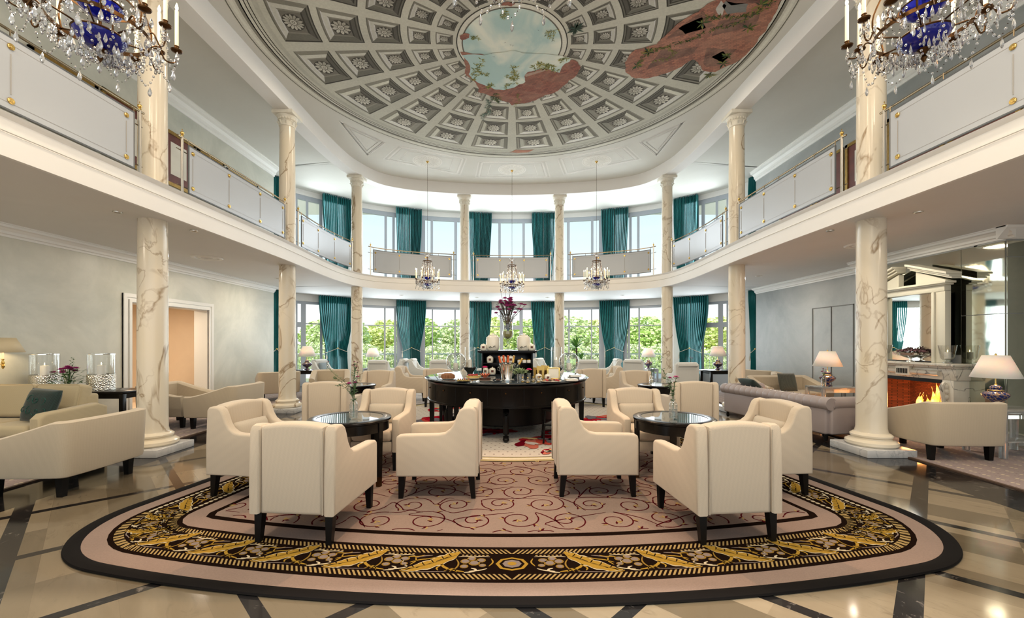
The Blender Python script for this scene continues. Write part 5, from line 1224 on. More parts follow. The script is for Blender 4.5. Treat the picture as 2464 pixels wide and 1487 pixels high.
# ------------------------------------------------------------------ chandeliers
def drop_mesh(mb, c, L, r, n=6, flat=.55, mi=0):
    x, y, z = c; mb.lathe([(0, -L), (r * .55, -L * .9), (r, -L * .62), (r * .6, -L * .3), (.0012, 0)], (x, y, z), n, mi, sy=flat)
def beads(P, r, mb):
    L = sum(math.dist(a, b) for a, b in zip(P, P[1:])); n = max(3, int(L / (r * 2.9))); Q = resample(P, n)
    for i, q in enumerate(Q):
        if i % 2 == 0: mb.ball(q, r, 6, 4, 0, (1, 1, 1.15))
        else: mb.ball(q, r * .45, 4, 3, 1)
def sag(a, b, d, n=10):
    return [tuple(a[i] + (b[i] - a[i]) * t / n - (d * 4 * (t / n) * (1 - t / n) if i == 2 else 0) for i in range(3)) for t in range(n + 1)]
m_jet = simple('dark_bead_link', (.05, .03, .02), .3, .6)
def chandelier(label, loc, G='crystal candle chandeliers'):
    t = thing('chandelier', label, 'chandelier', loc, 0, G)
    # frame: lower ring, crown ring, straps
    mb = MB(); Rg = .235; zr = .20
    mb.lathe([(Rg, zr - .012), (Rg + .004, zr - .012), (Rg + .004, zr + .012), (Rg, zr + .012), (Rg, zr - .012)], n=48); mb.build('main_ring', [m_bronze], t)
    mb = MB(); mb.lathe([(.13, .80), (.134, .80), (.134, .825), (.13, .825), (.13, .80)], n=36); mb.build('crown_ring', [m_bronze], t); mb = MB(); mb.lathe([(.165, .36), (.168, .36), (.168, .372), (.165, .372), (.165, .36)], n=36); mb.build('middle_ring', [m_bronze], t)
    for k in range(6):
        a = 2 * PI * k / 6; mb = MB(); mb.tube(smooth([(Rg * cos(a), Rg * sin(a), zr), (.26 * cos(a), .26 * sin(a), .32), (.18 * cos(a), .18 * sin(a), .5), (.14 * cos(a), .14 * sin(a), .68), (.132 * cos(a), .132 * sin(a), .81)], 2), .0055, 6); mb.build('strap', [m_bronze], t)
        mb = MB(); mb.tube([(0, 0, zr - .06), (Rg * .6 * cos(a), Rg * .6 * sin(a), zr - .02), (Rg * cos(a), Rg * sin(a), zr)], .005, 6); mb.build('spoke', [m_bronze], t)
    mb = MB(); mb.lathe([(0, -.01), (.006, 0), (.016, .02), (.008, .04), (.02, .055), (.035, .07), (.012, .085), (.008, .12), (.01, .9), (.03, .92), (.012, .95), (.0, .96)], n=16); mb.build('stem', [m_bronze], t)
    mb = MB(); mb.lathe([(.0, .078), (.06, .082), (.095, .10), (.12, .13), (.125, .15), (.118, .14), (.085, .112), (.0, .09)], n=40); mb.build('blue_bowl', [m_blue], t)
    mb = MB(); mb.lathe([(.0, .262), (.05, .268), (.095, .30), (.11, .34), (.105, .33), (.05, .28), (0, .272)], n=36); mb.build('blue_bowl', [m_blue], t)
    mb = MB(); mb.lathe([(.124, .145), (.130, .151), (.124, .158)], n=40); mb.build('bowl_rim', [m_bronze], t); mb = MB(); mb.lathe([(.11, .336), (.116, .342), (.11, .348)], n=36); mb.build('bowl_rim', [m_bronze], t)
    # twelve arms
    for k in range(12):
        a = 2 * PI * (k + .5) / 12; ca, sa = cos(a), sin(a); ro = .365 if k % 2 else .335; zc = .235 if k % 2 else .275
        def rp_(r, z): return (r * ca, r * sa, z)
        mb = MB(); mb.tube(smooth([rp_(Rg, zr), rp_(Rg + .035, zr + .03), rp_(Rg + .055, zr - .02), rp_(Rg + .07, zr - .055), rp_(ro - .01, zr - .05), rp_(ro, zr - .01), rp_(ro, zc)], 2), .0048, 7); am = mb.build('arm', [m_bronze], t)
        mb = MB(); mb.lathe([(0, -.012), (.012, -.008), (.030, .0), (.034, .008), (.012, .008), (.0125, .03), (.015, .032), (.015, .036), (0, .036)], rp_(ro, zc), 16); mb.build('drip_pan', [m_bronze], am)
        mb = MB(); mb.lathe([(.0105, 0), (.0105, .235), (.008, .24), (0, .24)], rp_(ro, zc + .034), 12); cd = mb.build('candle', [m_candle], t)
        mb = MB(); mb.lathe([(0, 0), (.006, .004), (.009, .018), (.006, .034), (.0, .052)], rp_(ro, zc + .274), 10); mb.build('candle_bulb', [m_flame], cd)
        for g in range(3):
            b = a + (g - 1) * .1; mb = MB(); drop_mesh(mb, (ro * cos(b) , ro * sin(b), zc - .02 - .012 * (g == 1)), .062, .0155); mb.build('crystal_drop', [m_crystal], t, smooth=False)
        a2 = 2 * PI * (k + 1.5) / 12; ro2 = .335 if k % 2 else .365; zc2 = .275 if k % 2 else .235
        mb = MB(); beads(sag(rp_(ro, zc - .03), (ro2 * cos(a2), ro2 * sin(a2), zc2 - .03), .165), .0078, mb); mb.build('bead_chain', [m_bead, m_jet], t, smooth=False)
        mb = MB(); beads(sag(rp_(ro, zc - .03), (.15 * cos(a2), .15 * sin(a2), .06), .05), .0075, mb); mb.build('bead_chain', [m_bead, m_jet], t, smooth=False)
        mb = MB(); beads([(.132 * ca, .132 * sa, .80), (.165 * ca, .165 * sa, .58), (.168 * ca, .168 * sa, .36), (.20 * ca, .20 * sa, .26), (Rg * ca, Rg * sa, zr)], .0078, mb); mb.build('bead_chain', [m_bead, m_jet], t, smooth=False)
        mb = MB(); beads([(.05 * ca, .05 * sa, .955), (.11 * ca, .11 * sa, .90), (.134 * ca, .134 * sa, .82)], .006, mb); mb.build('bead_chain', [m_bead, m_jet], t, smooth=False)
        for q_ in (((Rg * ca, Rg * sa, zr - .015), .07, .018), ((.15 * cos(a2), .15 * sin(a2), .055), .062, .016), ((.134 * ca, .134 * sa, .795), .05, .011)): mb = MB(); drop_mesh(mb, *q_); mb.build('crystal_pendant', [m_crystal], t, smooth=False)
        mb = MB(); drop_mesh(mb, ((ro + ro2) / 2 * cos((a + a2) / 2), (ro + ro2) / 2 * sin((a + a2) / 2), (zc + zc2) / 2 - .20), .066, .017); mb.build('crystal_drop', [m_crystal], t, smooth=False)
    # bottom basket
    for k in range(12):
        a = 2 * PI * k / 12; mb = MB(); beads(sag((Rg * cos(a), Rg * sin(a), zr - .02), (.03 * cos(a), .03 * sin(a), .03), .06), .007, mb); mb.build('bead_chain', [m_bead, m_jet], t, smooth=False)
    mb = MB(); r_ = random.Random(3)
    for k in range(90):
        a = r_.uniform(0, 6.28); rr = r_.uniform(.03, .36); z = .0 + .20 * rr / .33 * .8 + r_.uniform(-.01, .02); drop_mesh(mb, (rr * cos(a), rr * sin(a), z + .02), .055, .014)
    for k in range(60):
        a = r_.uniform(0, 6.28); z = r_.uniform(.35, .85); rr = .15 + .02 * sin(z * 5); drop_mesh(mb, (rr * cos(a), rr * sin(a), z), .035, .009)
    o = mb.build('crystal_cluster', [m_crystal], t, smooth=False); o['kind'] = 'stuff'
    mb = MB(); mb.lathe([(.0, .965), (.04, .96), (.075, .99), (.085, 1.03), (.07, 1.0), (.03, .975)], n=14, flute=.2, nf=7); mb.build('crystal_crown', [m_crystal], t, smooth=False)
    # chain up to the ceiling
    H = 6.835 - loc[2]; mb = MB(); z = .96; i = 0
    while z < H - .05:
        Q = [(.008 * cos(q) * (1 if i % 2 else 0), .008 * cos(q) * (0 if i % 2 else 1), z + .017 + .019 * sin(q)) for q in [2 * PI * g / 8 for g in range(9)]]; mb.tube(Q, .0022, 4, cap=False); z += .030; i += 1
    mb.build('chain', [m_bronze], t)
    mb = MB(); mb.lathe([(0, H - .06), (.012, H - .055), (.03, H - .03), (.045, H - .005), (.045, H)], n=20); mb.build('ceiling_rose', [m_brass], t)
    return t
CH = [(-2.49, 2.55, 3.20, 'crystal chandelier with blue glass bowls filling the top left corner'), (2.49, 2.55, 3.20, 'crystal chandelier with blue glass bowls filling the top right corner'), (0, 2.04, 3.27, 'crystal chandelier whose lowest beads show at the top centre'),
      (-2.49, 12.43, 3.08, 'small looking lit chandelier hanging far back, left of three'), (0, 13.08, 3.07, 'small looking lit chandelier hanging far back, middle of three'), (2.49, 12.43, 3.08, 'small looking lit chandelier hanging far back, right of three')]
ch0 = None
for x, y, z, lb in CH:
    if ch0 is None: ch0 = chandelier(lb, (x, y, z))
    else:
        o = dup(ch0, (x, y, z), R(11 * len(lb)), lb)
        for c_ in children(o):      # the far ones hang on longer chains
            if c_.name.startswith('chain'): c_.scale.z = (6.835 - z) / (6.835 - CH[0][2])
            if c_.name.startswith('ceiling_rose'): c_.location.z += CH[0][2] - z
    light('chandelier_light', 'POINT', (x, y, z + .55), 22, (1, .80, .55), shadow_soft_size=.3)
KIDS.clear()
# ------------------------------------------------------------------ table lamps
def table_lamp(label, loc, G='blue porcelain table lamps', s=1.0):
    t = thing('table_lamp', label, 'lamp', loc, 0, G)
    def sc(p): return [(r * s, z * s) for r, z in p]
    mb = MB(); mb.lathe(sc([(.0, .0), (.075, 0), (.078, .015), (.05, .03), (.03, .05), (.045, .075), (.10, .11), (.13, .15), (.135, .175), (.11, .20), (.075, .215), (.06, .225)]), n=40, flute=.035, nf=10); mb.build('urn', [m_porc], t)
    mb = MB(); mb.lathe(sc([(.06, .222), (.072, .235), (.05, .25), (.062, .262), (.05, .285), (.02, .30)]), n=32); mb.build('urn_lid', [m_porc], t)
    mb = MB(); mb.lathe(sc([(.078, .222), (.08, .228), (.075, .234)]), n=32); mb.lathe(sc([(.022, .298), (.012, .31), (.007, .33), (.007, .70), (.014, .705), (.01, .72), (0, .73)]), n=16); mb.build('brass_fitting', [m_brass], t)
    mb = MB(); mb.lathe(sc([(.25, .40), (.13, .70)]), n=48); sh = mb.build('lamp_shade', [m_shade], t); md = sh.modifiers.new('t', 'SOLIDIFY'); md.thickness = .003
    mb = MB(); mb.lathe(sc([(.13, .70), (.02, .701)]), n=32); mb.build('shade_top', [m_shadein], sh)
    o = light('lamp_bulb', 'POINT', (0, 0, .52 * s), 4.5, (1, .82, .58), shadow_soft_size=.05); o.parent = t
    return t
table_lamp('white shaded lamp with blue gilt urn on the acrylic table by the right wall', (6.32, 8.45, .625))
table_lamp('largest white shaded blue urn lamp at the right edge beside the fireplace', (6.56, 5.72, .625))
table_lamp('blue lamp on the black table by the far left window', (-6.12, 12.6, .685))
table_lamp('blue lamp behind the pale chair right of the third left column', (-4.92, 14.9, .60))
table_lamp('blue lamp on the white table between the two right columns', (4.72, 14.6, .60))
table_lamp('blue lamp on the far right black table', (6.22, 12.75, .685))
def side_table(name, label, x, y, w, d, h, mat, z=.0135, leg=.03, shelf=None, rz=0, top=.035):
    t = thing(name, label, 'table', (x, y, z), R(rz)); h -= z
    mb = MB(); mb.bev((-w / 2, -d / 2, h - top), (w / 2, d / 2, h), .006); mb.build('tabletop', [mat], t)
    if leg > .02 and mat is not m_lamptab: mb = MB(); mb.box((-w / 2 + .03, -d / 2 + .03, h - top - .07), (w / 2 - .03, d / 2 - .03, h - top)); mb.build('apron', [mat], t, smooth=False)
    for sx in (-1, 1):
        for sy in (-1, 1): mb = MB(); mb.bev((sx * (w / 2 - leg) - leg, sy * (d / 2 - leg) - leg, 0), (sx * (w / 2 - leg) + leg, sy * (d / 2 - leg) + leg, h - top), .004); mb.build('leg', [mat], t)
    if shelf: mb = MB(); mb.bev((-w / 2 + .02, -d / 2 + .02, shelf), (w / 2 - .02, d / 2 - .02, shelf + .02), .004); mb.build('shelf', [mat], t)
    return t
m_acr = Mat('clear_acrylic', (.9, .92, .92), .05, 0, Transmission_Weight=.75, IOR=1.3).m
side_table('side_table', 'clear acrylic side table with lamp by the right wall', 6.42, 8.42, .80, .5, .625, m_acr, shelf=.2)
side_table('side_table', 'clear acrylic table under the largest lamp beside the fireplace', 6.62, 5.62, .72, .5, .625, m_acr, shelf=.2)
side_table('console_table', 'black console table behind the left sofa holding two hurricane lanterns', -6.42, 6.42, 1.5, .55, .78, m_black, shelf=.25)
side_table('side_table', 'black square table with lamp by the far left window', -5.95, 12.5, 1.3, .6, .685, m_black, z=.0)
side_table('side_table', 'black square table with lamp behind the second right column', 6.25, 12.5, 1.05, .7, .685, m_black)
side_table('side_table', 'white low table with lamp right of the third left column', -4.9, 14.9, .6, .45, .60, m_frame, z=0)
side_table('side_table', 'white low table with lamp near the right windows', 4.72, 14.6, .55, .45, .60, m_frame, z=0)
side_table('side_table', 'low black table at the near end of the leather sofa behind the column', 5.55, 6.42, .5, .45, .40, m_blackw)
t = thing('pedestal_table', 'small round white topped table on one metal leg near right windows', 'table', (5.36, 12.6, .0)); mb = MB(); mb.lathe([(0, .66), (.3, .66), (.3, .69), (0, .69)], n=40); mb.build('tabletop', [m_frame], t); mb = MB(); mb.lathe([(.2, 0), (.2, .02), (.035, .04), (.03, .66)], n=24); mb.build('pedestal', [m_steel], t)
bottle_vase('tiny pink flowers in a bottle on the far left black table', (-5.45, 12.45, .685), [(.03, 0, .24, .03), (-.02, 0, .2, .02)], 7)
bottle_vase('pink buds in a bottle on the round metal leg table', (5.33, 12.55, .69), [(.03, 0, .34, .03), (-.03, 0, .36, .028)], 8)
bottle_vase('mauve flowers in a bottle beside the lamp on the acrylic table', (6.12, 8.28, .625), [(-.03, 0, .30, .032), (.03, 0, .28, .03), (0, .02, .36, .025), (.04, 0, .34, .02)], 9)
# wall lamp, lanterns and bouquet behind the left sofa
t = thing('wall_lamp', 'brass swing arm lamp with cream shade at the left picture edge', 'lamp', (-7.0, 5.8, 1.2))
mb = MB(); mb.tube([(-.2, 0, 0), (.02, 0, 0)], .008, 8); mb.lathe([(.0, -.07), (.012, -.05), (.02, -.02), (.01, 0), (.022, .02), (.01, .05), (.016, .07), (.008, .075)], (0, 0, 0), 16); mb.build('brass_arm', [m_brass], t)
mb = MB(); mb.lathe([(.009, .07), (.009, .19)], n=12); mb.build('candle_sleeve', [m_candle], t)
mb = MB(); mb.lathe([(.21, .165), (.12, .365)], n=40); sh = mb.build('lamp_shade', [simple('tan_card_shade', (.62, .52, .34), .6)], t); sh.modifiers.new('t', 'SOLIDIFY').thickness = .003
mb = MB(); mb.lathe([(.12, .365), (.02, .366)], n=30); mb.build('shade_top', [m_brass], sh)
o = light('wall_lamp_bulb', 'POINT', (0, 0, .24), 8, (1, .75, .45), shadow_soft_size=.05); o.parent = t
def hurricane(label, loc, r=.165, h=.55, base=.24, G='glass hurricane lanterns'):
    t = thing('hurricane_lantern', label, 'lantern', loc, 0, G)
    mb = MB(); mb.lathe([(0, 0), (r, 0), (r * 1.02, .01)] + [(r * (1.0 + .012 * (i % 2)), base * (.1 + .85 * i / 12)) for i in range(13)] + [(r, base), (r * .96, base), (r * .96, .015), (0, .015)], n=48); mb.build('silver_holder', [m_hammer], t)
    mb = MB(); mb.lathe([(r * .95, .02), (r * .97, h)], n=48); g = mb.build('glass_cylinder', [m_glass], t)
    mb = MB(); mb.lathe([(r * .965, h - .012), (r * .985, h - .012), (r * .985, h), (r * .965, h)], n=48); mb.build('rim', [m_silver], t)
    mb = MB(); mb.lathe([(.05, base * .8), (.05, base + .13), (.04, base + .135), (0, base + .13)], n=24); mb.lathe([(0, .02), (.03, .02), (.03, base * .8), (.06, base * .8)], n=16); c = mb.build('candle', [m_wax], t)
    mb = MB(); mb.lathe([(0, base + .14), (.005, base + .15), (.0, base + .18)], n=8); mb.build('flame', [m_flame], c); return t
M = Mat('hammered_silver', (.78, .76, .70), .16, 1); v_ = M.n('TexVoronoi'); v_.inputs['Scale'].default_value = 60; M.l(M.n('TexCoord').outputs['Object'], v_.inputs['Vector']); M.bump(E(M.nt, v_.outputs['Distance']), .8, .01); m_hammer = M.m
hurricane('hammered silver lantern with candle left of the magenta bouquet', (-6.98, 6.30, .78)); hurricane('hammered silver lantern with candle right of the magenta bouquet', (-6.25, 6.42, .78))
t = thing('bouquet', 'magenta flowers in a glass vase between the two silver lanterns', 'flowers', (-6.62, 6.30, .78)); mb = MB(); mb.lathe([(.05, 0), (.055, .02), (.065, .16), (.075, .2)], n=24); mb.build('vase', [m_vglass], t)
r_ = random.Random(9); mbs = MB(); mbl = MB()
for i in range(13):
    a = r_.uniform(0, 6.28); rr = r_.uniform(.03, .20); h = .34 - rr * .5 + r_.uniform(-.03, .05); p_ = (rr * cos(a) * 1.2, rr * sin(a) * .7, h); mbs.tube([(0, 0, .03), (p_[0] * .4, p_[1] * .4, .2), p_], .003, 5); mb = MB(); flower(mb, p_, .05, 15, i); mb.build('flower_head', [m_pink], t, smooth=False, fix=False)
for i in range(140): a = r_.uniform(0, 6.28); rr = r_.uniform(.02, .22); leaf(mbl, (rr * cos(a), rr * sin(a) * .6, r_.uniform(.1, .30)), (cos(a), sin(a), r_.uniform(-.3, .7)), .055, .014)
for i in range(24): leaf(mbl, (.05 + .02 * sin(i), 0, .3 + i * .008), (cos(i * 2), sin(i * 2), .4), .035, .01)
mbs.build('stem', [m_leaf], t); mbl.build('foliage', [m_leaf], t, smooth=False, fix=False)

# ------------------------------------------------------------------ round buffet
BX, BY = -.09, 7.42
t = thing('buffet_table', 'large round black buffet counter with drawers and square legs in the centre', 'buffet', (BX, BY, ZR + .006)); Zb = .92 - ZR - .006
mb = MB(); Rb = 1.41; mb.lathe([(0, Zb - .035), (Rb - .03, Zb - .035), (Rb, Zb - .025), (Rb + .006, Zb - .012), (Rb - .004, Zb - .003), (Rb - .02, Zb), (0, Zb)], n=120); mb.build('countertop', [m_top], t)
mb = MB(); mb.lathe([(Rb - .05, Zb - .035), (Rb - .03, Zb - .05), (Rb - .05, Zb - .075), (Rb - .055, Zb - .09), (Rb - .055, .55), (Rb - .04, .545), (Rb - .04, .525), (Rb - .06, .515), (Rb - .12, .515), (Rb - .12, Zb - .04)], n=120); mb.build('apron', [m_black], t)
for k in range(16):
    a = 2 * PI * (k + .5) / 16; mb = MB(); x, y = (Rb - .054) * sin(a), (Rb - .054) * cos(a); mb.box((-.003, -.003, .57), (.003, .003, Zb - .1)); mb.build('drawer_joint', [m_blackw], t, smooth=False, mat=Matrix.Translation((x, y, 0)))
    a = 2 * PI * k / 16; x, y = (Rb - .05) * sin(a), (Rb - .05) * cos(a); mb = MB(); mb.ball((x, y, .74), .013, 8, 6); mb.build('drawer_knob', [m_bronze], t)
for k in (38, 75, 112, 150, -38, -75, -112, -150):
    for q in (-.05, .05):
        a = R(180 + k) + q; x, y = (Rb - .11) * sin(a), (Rb - .11) * cos(a); mb = MB(); taper_leg(mb, x, y, .55, .034, .026); mb.build('leg', [m_blackw], t, smooth=False)
mb = MB(); mb.lathe([(.0, .15), (.80, .15), (.82, .17), (.82, .56), (0, .56)], n=60); mb.build('inner_drum', [m_blackw], t)
for k in range(6):
    a = 2 * PI * k / 6 + PI; x, y = 1.12 * sin(a), 1.12 * cos(a); ux, uy = sin(a), cos(a)
    mb = MB(); mb.tube(smooth([(x * .75, y * .75, .50), (x * .98, y * .98, .44), (x * 1.0, y * 1.0, .25), (x * .98, y * .98, .07), (x * 1.06, y * 1.06, .035)], 2), .045, 10, rs=None); mb.ball((x * 1.05, y * 1.05, .038), .05, 12, 8, 0, (1, 1, .72)); mb.build('claw_foot', [m_blackw], t)
def at_c(px, py_off, d):  # x for a measured pixel column at distance d
    return (px - CX) * d / FOC
ZC = .921
# hutch
hx, hy = at_c(1221, 0, 7.55), 7.55
t = thing('display_shelf', 'black two tier display shelf standing in the middle of the buffet', 'shelf', (hx, hy, ZC))
for n_, a, b in (('top_board', (-.52, -.2, .405), (.52, .2, .438)), ('side_panel', (-.45, -.17, 0), (-.425, .17, .405)), ('side_panel', (.425, -.17, 0), (.45, .17, .405)), ('back_panel', (-.43, .15, 0), (.43, .17, .405)), ('shelf', (-.43, -.16, .205), (.43, .15, .22)), ('shelf', (-.43, -.16, 0), (.43, .15, .014)), ('cornice', (-.49, -.185, .39), (.49, .185, .406))):
    mb = MB(); mb.bev(a, b, .004); mb.build(n_, [m_black], t)
def jar(label, loc, r, h, lab=1, G='white porcelain jars'):
    t = thing('porcelain_jar', label, 'jar', loc, 0, G)
    mb = MB(); mb.lathe([(0, 0), (r * .78, 0), (r * .95, h * .10), (r, h * .3), (r, h * .62), (r * .92, h * .76), (r * .66, h * .83), (r * .62, h * .85)], n=36); mb.build('body', [m_porcw], t)
    mb = MB(); mb.lathe([(r * .66, h * .84), (r * .64, h * .88), (r * .2, h * .91), (r * .12, h * .93), (r * .17, h * .98), (0, h)], n=24); mb.build('lid', [m_porcw], t)
    if lab:
        mb = MB(); A_ = [R(-90 + q) for q in range(-22, 23, 4)]; mb.add([(r * 1.006 * cos(a), r * 1.006 * sin(a), z) for z in (h * .30, h * .60) for a in A_], [(i, i + 1, len(A_) + i + 1, len(A_) + i) for i in range(len(A_) - 1)]); l = mb.build('label', [m_jlab], t, fix=False)
        mb = MB(); B_ = [R(-90 + q) for q in range(-16, 17, 4)]; mb.add([(r * 1.012 * cos(a), r * 1.012 * sin(a), z) for z in (h * .34, h * .56) for a in B_], [(i, i + 1, len(B_) + i + 1, len(B_) + i) for i in range(len(B_) - 1)]); mb.build('label_print', [m_red], l, fix=False)
    return t
m_goldp = simple('gold_paper', (.62, .42, .12), .35, .5)
m_jlab = simple('black_label', (.03, .025, .02), .4)
d0 = 7.5; zt = ZC + .438
for px, w_, h_, lb, lab in ((1186, .122, .31, 'large white lidded jar on the shelf top left of the flower vase', 0), (1260, .122, .31, 'large white lidded jar on the shelf top right of the flower vase', 0), (1164, .055, .125, 'small white jar with dark label at the left end of the shelf top', 1), (1279, .055, .125, 'small white jar with dark label at the right end of the shelf top', 1)):
    j = jar(lb, (at_c(px, 0, d0), d0 - (.06 if lab else 0), zt), w_, h_, lab)
    if not lab:   # painted sprig
        s_ = 1 if px > 1230 else -1; mb = MB(); P_ = [(.03 * s_, .02), (-.02 * s_, .06), (.02, .10), (-.01, .045)]
        Q = [(sin(u / .122) * .1235, -cos(u / .122) * .1235, z + .02) for u, z in smooth([(-.07, .03), (-.03, .045), (.0, .03), (.03, .05), (.06, .04)], 2)]; mb.tube(Q, .0025, 4)
        for u, z in ((-.06, .05), (-.035, .06), (-.02, .045), (.02, .06), (.04, .07), (-.045, .035)): mb.ball((sin(u / .122) * .122, -cos(u / .122) * .122, z + .01), .010, 6, 4, 0, (1, .4, .7))
        mb.build('painted_sprig', [simple('dark_sprig_paint', (.10, .10, .07), .5) if 'dark_sprig_paint' not in bpy.data.materials else bpy.data.materials['dark_sprig_paint']], j)
for px, z, lb in ((1179, .22, 'white jar with dark label on the upper shelf at the left'), (1211, .22, 'white jar on the upper shelf behind the orange foil bottles'), (1229, .22, 'white jar on the upper shelf behind the gold foil bottles'), (1168, .014, 'white jar with dark label on the counter behind the orange flower'), (1185, .014, 'white jar with dark label on the counter left of the silver bucket')):
    jar(lb, (at_c(px, 0, 7.42), 7.43, ZC + z), .058, .135)
for px in (1250, 1262, 1273):
    t = thing('preserve_jar', 'short jam jar on the upper shelf, ' + {1250: 'nearest the gold bottle', 1262: 'middle of three', 1273: 'at the right end'}[px], 'jar', (at_c(px, 0, 7.42), 7.43, ZC + .22), 0, 'short jam jars on the shelf'); mb = MB(); mb.lathe([(0, 0), (.033, 0), (.036, .01), (.036, .05), (0, .05)], n=20); mb.build('glass_body', [m_wax], t); mb = MB(); mb.lathe([(.034, .05), (.034, .066), (0, .068)], n=20); mb.build('lid', [m_gold], t)
# flower vase on top
t = thing('flower_vase', 'tall footed glass vase of purple flowers on top of the black shelf', 'vase', (at_c(1222, 0, 7.5), 7.5, zt))
mb = MB(); mb.lathe([(0, .004), (.085, .004), (.088, .012), (.03, .03), (.018, .05), (.03, .075), (.035, .09), (.015, .115), (.02, .14), (.014, .16), (.035, .19), (.085, .24), (.10, .30), (.085, .38), (.08, .45), (.10, .54), (.125, .60)], n=48); mb.build('footed_glass', [m_vglass], t)
mb = MB(); mb.lathe([(0, .20), (.07, .235), (.09, .29), (.08, .34), (0, .34)], n=24); mb.build('glass_pebbles', [simple('golden_pebbles', (.35, .33, .10), .2, 0, .6, 60)], t)
r_ = random.Random(31); ms = MB(); ml = MB()
for i in range(46):
    a = r_.uniform(0, 6.28); rr = r_.uniform(.02, .25) if i else .36; h = .90 - rr * .7 + r_.uniform(-.08, .08); p_ = (rr * cos(a) if i else .30, rr * sin(a) * .7, h if i else .80); ms.tube(smooth([(0, 0, .28), (p_[0] * .25, p_[1] * .25, .55), p_], 1), .0035, 5)
    mb = MB(); flower(mb, p_, .05, 14, i); mb.build('flower_head', [m_pinkd] if 'm_pinkd' in globals() else [m_pink], t, smooth=False, fix=False)
for i in range(420): a = r_.uniform(0, 6.28); z = r_.uniform(.35, .84); rr = r_.uniform(0, .07 + max(0, z - .5) * .75); leaf(ml, (rr * cos(a), rr * sin(a) * .7, z), (cos(a), sin(a), r_.uniform(-.3, .8)), .045, .011)
ms.tube(smooth([(0, 0, .3), (.02, 0, .8), (.03, 0, 1.0), (.10, 0, 1.14), (.09, 0, 1.2)], 2), .003, 5)
for x in (-.13, -.05, .03): ms.tube([(0, 0, .4), (x * .6, 0, .8), (x, 0, 1.07)], .003, 5); ms.ball((x, 0, 1.07), .007, 6, 4, 0, (1, 1, 3))
ms.build('stem', [m_twig], t); ml.build('foliage', [simple('dark_foliage', (.05, .09, .05), .5)], t, smooth=False, fix=False)
# champagne bucket
bx, by = at_c(1221, 0, 6.5), 6.55
t = thing('champagne_bucket', 'silver champagne bucket at the front of the buffet', 'bucket', (bx, by, ZC)); mb = MB(); mb.lathe([(0, 0), (.12, 0), (.12, .008), (.095, .01), (.093, .02), (.12, .235), (.13, .24), (.132, .25), (.122, .25), (.116, .235), (.09, .03), (0, .03)], n=48); mb.build('pail', [m_silver], t)
for sx in (-1, 1): mb = MB(); mb.tube([(sx * .118, 0, .2), (sx * .15, 0, .19), (sx * .15, 0, .15), (sx * .112, 0, .14)], .006, 6); mb.build('handle', [m_silver], t)
def bottle(label, dx, dy, tx, ty, foil):
    t = thing('champagne_bottle', label, 'bottle', (bx + dx, by + dy, ZC + .035), 0, 'champagne bottles in the silver bucket'); t.rotation_euler = (R(ty), R(tx), 0)
    mb = MB(); mb.lathe([(0, 0), (.038, 0), (.04, .02), (.04, .16), (.03, .2), (.0165, .24)], n=20); mb.build('glass_body', [m_darkgl], t)
    mb = MB(); mb.lathe([(.0175, .235), (.0155, .29), (.0155, .325), (.018, .33), (.018, .342), (0, .346)], n=16); mb.build('foil', [foil], t)
m_darkgl = simple('dark_green_bottle', (.01, .02, .01), .08); m_of = simple('orange_foil', (.75, .13, .03), .3, .4); m_gf = simple('gold_foil', (.75, .50, .14), .25, .8)
bottle('champagne bottle with orange foil leaning left in the bucket', -.05, -.01, -14, 0, m_of); bottle('champagne bottle with orange foil upright in the bucket', .0, -.03, 2, 2, m_of)
bottle('champagne bottle with gold foil tilted right in the bucket', .045, .01, 10, 0, m_gf); bottle('champagne bottle with gold foil lying far right over the rim', .06, -.03, 30, 0, m_gf); bottle('champagne bottle with dark orange foil at the back of the bucket', -.03, .05, -6, -6, m_of)
# glass globes, cylinders
def globe(label, loc, sgn):
    t = thing('glass_globe_lantern', label, 'lantern', loc, 0, 'footed glass globe lanterns'); mb = MB(); mb.lathe([(0, .003), (.085, .003), (.088, .01), (.03, .03), (.022, .06), (.035, .08), (.03, .10)] + [(.165 * cos(q), .26 + .165 * sin(q)) for q in [R(-78 + i * 7) for i in range(21)]] + [(.118, .375)], n=48); mb.build('glass_globe', [m_vglass], t)
    mb = MB(); mb.lathe([(0, .105), (.042, .105), (.042, .235), (0, .235)], n=24); c = mb.build('candle', [m_wax], t); mb = MB(); mb.tube([(0, 0, .23), (0, 0, .25)], .002, 4); mb.build('wick', [m_black], c)
globe('big footed glass globe with pillar candle on the left of the buffet', (at_c(1097, 0, 7.05), 7.05, ZC), 1); globe('big footed glass globe with pillar candle on the right of the buffet', (at_c(1369, 0, 7.0), 7.0, ZC), 1)
def cyl(label, loc):
    t = thing('glass_cylinder_lantern', label, 'lantern', loc, 0, 'glass cylinder lanterns on smoky bowls'); mb = MB(); mb.lathe([(.03, .0), (.06, .01), (.05, .04), (.06, .07), (.10, .11), (.115, .15), (.10, .15), (.05, .09), (0, .08)], n=36); mb.build('smoky_bowl', [m_smoke], t)
    mb = MB(); mb.lathe([(.088, .13), (.088, .50)], n=40); mb.build('glass_cylinder', [m_glass], t); mb = MB(); mb.lathe([(0, .09), (.035, .09), (.035, .28), (0, .28)], n=24); c = mb.build('candle', [m_wax], t); mb = MB(); mb.lathe([(0, .285), (.005, .30), (0, .325)], n=8); mb.build('flame', [m_flame], c)
m_smoke = simple('smoked_glass', (.05, .05, .04), .08, .3)
cyl('tall glass cylinder with lit candle right of the left globe', (at_c(1131, 0, 7.35), 7.35, ZC)); cyl('tall glass cylinder with lit candle left of the right globe', (at_c(1339, 0, 7.35), 7.35, ZC))
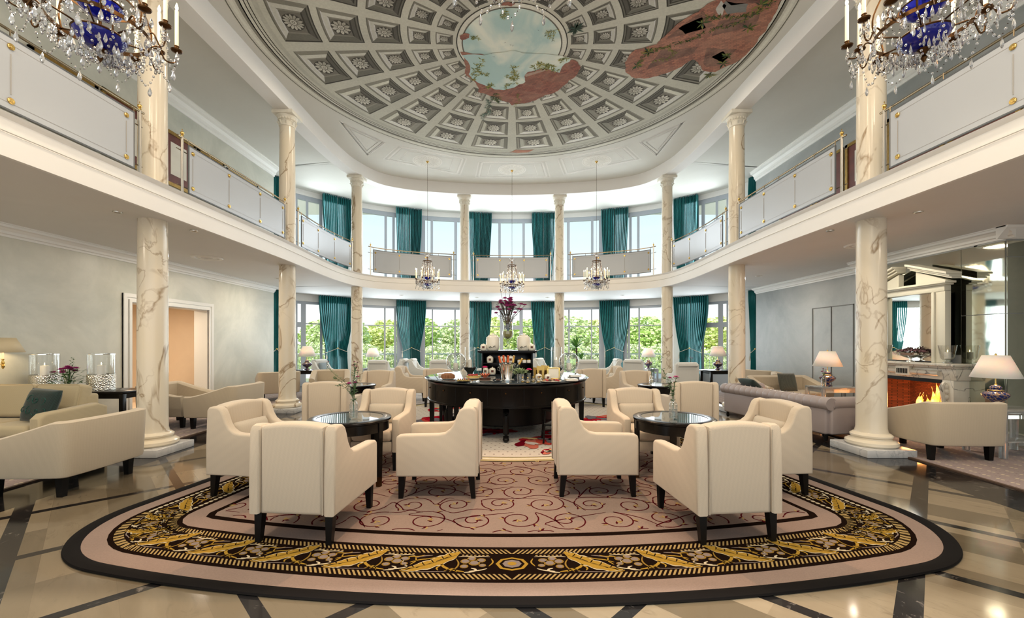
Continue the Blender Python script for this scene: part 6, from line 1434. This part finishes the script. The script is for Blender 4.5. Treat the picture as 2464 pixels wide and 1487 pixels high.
# food and small things
def plate(name, label, cat, px, d, r, G=None, mat=None):
    t = thing(name, label, cat, (at_c(px, 0, d), d, ZC), 0, G); mb = MB(); mb.lathe([(0, .002), (r * .6, .002), (r, .012), (r, .016), (r * .6, .007), (0, .007)], n=36); mb.build('plate', [mat or m_porcw], t); return t
m_cake = simple('brown_cake', (.25, .10, .035), .6, 0, .4, 30); m_choc = simple('chocolate', (.05, .02, .012), .35); m_creamf = simple('custard', (.68, .50, .18), .5, 0, .2, 20); m_berry = simple('red_berries', (.35, .02, .02), .3); m_pastry = simple('pastry', (.55, .28, .10), .6, 0, .4, 25)
t = plate('bundt_cake', 'brown ring cake on a plate at the left of the buffet', 'cake', 1078, 6.65, .13); mb = MB(); mb.lathe([(.025, .01), (.09, .008), (.108, .03), (.10, .07), (.06, .095), (.03, .07), (.025, .01)], n=72, flute=.05, nf=18); mb.build('cake', [m_cake], t)
t = plate('pastry_tray', 'small slate tray of custard tartlets left of centre', 'pastries', 1115, 6.22, .11, None, m_black)
for i in range(6): mb = MB(); x = -.075 + .03 * i; mb.lathe([(0, .01), (.018, .01), (.022, .03), (0, .032)], (x, .02 * (i % 2), 0), 12); c = mb.build('tartlet', [m_creamf], t); mb = MB(); mb.ball((x, .02 * (i % 2), .038), .011, 8, 6); mb.build('berry', [m_berry if i % 2 else m_choc], c)
t = plate('tart', 'round cheese tart with red berries left of centre', 'cake', 1140, 6.75, .14); mb = MB(); mb.lathe([(0, .01), (.11, .01), (.12, .05), (0, .05)], n=36, flute=.02, nf=24); mb.build('tart_base', [m_creamf], t)
for i in range(12): a = i * .9; mb = MB(); mb.ball((.08 * cos(a) * (i % 3 + 1) / 3, .08 * sin(a) * (i % 3 + 1) / 3, .06), .016, 8, 6); mb.build('berry', [m_berry], t)
t = plate('flower_cake', 'orange flower decoration on a dark round dish left of the bucket', 'decoration', 1167, 6.3, .12); mb = MB(); mb.lathe([(0, .01), (.085, .01), (.09, .055), (0, .055)], n=30); mb.build('dark_dish', [m_choc], t)
for i in range(12):
    a = 2 * PI * i / 12; mb = MB(); leaf(mb, (.015 * cos(a), .015 * sin(a), .055), (cos(a), sin(a), .9), .10, .022); mb.build('petal', [simple('orange_petal', (.80, .20, .10), .5) if 'orange_petal' not in bpy.data.materials else bpy.data.materials['orange_petal']], t, smooth=False, fix=False)
def gerbera(label, px, d, h):
    t = thing('gerbera', label, 'flower', (at_c(px, 0, d), d, ZC), 0, None); mb = MB(); mb.lathe([(0, .003), (.025, .003), (.022, .10), (.028, .13)], n=18); mb.build('glass', [m_vglass], t); mb = MB(); mb.tube([(0, 0, .01), (0, 0, h - .01)], .003, 5); mb.build('stem', [m_leaf], t); mb = MB(); flower(mb, (0, -.01, h), .05, 18, 5); mb.build('flower_head', [m_pinkl if False else m_hot], t, smooth=False, fix=False)
m_hot = simple('hot_pink_petals', (.80, .05, .26), .5)
gerbera('hot pink flower in a small glass behind the orange decoration', 1167, 6.45, .19); gerbera('hot pink flower in a glass right of the bucket', 1273, 6.2, .17)
t = thing('sweet_plate', 'tiny dark sweets on a saucer just left of the bucket', 'sweets', (at_c(1199, 0, 6.3), 6.3, ZC)); mb = MB(); mb.lathe([(0, .002), (.05, .004), (.06, .012)], n=24); mb.build('saucer', [m_silver], t)
for i in range(3): mb = MB(); mb.ball((-.02 + .02 * i, 0, .022), .016, 8, 6); mb.build('praline', [m_choc], t)
for px, d, c_, lb in ((1252, 6.4, .07, 'low bunch of pale green flowers right of the bucket'),):
    t = thing('posy', lb, 'flowers', (at_c(px, 0, d), d, ZC)); mb = MB(); mb.lathe([(0, .003), (.05, .003), (.055, .10)], n=20); mb.build('glass_bowl', [m_vglass], t); mb = MB(); r_ = random.Random(8)
    for i in range(160): a = r_.uniform(0, 6.28); rr = r_.uniform(0, .11); leaf(mb, (rr * cos(a), rr * sin(a) * .7, .12 + r_.uniform(0, .07) - rr * .3), (cos(a), sin(a), .5), .03, .012)
    mb.build('foliage', [simple('pale_green_petals', (.35, .45, .22), .6)], t, smooth=False, fix=False)
for i, (px, d) in enumerate(((1258, 6.12), (1270, 6.05), (1283, 6.2), (1296, 6.1), (1301, 6.35))):
    t = thing('scent_bottle', 'small clear bottle with gold stopper, ' + ['nearest the silver bucket', 'frontmost in the row', 'middle of the row', 'fourth from the bucket', 'rearmost by the white jars'][i], 'bottle', (at_c(px, 0, d), d, ZC), 0, 'small clear bottles with gold stoppers'); mb = MB(); mb.lathe([(0, .003), (.028, .003), (.034, .02), (.026, .04), (.01, .05), (.009, .062)], n=20); mb.build('glass_body', [m_vglass], t); mb = MB(); mb.lathe([(0, .005), (.028, .006), (.028, .02), (0, .02)], n=16); mb.lathe([(.012, .06), (.014, .07), (.006, .08), (0, .085)], n=14); mb.build('stopper', [m_brass], t)
for i, (px, d) in enumerate(((1296, 6.5), (1318, 6.45))): jar(['white jar with dark label left of the gold framed card', 'white jar with dark label in front of the gold framed card'][i], (at_c(px, 0, d), d, ZC), .05, .105)
for i, (px, d, h_) in enumerate(((1301, 6.8, .20), (1312, 6.85, .21), (1292, 6.95, .17))):
    t = thing('gold_gift_bag', 'gold paper bag on the right half of the buffet, ' + ['front one', 'tallest one', 'small one at the back'][i], 'bag', (at_c(px, 0, d), d, ZC), R(-10 + 12 * i), 'gold paper bags'); mb = MB(); mb.add([(-.05, -.02, 0), (.05, -.02, 0), (.05, .03, 0), (-.05, .03, 0), (-.065, -.01, h_), (.065, -.01, h_ - .01), (.065, .015, h_ - .01), (-.065, .015, h_)], [(0, 1, 5, 4), (1, 2, 6, 5), (2, 3, 7, 6), (3, 0, 4, 7), (0, 3, 2, 1)]); mb.build('paper', [m_goldp], t, smooth=False); mb = MB(); mb.box((-.02, -.022, .06), (.02, -.018, .13)); mb.build('label', [m_bronze], t, smooth=False)
t = thing('photo_frame', 'gold framed card standing on the right half of the buffet', 'frame', (at_c(1332, 0, 6.6), 6.6, ZC), R(-8)); t.rotation_euler = (R(-10), 0, R(-8))
for a, b in (((-.10, 0, 0), (.10, .015, .022)), ((-.10, 0, .17), (.10, .015, .19)), ((-.10, 0, 0), (-.078, .015, .19)), ((.078, 0, 0), (.10, .015, .19))): mb = MB(); mb.bev(a, b, .003); mb.build('frame_bar', [m_brass], t)
mb = MB(); mb.box((-.08, .006, .02), (.08, .012, .172)); mb.build('card', [m_paper], t, smooth=False)
t = plate('berry_dish', 'long white dish of red fruit slices right of centre', 'food', 1325, 6.22, .16); mb = MB(); r_ = random.Random(2)
for i in range(34): a = r_.uniform(0, 6.28); rr = r_.uniform(0, .12); mb = MB(); mb.ball((rr * cos(a), rr * sin(a) * .8, .02 + r_.uniform(0, .012)), .017, 7, 5, 0, (1.2, .8, .7)); mb.build('fruit', [(m_berry, m_pastry, m_choc)[i % 3]], t)
for i, (px, d, z) in enumerate(((1380, 6.85, 0), (1384, 6.75, .03), (1374, 6.4, 0), (1068, 7.2, 0))):
    t = thing('white_box', ['white box at the right end of the buffet, lower of two', 'white box stacked on another at the right end', 'flat white box near the front right edge', 'white box behind the ring cake'][i], 'box', (at_c(px, 0, d), d, ZC + z), R(5 * i)); mb = MB(); mb.bev((-.09, -.06, 0), (.09, .06, .03 if i < 3 else .05), .004); mb.build('carton', [m_wax], t); mb = MB(); mb.bev((-.092, -.062, .022 if i < 3 else .04), (.092, .062, .0305 if i < 3 else .052), .002); mb.build('lid', [m_porcw], t)
for i, (px, d) in enumerate(((1345, 6.9), (1352, 6.5))):
    t = thing('pastry_jar', 'little glass jar with lid by the right globe, ' + ['rear', 'front'][i], 'jar', (at_c(px, 0, d), d, ZC)); mb = MB(); mb.lathe([(0, .003), (.04, .003), (.045, .03), (.03, .08), (.02, .085)], n=20); mb.build('glass_body', [m_vglass], t); mb = MB(); mb.lathe([(.028, .085), (.02, .10), (.006, .105), (.01, .12), (0, .125)], n=16); mb.build('lid', [m_glass], t)
t = thing('bar_stool', 'black bar stool with rungs half under the right of the buffet', 'stool', (.62, 6.32, ZR + .012)); 
for sx in (-1, 1):
    for sy in (-1, 1): mb = MB(); mb.tube([(sx * .16, sy * .16, 0), (sx * .13, sy * .13, .46)], .014, 8); mb.build('leg', [m_blackw], t)
for z in (.12, .2, .28): 
    for a, b in (((-.15, -.15), (.15, -.15)), ((-.15, .15), (.15, .15)), ((-.15, -.15), (-.15, .15)), ((.15, -.15), (.15, .15))): mb = MB(); mb.tube([(*a, z), (*b, z)], .008, 6); mb.build('rung', [m_blackw], t)
mb = MB(); mb.lathe([(0, .46), (.18, .46), (.18, .49), (0, .49)], n=28); mb.build('seat', [m_blackw], t)

# ------------------------------------------------------------------ fireplace on the right
FY = 7.42; FX = XB
t = thing('fireplace', 'veined marble fireplace with burning fire on the right wall', 'fireplace', (FX, FY, 0))
def loc(mb, x0, y0, z0, x1, y1, z1, r=.008): return mb.bev((x0, y0, z0), (x1, y1, z1), r)
for sy in (-1, 1):
    mb = MB(); loc(mb, -.30, min(sy * .62, sy * .84), 0, .0, max(sy * .62, sy * .84), .12); loc(mb, -.26, min(sy * .64, sy * .82), .12, 0, max(sy * .64, sy * .82), .90)
    p_ = mb.build('jamb', [m_mant], t)
    mb = MB(); yc = sy * .70
    for z, r in ((.80, .055), (.72, .065), (.63, .06), (.54, .05), (.45, .045), (.36, .04)): mb.ball((-.27, yc, z), r, 12, 8, 0, (.7, .9, .9))
    mb.tube(smooth([(-.28, yc, .86), (-.33, yc, .80), (-.31, yc, .68), (-.28, yc, .5), (-.27, yc, .15)], 2), .03, 8); mb.build('carved_console', [m_mant], p_)
mb = MB(); loc(mb, -.25, -.84, .90, 0, .84, 1.09); mb.build('frieze', [m_mant], t)
mb = MB(); mb.tube([(-.26, -.60, 1.0), (-.26, -.14, 1.0)], .045, 12); mb.tube([(-.26, .14, 1.0), (-.26, .60, 1.0)], .045, 12); mb.build('roll_moulding', [m_mant], t)
mb = MB(); loc(mb, -.31, -.13, .93, -.24, .13, 1.09)
fz = mb.build('carved_tablet', [m_cap], t); mb = MB()
for i in range(7): mb.box((-.318, -.10 + i * .031, .965), (-.308, -.085 + i * .031, 1.05))
mb.build('flute', [m_blackw], fz, smooth=False)
mb = MB(); loc(mb, -.36, -.90, 1.12, .0, .90, 1.165, .012); loc(mb, -.31, -.87, 1.09, 0, .87, 1.12); mb.build('mantel_shelf', [m_mant], t)
M = Mat('fire_brick', rough=.85); g = M.n('NewGeometry'); bt = M.n('TexBrick'); bt.inputs['Scale'].default_value = 9; bt.inputs['Color1'].default_value = (.22, .06, .03, 1); bt.inputs['Color2'].default_value = (.12, .035, .02, 1); bt.inputs['Mortar'].default_value = (.03, .02, .015, 1)
q = M.n('SeparateXYZ'); M.l(g.outputs['Position'], q.inputs[0]); cxyz = M.n('CombineXYZ'); ad = M.n('Math'); M.l(q.outputs[0], ad.inputs[0]); M.l(q.outputs[1], ad.inputs[1]); M.l(ad.outputs[0], cxyz.inputs[0]); M.l(q.outputs[2], cxyz.inputs[1]); M.l(cxyz.outputs[0], bt.inputs['Vector']); M.base(bt.outputs['Color']); m_brick = M.m
mb = MB(); mb.box((.40, -.86, 0), (.43, .86, 1.0)); mb.add([(0, -.84, 0), (.40, -.60, 0), (.40, -.60, 1.0), (0, -.84, 1.0)], [(0, 1, 2, 3)]); mb.add([(0, .84, 0), (.40, .60, 0), (.40, .60, 1.0), (0, .84, 1.0)], [(0, 1, 2, 3)]); mb.box((-.02, -.84, .0), (.42, .84, .03)); mb.box((-.02, -.84, .96), (.42, .84, 1.0)); mb.build('firebox', [m_brick], t, smooth=False)
# widen the chamber through the wall
mb = MB(); mb.box((-.24, -.62, .84), (-.2, .62, .91)); mb.build('lintel', [m_blackw], t, smooth=False)
for i, (y, z, rz, L_) in enumerate(((-.22, .10, 20, .5), (.12, .09, -15, .5), (-.05, .19, 5, .45), (-.33, .2, 40, .35))):
    o = thing('log', ['burning log lying at the right in the fire', 'burning log lying at the left in the fire', 'log laid on top of the others in the fire', 'short log leaning at the right of the fire'][i], 'log', (FX + .12, FY + y, z + .02), R(rz), 'logs in the fireplace'); mb = MB(); mb.tube([(0, -L_ / 2, 0), (.01, 0, .012), (0, L_ / 2, 0)], .055, 9); mb.build('bark', [simple('charred_log', (.06, .02, .01), .9, 0, .5, 20) if 'charred_log' not in bpy.data.materials else bpy.data.materials['charred_log']], o)
M = Mat('flame_light'); M.nt.nodes.clear(); o_ = M.n('OutputMaterial'); e_ = M.n('Emission'); tcx = M.n('TexCoord'); f_ = M.noise(7, 3, .6, tcx.outputs['Object']); sp = M.n('SeparateXYZ'); M.l(tcx.outputs['Object'], sp.inputs[0]); M.l(M.ramp(f_ * 1.1 - .05, [(.2, (1, .12, .01)), (.5, (1, .32, .04)), (.7, (1, .62, .18))]), e_.inputs[0]); e_.inputs[1].default_value = 4.5; M.l(e_.outputs[0], o_.inputs[0]); m_fire = M.m
t = thing('fire', 'orange flames rising from the logs in the fireplace', 'fire', (FX + .10, FY - .12, .18)); r_ = random.Random(6)
for i in range(22):
    y = r_.uniform(-.42, .30); h = r_.uniform(.30, .74) * (1 - abs(y + .1) * 1.3); w_ = r_.uniform(.04, .075); x = r_.uniform(-.10, .12); s1 = r_.uniform(-.06, .06)
    mb = MB(); mb.tube(smooth([(x, y, 0), (x, y + s1, h * .3), (x, y - s1 * .6, h * .65), (x, y + s1 * .8, h)], 2), 1, 8, rs=[w_ * (sin(PI * min(1, .25 + .75 * q / 12)) ** .8 * .9 + .02) for q in range(13)][:len(smooth([(0,)] * 4, 2))] + [.002] * 8); mb.build('flame', [m_fire], t, fix=False)
mb = MB(); mb.box((-.16, -.45, -.12), (.2, .4, -.10)); mb.build('embers', [m_fire], t, smooth=False)
light('fire_light', 'POINT', (FX - .05, FY - .1, .45), 30, (1, .38, .1), shadow_soft_size=.15)
# overmantel mirror with broken pediment
t = thing('overmantel_mirror', 'cream pedimented mirror frame standing on the fireplace mantel', 'mirror', (FX - .13, FY, 1.165)); m_of2 = simple('cream_lacquer', (.72, .70, .58), .3)
for sy in (-1, 1):
    mb = MB(); y1, y2 = sy * .50, sy * .66; loc(mb, -.10, min(y1, y2), 0, 0, max(y1, y2), 1.18); mb.build('pilaster', [m_of2], t)
    mb = MB(); y1, y2 = sy * .46, sy * .51; loc(mb, -.13, min(y1, y2), 0, -.02, max(y1, y2), 1.16, .012); mb.build('inner_moulding', [m_of2], t)
    # raking cornice
    for k, (dz, dx, w_) in enumerate(((0, .16, .03), (.035, .20, .03), (.07, .25, .035))):
        P_ = [(sy * .82, 1.34 + dz), (sy * .82, 1.34 + dz + w_), (sy * .12, 1.58 + dz + w_), (sy * .12, 1.58 + dz)]; mb = MB(); mb.prism(P_, -dx, 0, 'x'); mb.build('raking_cornice', [m_of2], t, smooth=False)
    mb = MB(); mb.prism([(sy * .74, 1.31), (sy * .16, 1.55), (sy * .16, 1.31)], -.09, 0, 'x'); mb.build('tympanum', [m_of2], t, smooth=False)
mb = MB(); loc(mb, -.11, -.66, 1.16, 0, .66, 1.26); loc(mb, -.14, -.70, 1.26, 0, .70, 1.29, .004); loc(mb, -.18, -.74, 1.285, 0, .74, 1.32, .004); mb.build('entablature', [m_of2], t)
mb = MB(); mb.box((-.03, -.47, .02), (-.02, .47, 1.17)); mb.build('mirror_glass', [m_mirror2], t, smooth=False)
# mirror panels lining the chimney breast
ML = iter(('lower antique mirror panel right of the mantel, beside the large lamp', 'upper antique mirror panel right of the pediment, showing a chandelier', 'antique mirror panel behind the pedimented frame', 'lower antique mirror panel at the far side of the mantel, behind the column', 'upper antique mirror panel at the far side, behind the column'))
for y0, y1, z0, z1 in ((6.125, 6.72, .12, 1.92), (6.125, 6.72, 1.925, 2.98), (6.725, 8.12, 1.3, 2.98), (8.125, 8.71, .12, 1.92), (8.125, 8.71, 1.925, 2.98)):
    o = thing('mirror_panel', next(ML), 'mirror', (FX, y0, z0), 0, 'antique mirror panels on the chimney breast'); mb = MB(); mb.box((-.012, .003, .003), (-.001, y1 - y0 - .003, z1 - z0 - .003)); mb.build('mirror_glass', [m_mirror], o, smooth=False)
for z0, z1, lb in ((.12, 1.92, 'dark mirror panel facing the camera at the right edge, lowest of three'), (1.925, 2.74, 'dark mirror panel facing the camera at the right edge, middle of three'), (2.745, 2.98, 'dark mirror panel facing the camera at the right edge, narrow top one')):
    o = thing('mirror_panel', lb, 'mirror', (FX, 6.12, z0), 0, 'mirror panels facing the camera'); mb = MB(); mb.box((.003, -.012, .003), (.40, -.001, z1 - z0 - .003)); mb.build('mirror_glass', [m_mirror], o, smooth=False)
# on the mantel
ZM = 1.165
t = thing('flower_bowl', 'silver footed bowl of dried flowers on the mantel', 'bowl', (FX - .25, FY - .10, ZM)); mb = MB(); mb.lathe([(0, 0), (.06, 0), (.055, .015), (.02, .03), (.02, .06), (.08, .08), (.17, .12), (.19, .16), (.18, .165), (.15, .12), (.05, .09)], n=40); mb.build('silver_bowl', [m_silver], t); ml = MB(); mf = MB(); r_ = random.Random(12)
for i in range(260): a = r_.uniform(0, 6.28); rr = r_.uniform(0, .30); leaf(ml, (rr * cos(a) * .45, rr * sin(a), .16 + r_.uniform(0, .10) - rr * .22), (cos(a), sin(a), r_.uniform(-.2, .7)), .05, .012)
for i in range(60): a = r_.uniform(0, 6.28); rr = r_.uniform(0, .24); mf.ball((rr * cos(a) * .45, rr * sin(a), .24 - rr * .25), .018, 6, 4)
ml.build('dried_foliage', [simple('brown_foliage', (.10, .07, .045), .7)], t, smooth=False, fix=False); mf.build('dried_flowers', [simple('dusty_mauve', (.26, .12, .14), .8, 0, .6, 40)], t)['kind'] = 'stuff'
for y, lb in ((-.66, 'clear glass hurricane with white candle on the mantel right of the flower bowl'), (.55, 'clear glass hurricane with white candle on the mantel left of the flower bowl')):
    t = thing('glass_candle_holder', lb, 'candle holder', (FX - .19, FY + y, ZM), 0, 'glass candle holders on the mantel'); mb = MB(); mb.lathe([(0, .003), (.06, .003), (.06, .02), (.035, .03), (.035, .05), (.07, .07), (.085, .10), (.115, .29)], n=36); mb.build('glass_vase', [m_vglass], t); mb = MB(); mb.lathe([(0, .075), (.042, .075), (.042, .18), (0, .18)], n=24); c = mb.build('candle', [m_wax], t); mb = MB(); mb.lathe([(0, .182), (.005, .195), (0, .22)], n=8); mb.build('flame', [m_flame], c)

# ------------------------------------------------------------------ palm
t = thing('potted_dracaena', 'green spiky dracaena in a pot right of the buffet by the window', 'plant', (at_c(1387, 0, 14.7), 14.7, .012)); mb = MB(); mb.lathe([(0, 0), (.15, 0), (.20, .42), (.18, .42), (.17, .38), (0, .38)], n=30); mb.build('pot', [simple('dark_pot', (.05, .05, .05), .4)], t); mb = MB(); mb.tube([(0, 0, .3), (.02, 0, .8), (.0, 0, 1.3)], .03, 8); mb.tube([(0, 0, .5), (.12, 0, .75), (.16, 0, .85)], .02, 8); mb.build('trunk', [m_twig], t)
r_ = random.Random(3)
for (cx_, cz, n_, L_) in ((0, 1.32, 60, .55), (.17, .9, 28, .38), (-.05, .95, 14, .3)):
    for i in range(n_):
        a = r_.uniform(0, 6.28); el = r_.uniform(-.35, 1.35); LL = L_ * r_.uniform(.75, 1); d = Vector((cos(a) * cos(el), sin(a) * cos(el), sin(el))); s_ = Vector((-sin(a), cos(a), 0)) * .03
        p0 = Vector((cx_, 0, cz)); p1 = p0 + d * LL * .5; p2 = p0 + d * LL - Vector((0, 0, .12 * LL)); mb = MB(); mb.add([p0 - s_ * .4, p0 + s_ * .4, p1 + s_, p2, p1 - s_], [(0, 1, 2, 4), (4, 2, 3)]); mb.build('leaf', [m_leafb], t, smooth=False, fix=False)

# ------------------------------------------------------------------ outside
m_lawn = simple('lawn', (.50, .66, .20), .95, 0, .3, .4); m_terr = simple('pale_terrace', (.62, .60, .55), .8, 0, .2, 1)
mb = MB(); mb.box((-60, 17.7, -.5), (60, 120, -.35)); struct(mb.build('ground', [m_lawn], smooth=False))
mb = MB(); mb.box((-22, 17.55, -.34), (22, 21.5, -.08)); struct(mb.build('terrace', [m_terr], smooth=False))
mb = MB(); mb.box((-30, 25, -.34), (32, 34.5, -.30)); o = mb.build('pond', [simple('pond_water', (.10, .14, .08), .04)], smooth=False); tag(o, 'pond reflecting the trees beyond the terrace', 'pond')
t = thing('terrace_railing', 'thin metal railing along the terrace outside the windows', 'railing', (0, 21.2, -.08)); mb = MB(); mb.tube([(-20, 0, 1.0), (20, 0, 1.0)], .025, 6); mb.build('handrail', [m_frame], t)
for i in range(15): mb = MB(); mb.tube([(-19.6 + i * 2.8, 0, 0), (-19.6 + i * 2.8, 0, 1.0)], .02, 6); mb.build('post', [m_frame], t)
mb = MB()
for i in range(260): mb.tube([(-19.9 + i * .153, 0, .1), (-19.9 + i * .153, 0, .98)], .007, 4, cap=False)
mb.build('baluster', [m_frame], t)['kind'] = 'stuff'
m_tree = [simple('spring_leaves_%s' % n_, c, .9, 0, .25, .5) for n_, c in (('yellow', (.86, .92, .40)), ('green', (.70, .85, .36)), ('light', (.80, .90, .52)))]
def crown(mb, c, r, h, n, s, r_):
    for i in range(n):
        u = r_.uniform(-1, 1); a = r_.uniform(0, 6.28); k = r_.uniform(.55, 1.0) ** .5; q = math.sqrt(1 - u * u); p = Vector((c[0] + r * k * q * cos(a), c[1] + r * k * q * sin(a), c[2] + h * k * u))
        d = Vector((r_.uniform(-1, 1), r_.uniform(-1, 1), r_.uniform(-1, 1))).normalized(); e = d.orthogonal().normalized() * s * r_.uniform(.5, 1.1); f = d.cross(e).normalized() * s * r_.uniform(.5, 1.1); mb.add([p - e, p - f, p + e, p + f], [(0, 1, 2, 3)])
rt = random.Random(17); trees = []
for k in range(3):
    t = thing('tree', 'x', 'tree', (0, 0, 0), 0, 'trees beyond the pond'); mb = MB()
    crown(mb, (0, 0, 4.0), 2.9, 2.7, 1500, .26, rt); crown(mb, (0, 0, 1.6), 3.0, 1.8, 900, .26, rt); crown(mb, (1.2, .4, 3.2), 2.0, 1.7, 600, .24, rt); crown(mb, (-1.4, -.3, 3.4), 1.9, 1.9, 600, .24, rt); mb.build('crown', [m_tree[k]], t, smooth=False, fix=False)
    mb = MB(); mb.tube(smooth([(0, 0, -.4), (.1, 0, 1.5), (-.1, 0, 3), (.1, .1, 5)], 1), .13, 8); mb.tube([(0, 0, 1.8), (1, .2, 3.4)], .06, 6); mb.tube([(0, 0, 2), (-1.1, -.1, 3.6)], .06, 6); mb.build('trunk', [m_twig], t); t.scale = (1.15, 1, .74); trees.append(t)
used = [False] * 3; pos = [(-30 + i * 4.6 + rt.uniform(-.4, .4), 50 + (i % 2) * 7) for i in range(14)]
def side_of(x, y):
    px = CX + x / y * FOC
    names = [(780, 'through the left casement window'), (900, 'just right of the third left column'), (960, 'in the wide window left of centre'), (1110, 'in the window left of the buffet'), (1290, 'behind the purple flowers'), (1440, 'in the window with the palm'), (1610, 'left of the third right column'), (9999, 'through the tilted right window')]
    return next(n_ for m_, n_ in names if px < m_)
cnt = {}
for i, (x, y) in enumerate(pos):
    k = i % 3; sd = side_of(x, y); cnt[sd] = cnt.get(sd, 0) + 1; col_ = ('yellow green', 'mid green', 'pale green')[k]
    lb = f'{col_} tree beyond the pond, {sd}' + ('' if cnt[sd] == 1 else ', ' + ['', '', 'second one', 'third one', 'fourth one', 'fifth one', 'sixth one', 'seventh one'][min(cnt[sd], 7)])
    if not used[k]: trees[k].location = (x, y, -.35); trees[k]['label'] = lb; used[k] = True
    else: o = dup(trees[k], (x, y, -.35), rt.uniform(0, 6), lb); 
    o = trees[k]
mb = MB(); crown(mb, (0, 0, .7), 1.7, 1.0, 900, .13, rt); crown(mb, (1.2, 0, .5), 1.1, .8, 400, .13, rt)
bt_ = thing('bush', 'x', 'bush', (0, 0, 0), 0, 'pale bushes round the pond'); mb.build('foliage', [simple('pale_bush_leaves', (.74, .80, .48), .9, 0, .3, 2)], bt_, smooth=False, fix=False)
bc = {}
bp = [(-18, 38), (-14, 40), (-9.3, 36), (-6.2, 37), (-3.4, 38), (3.6, 37), (7.4, 36), (10.8, 38), (14.5, 40), (19, 37), (-22, 42), (23, 42)]
for i, (x, y) in enumerate(bp):
    sd = side_of(x, y); bc[sd] = bc.get(sd, 0) + 1; lb = f'pale round bush at the water, {sd}' + ('', ', second one', ', third one', ', fourth one')[bc[sd] - 1]
    if i == 0: bt_.location = (x, y, -.3); bt_['label'] = lb
    else: dup(bt_, (x, y, -.3), i * 1.7, lb)
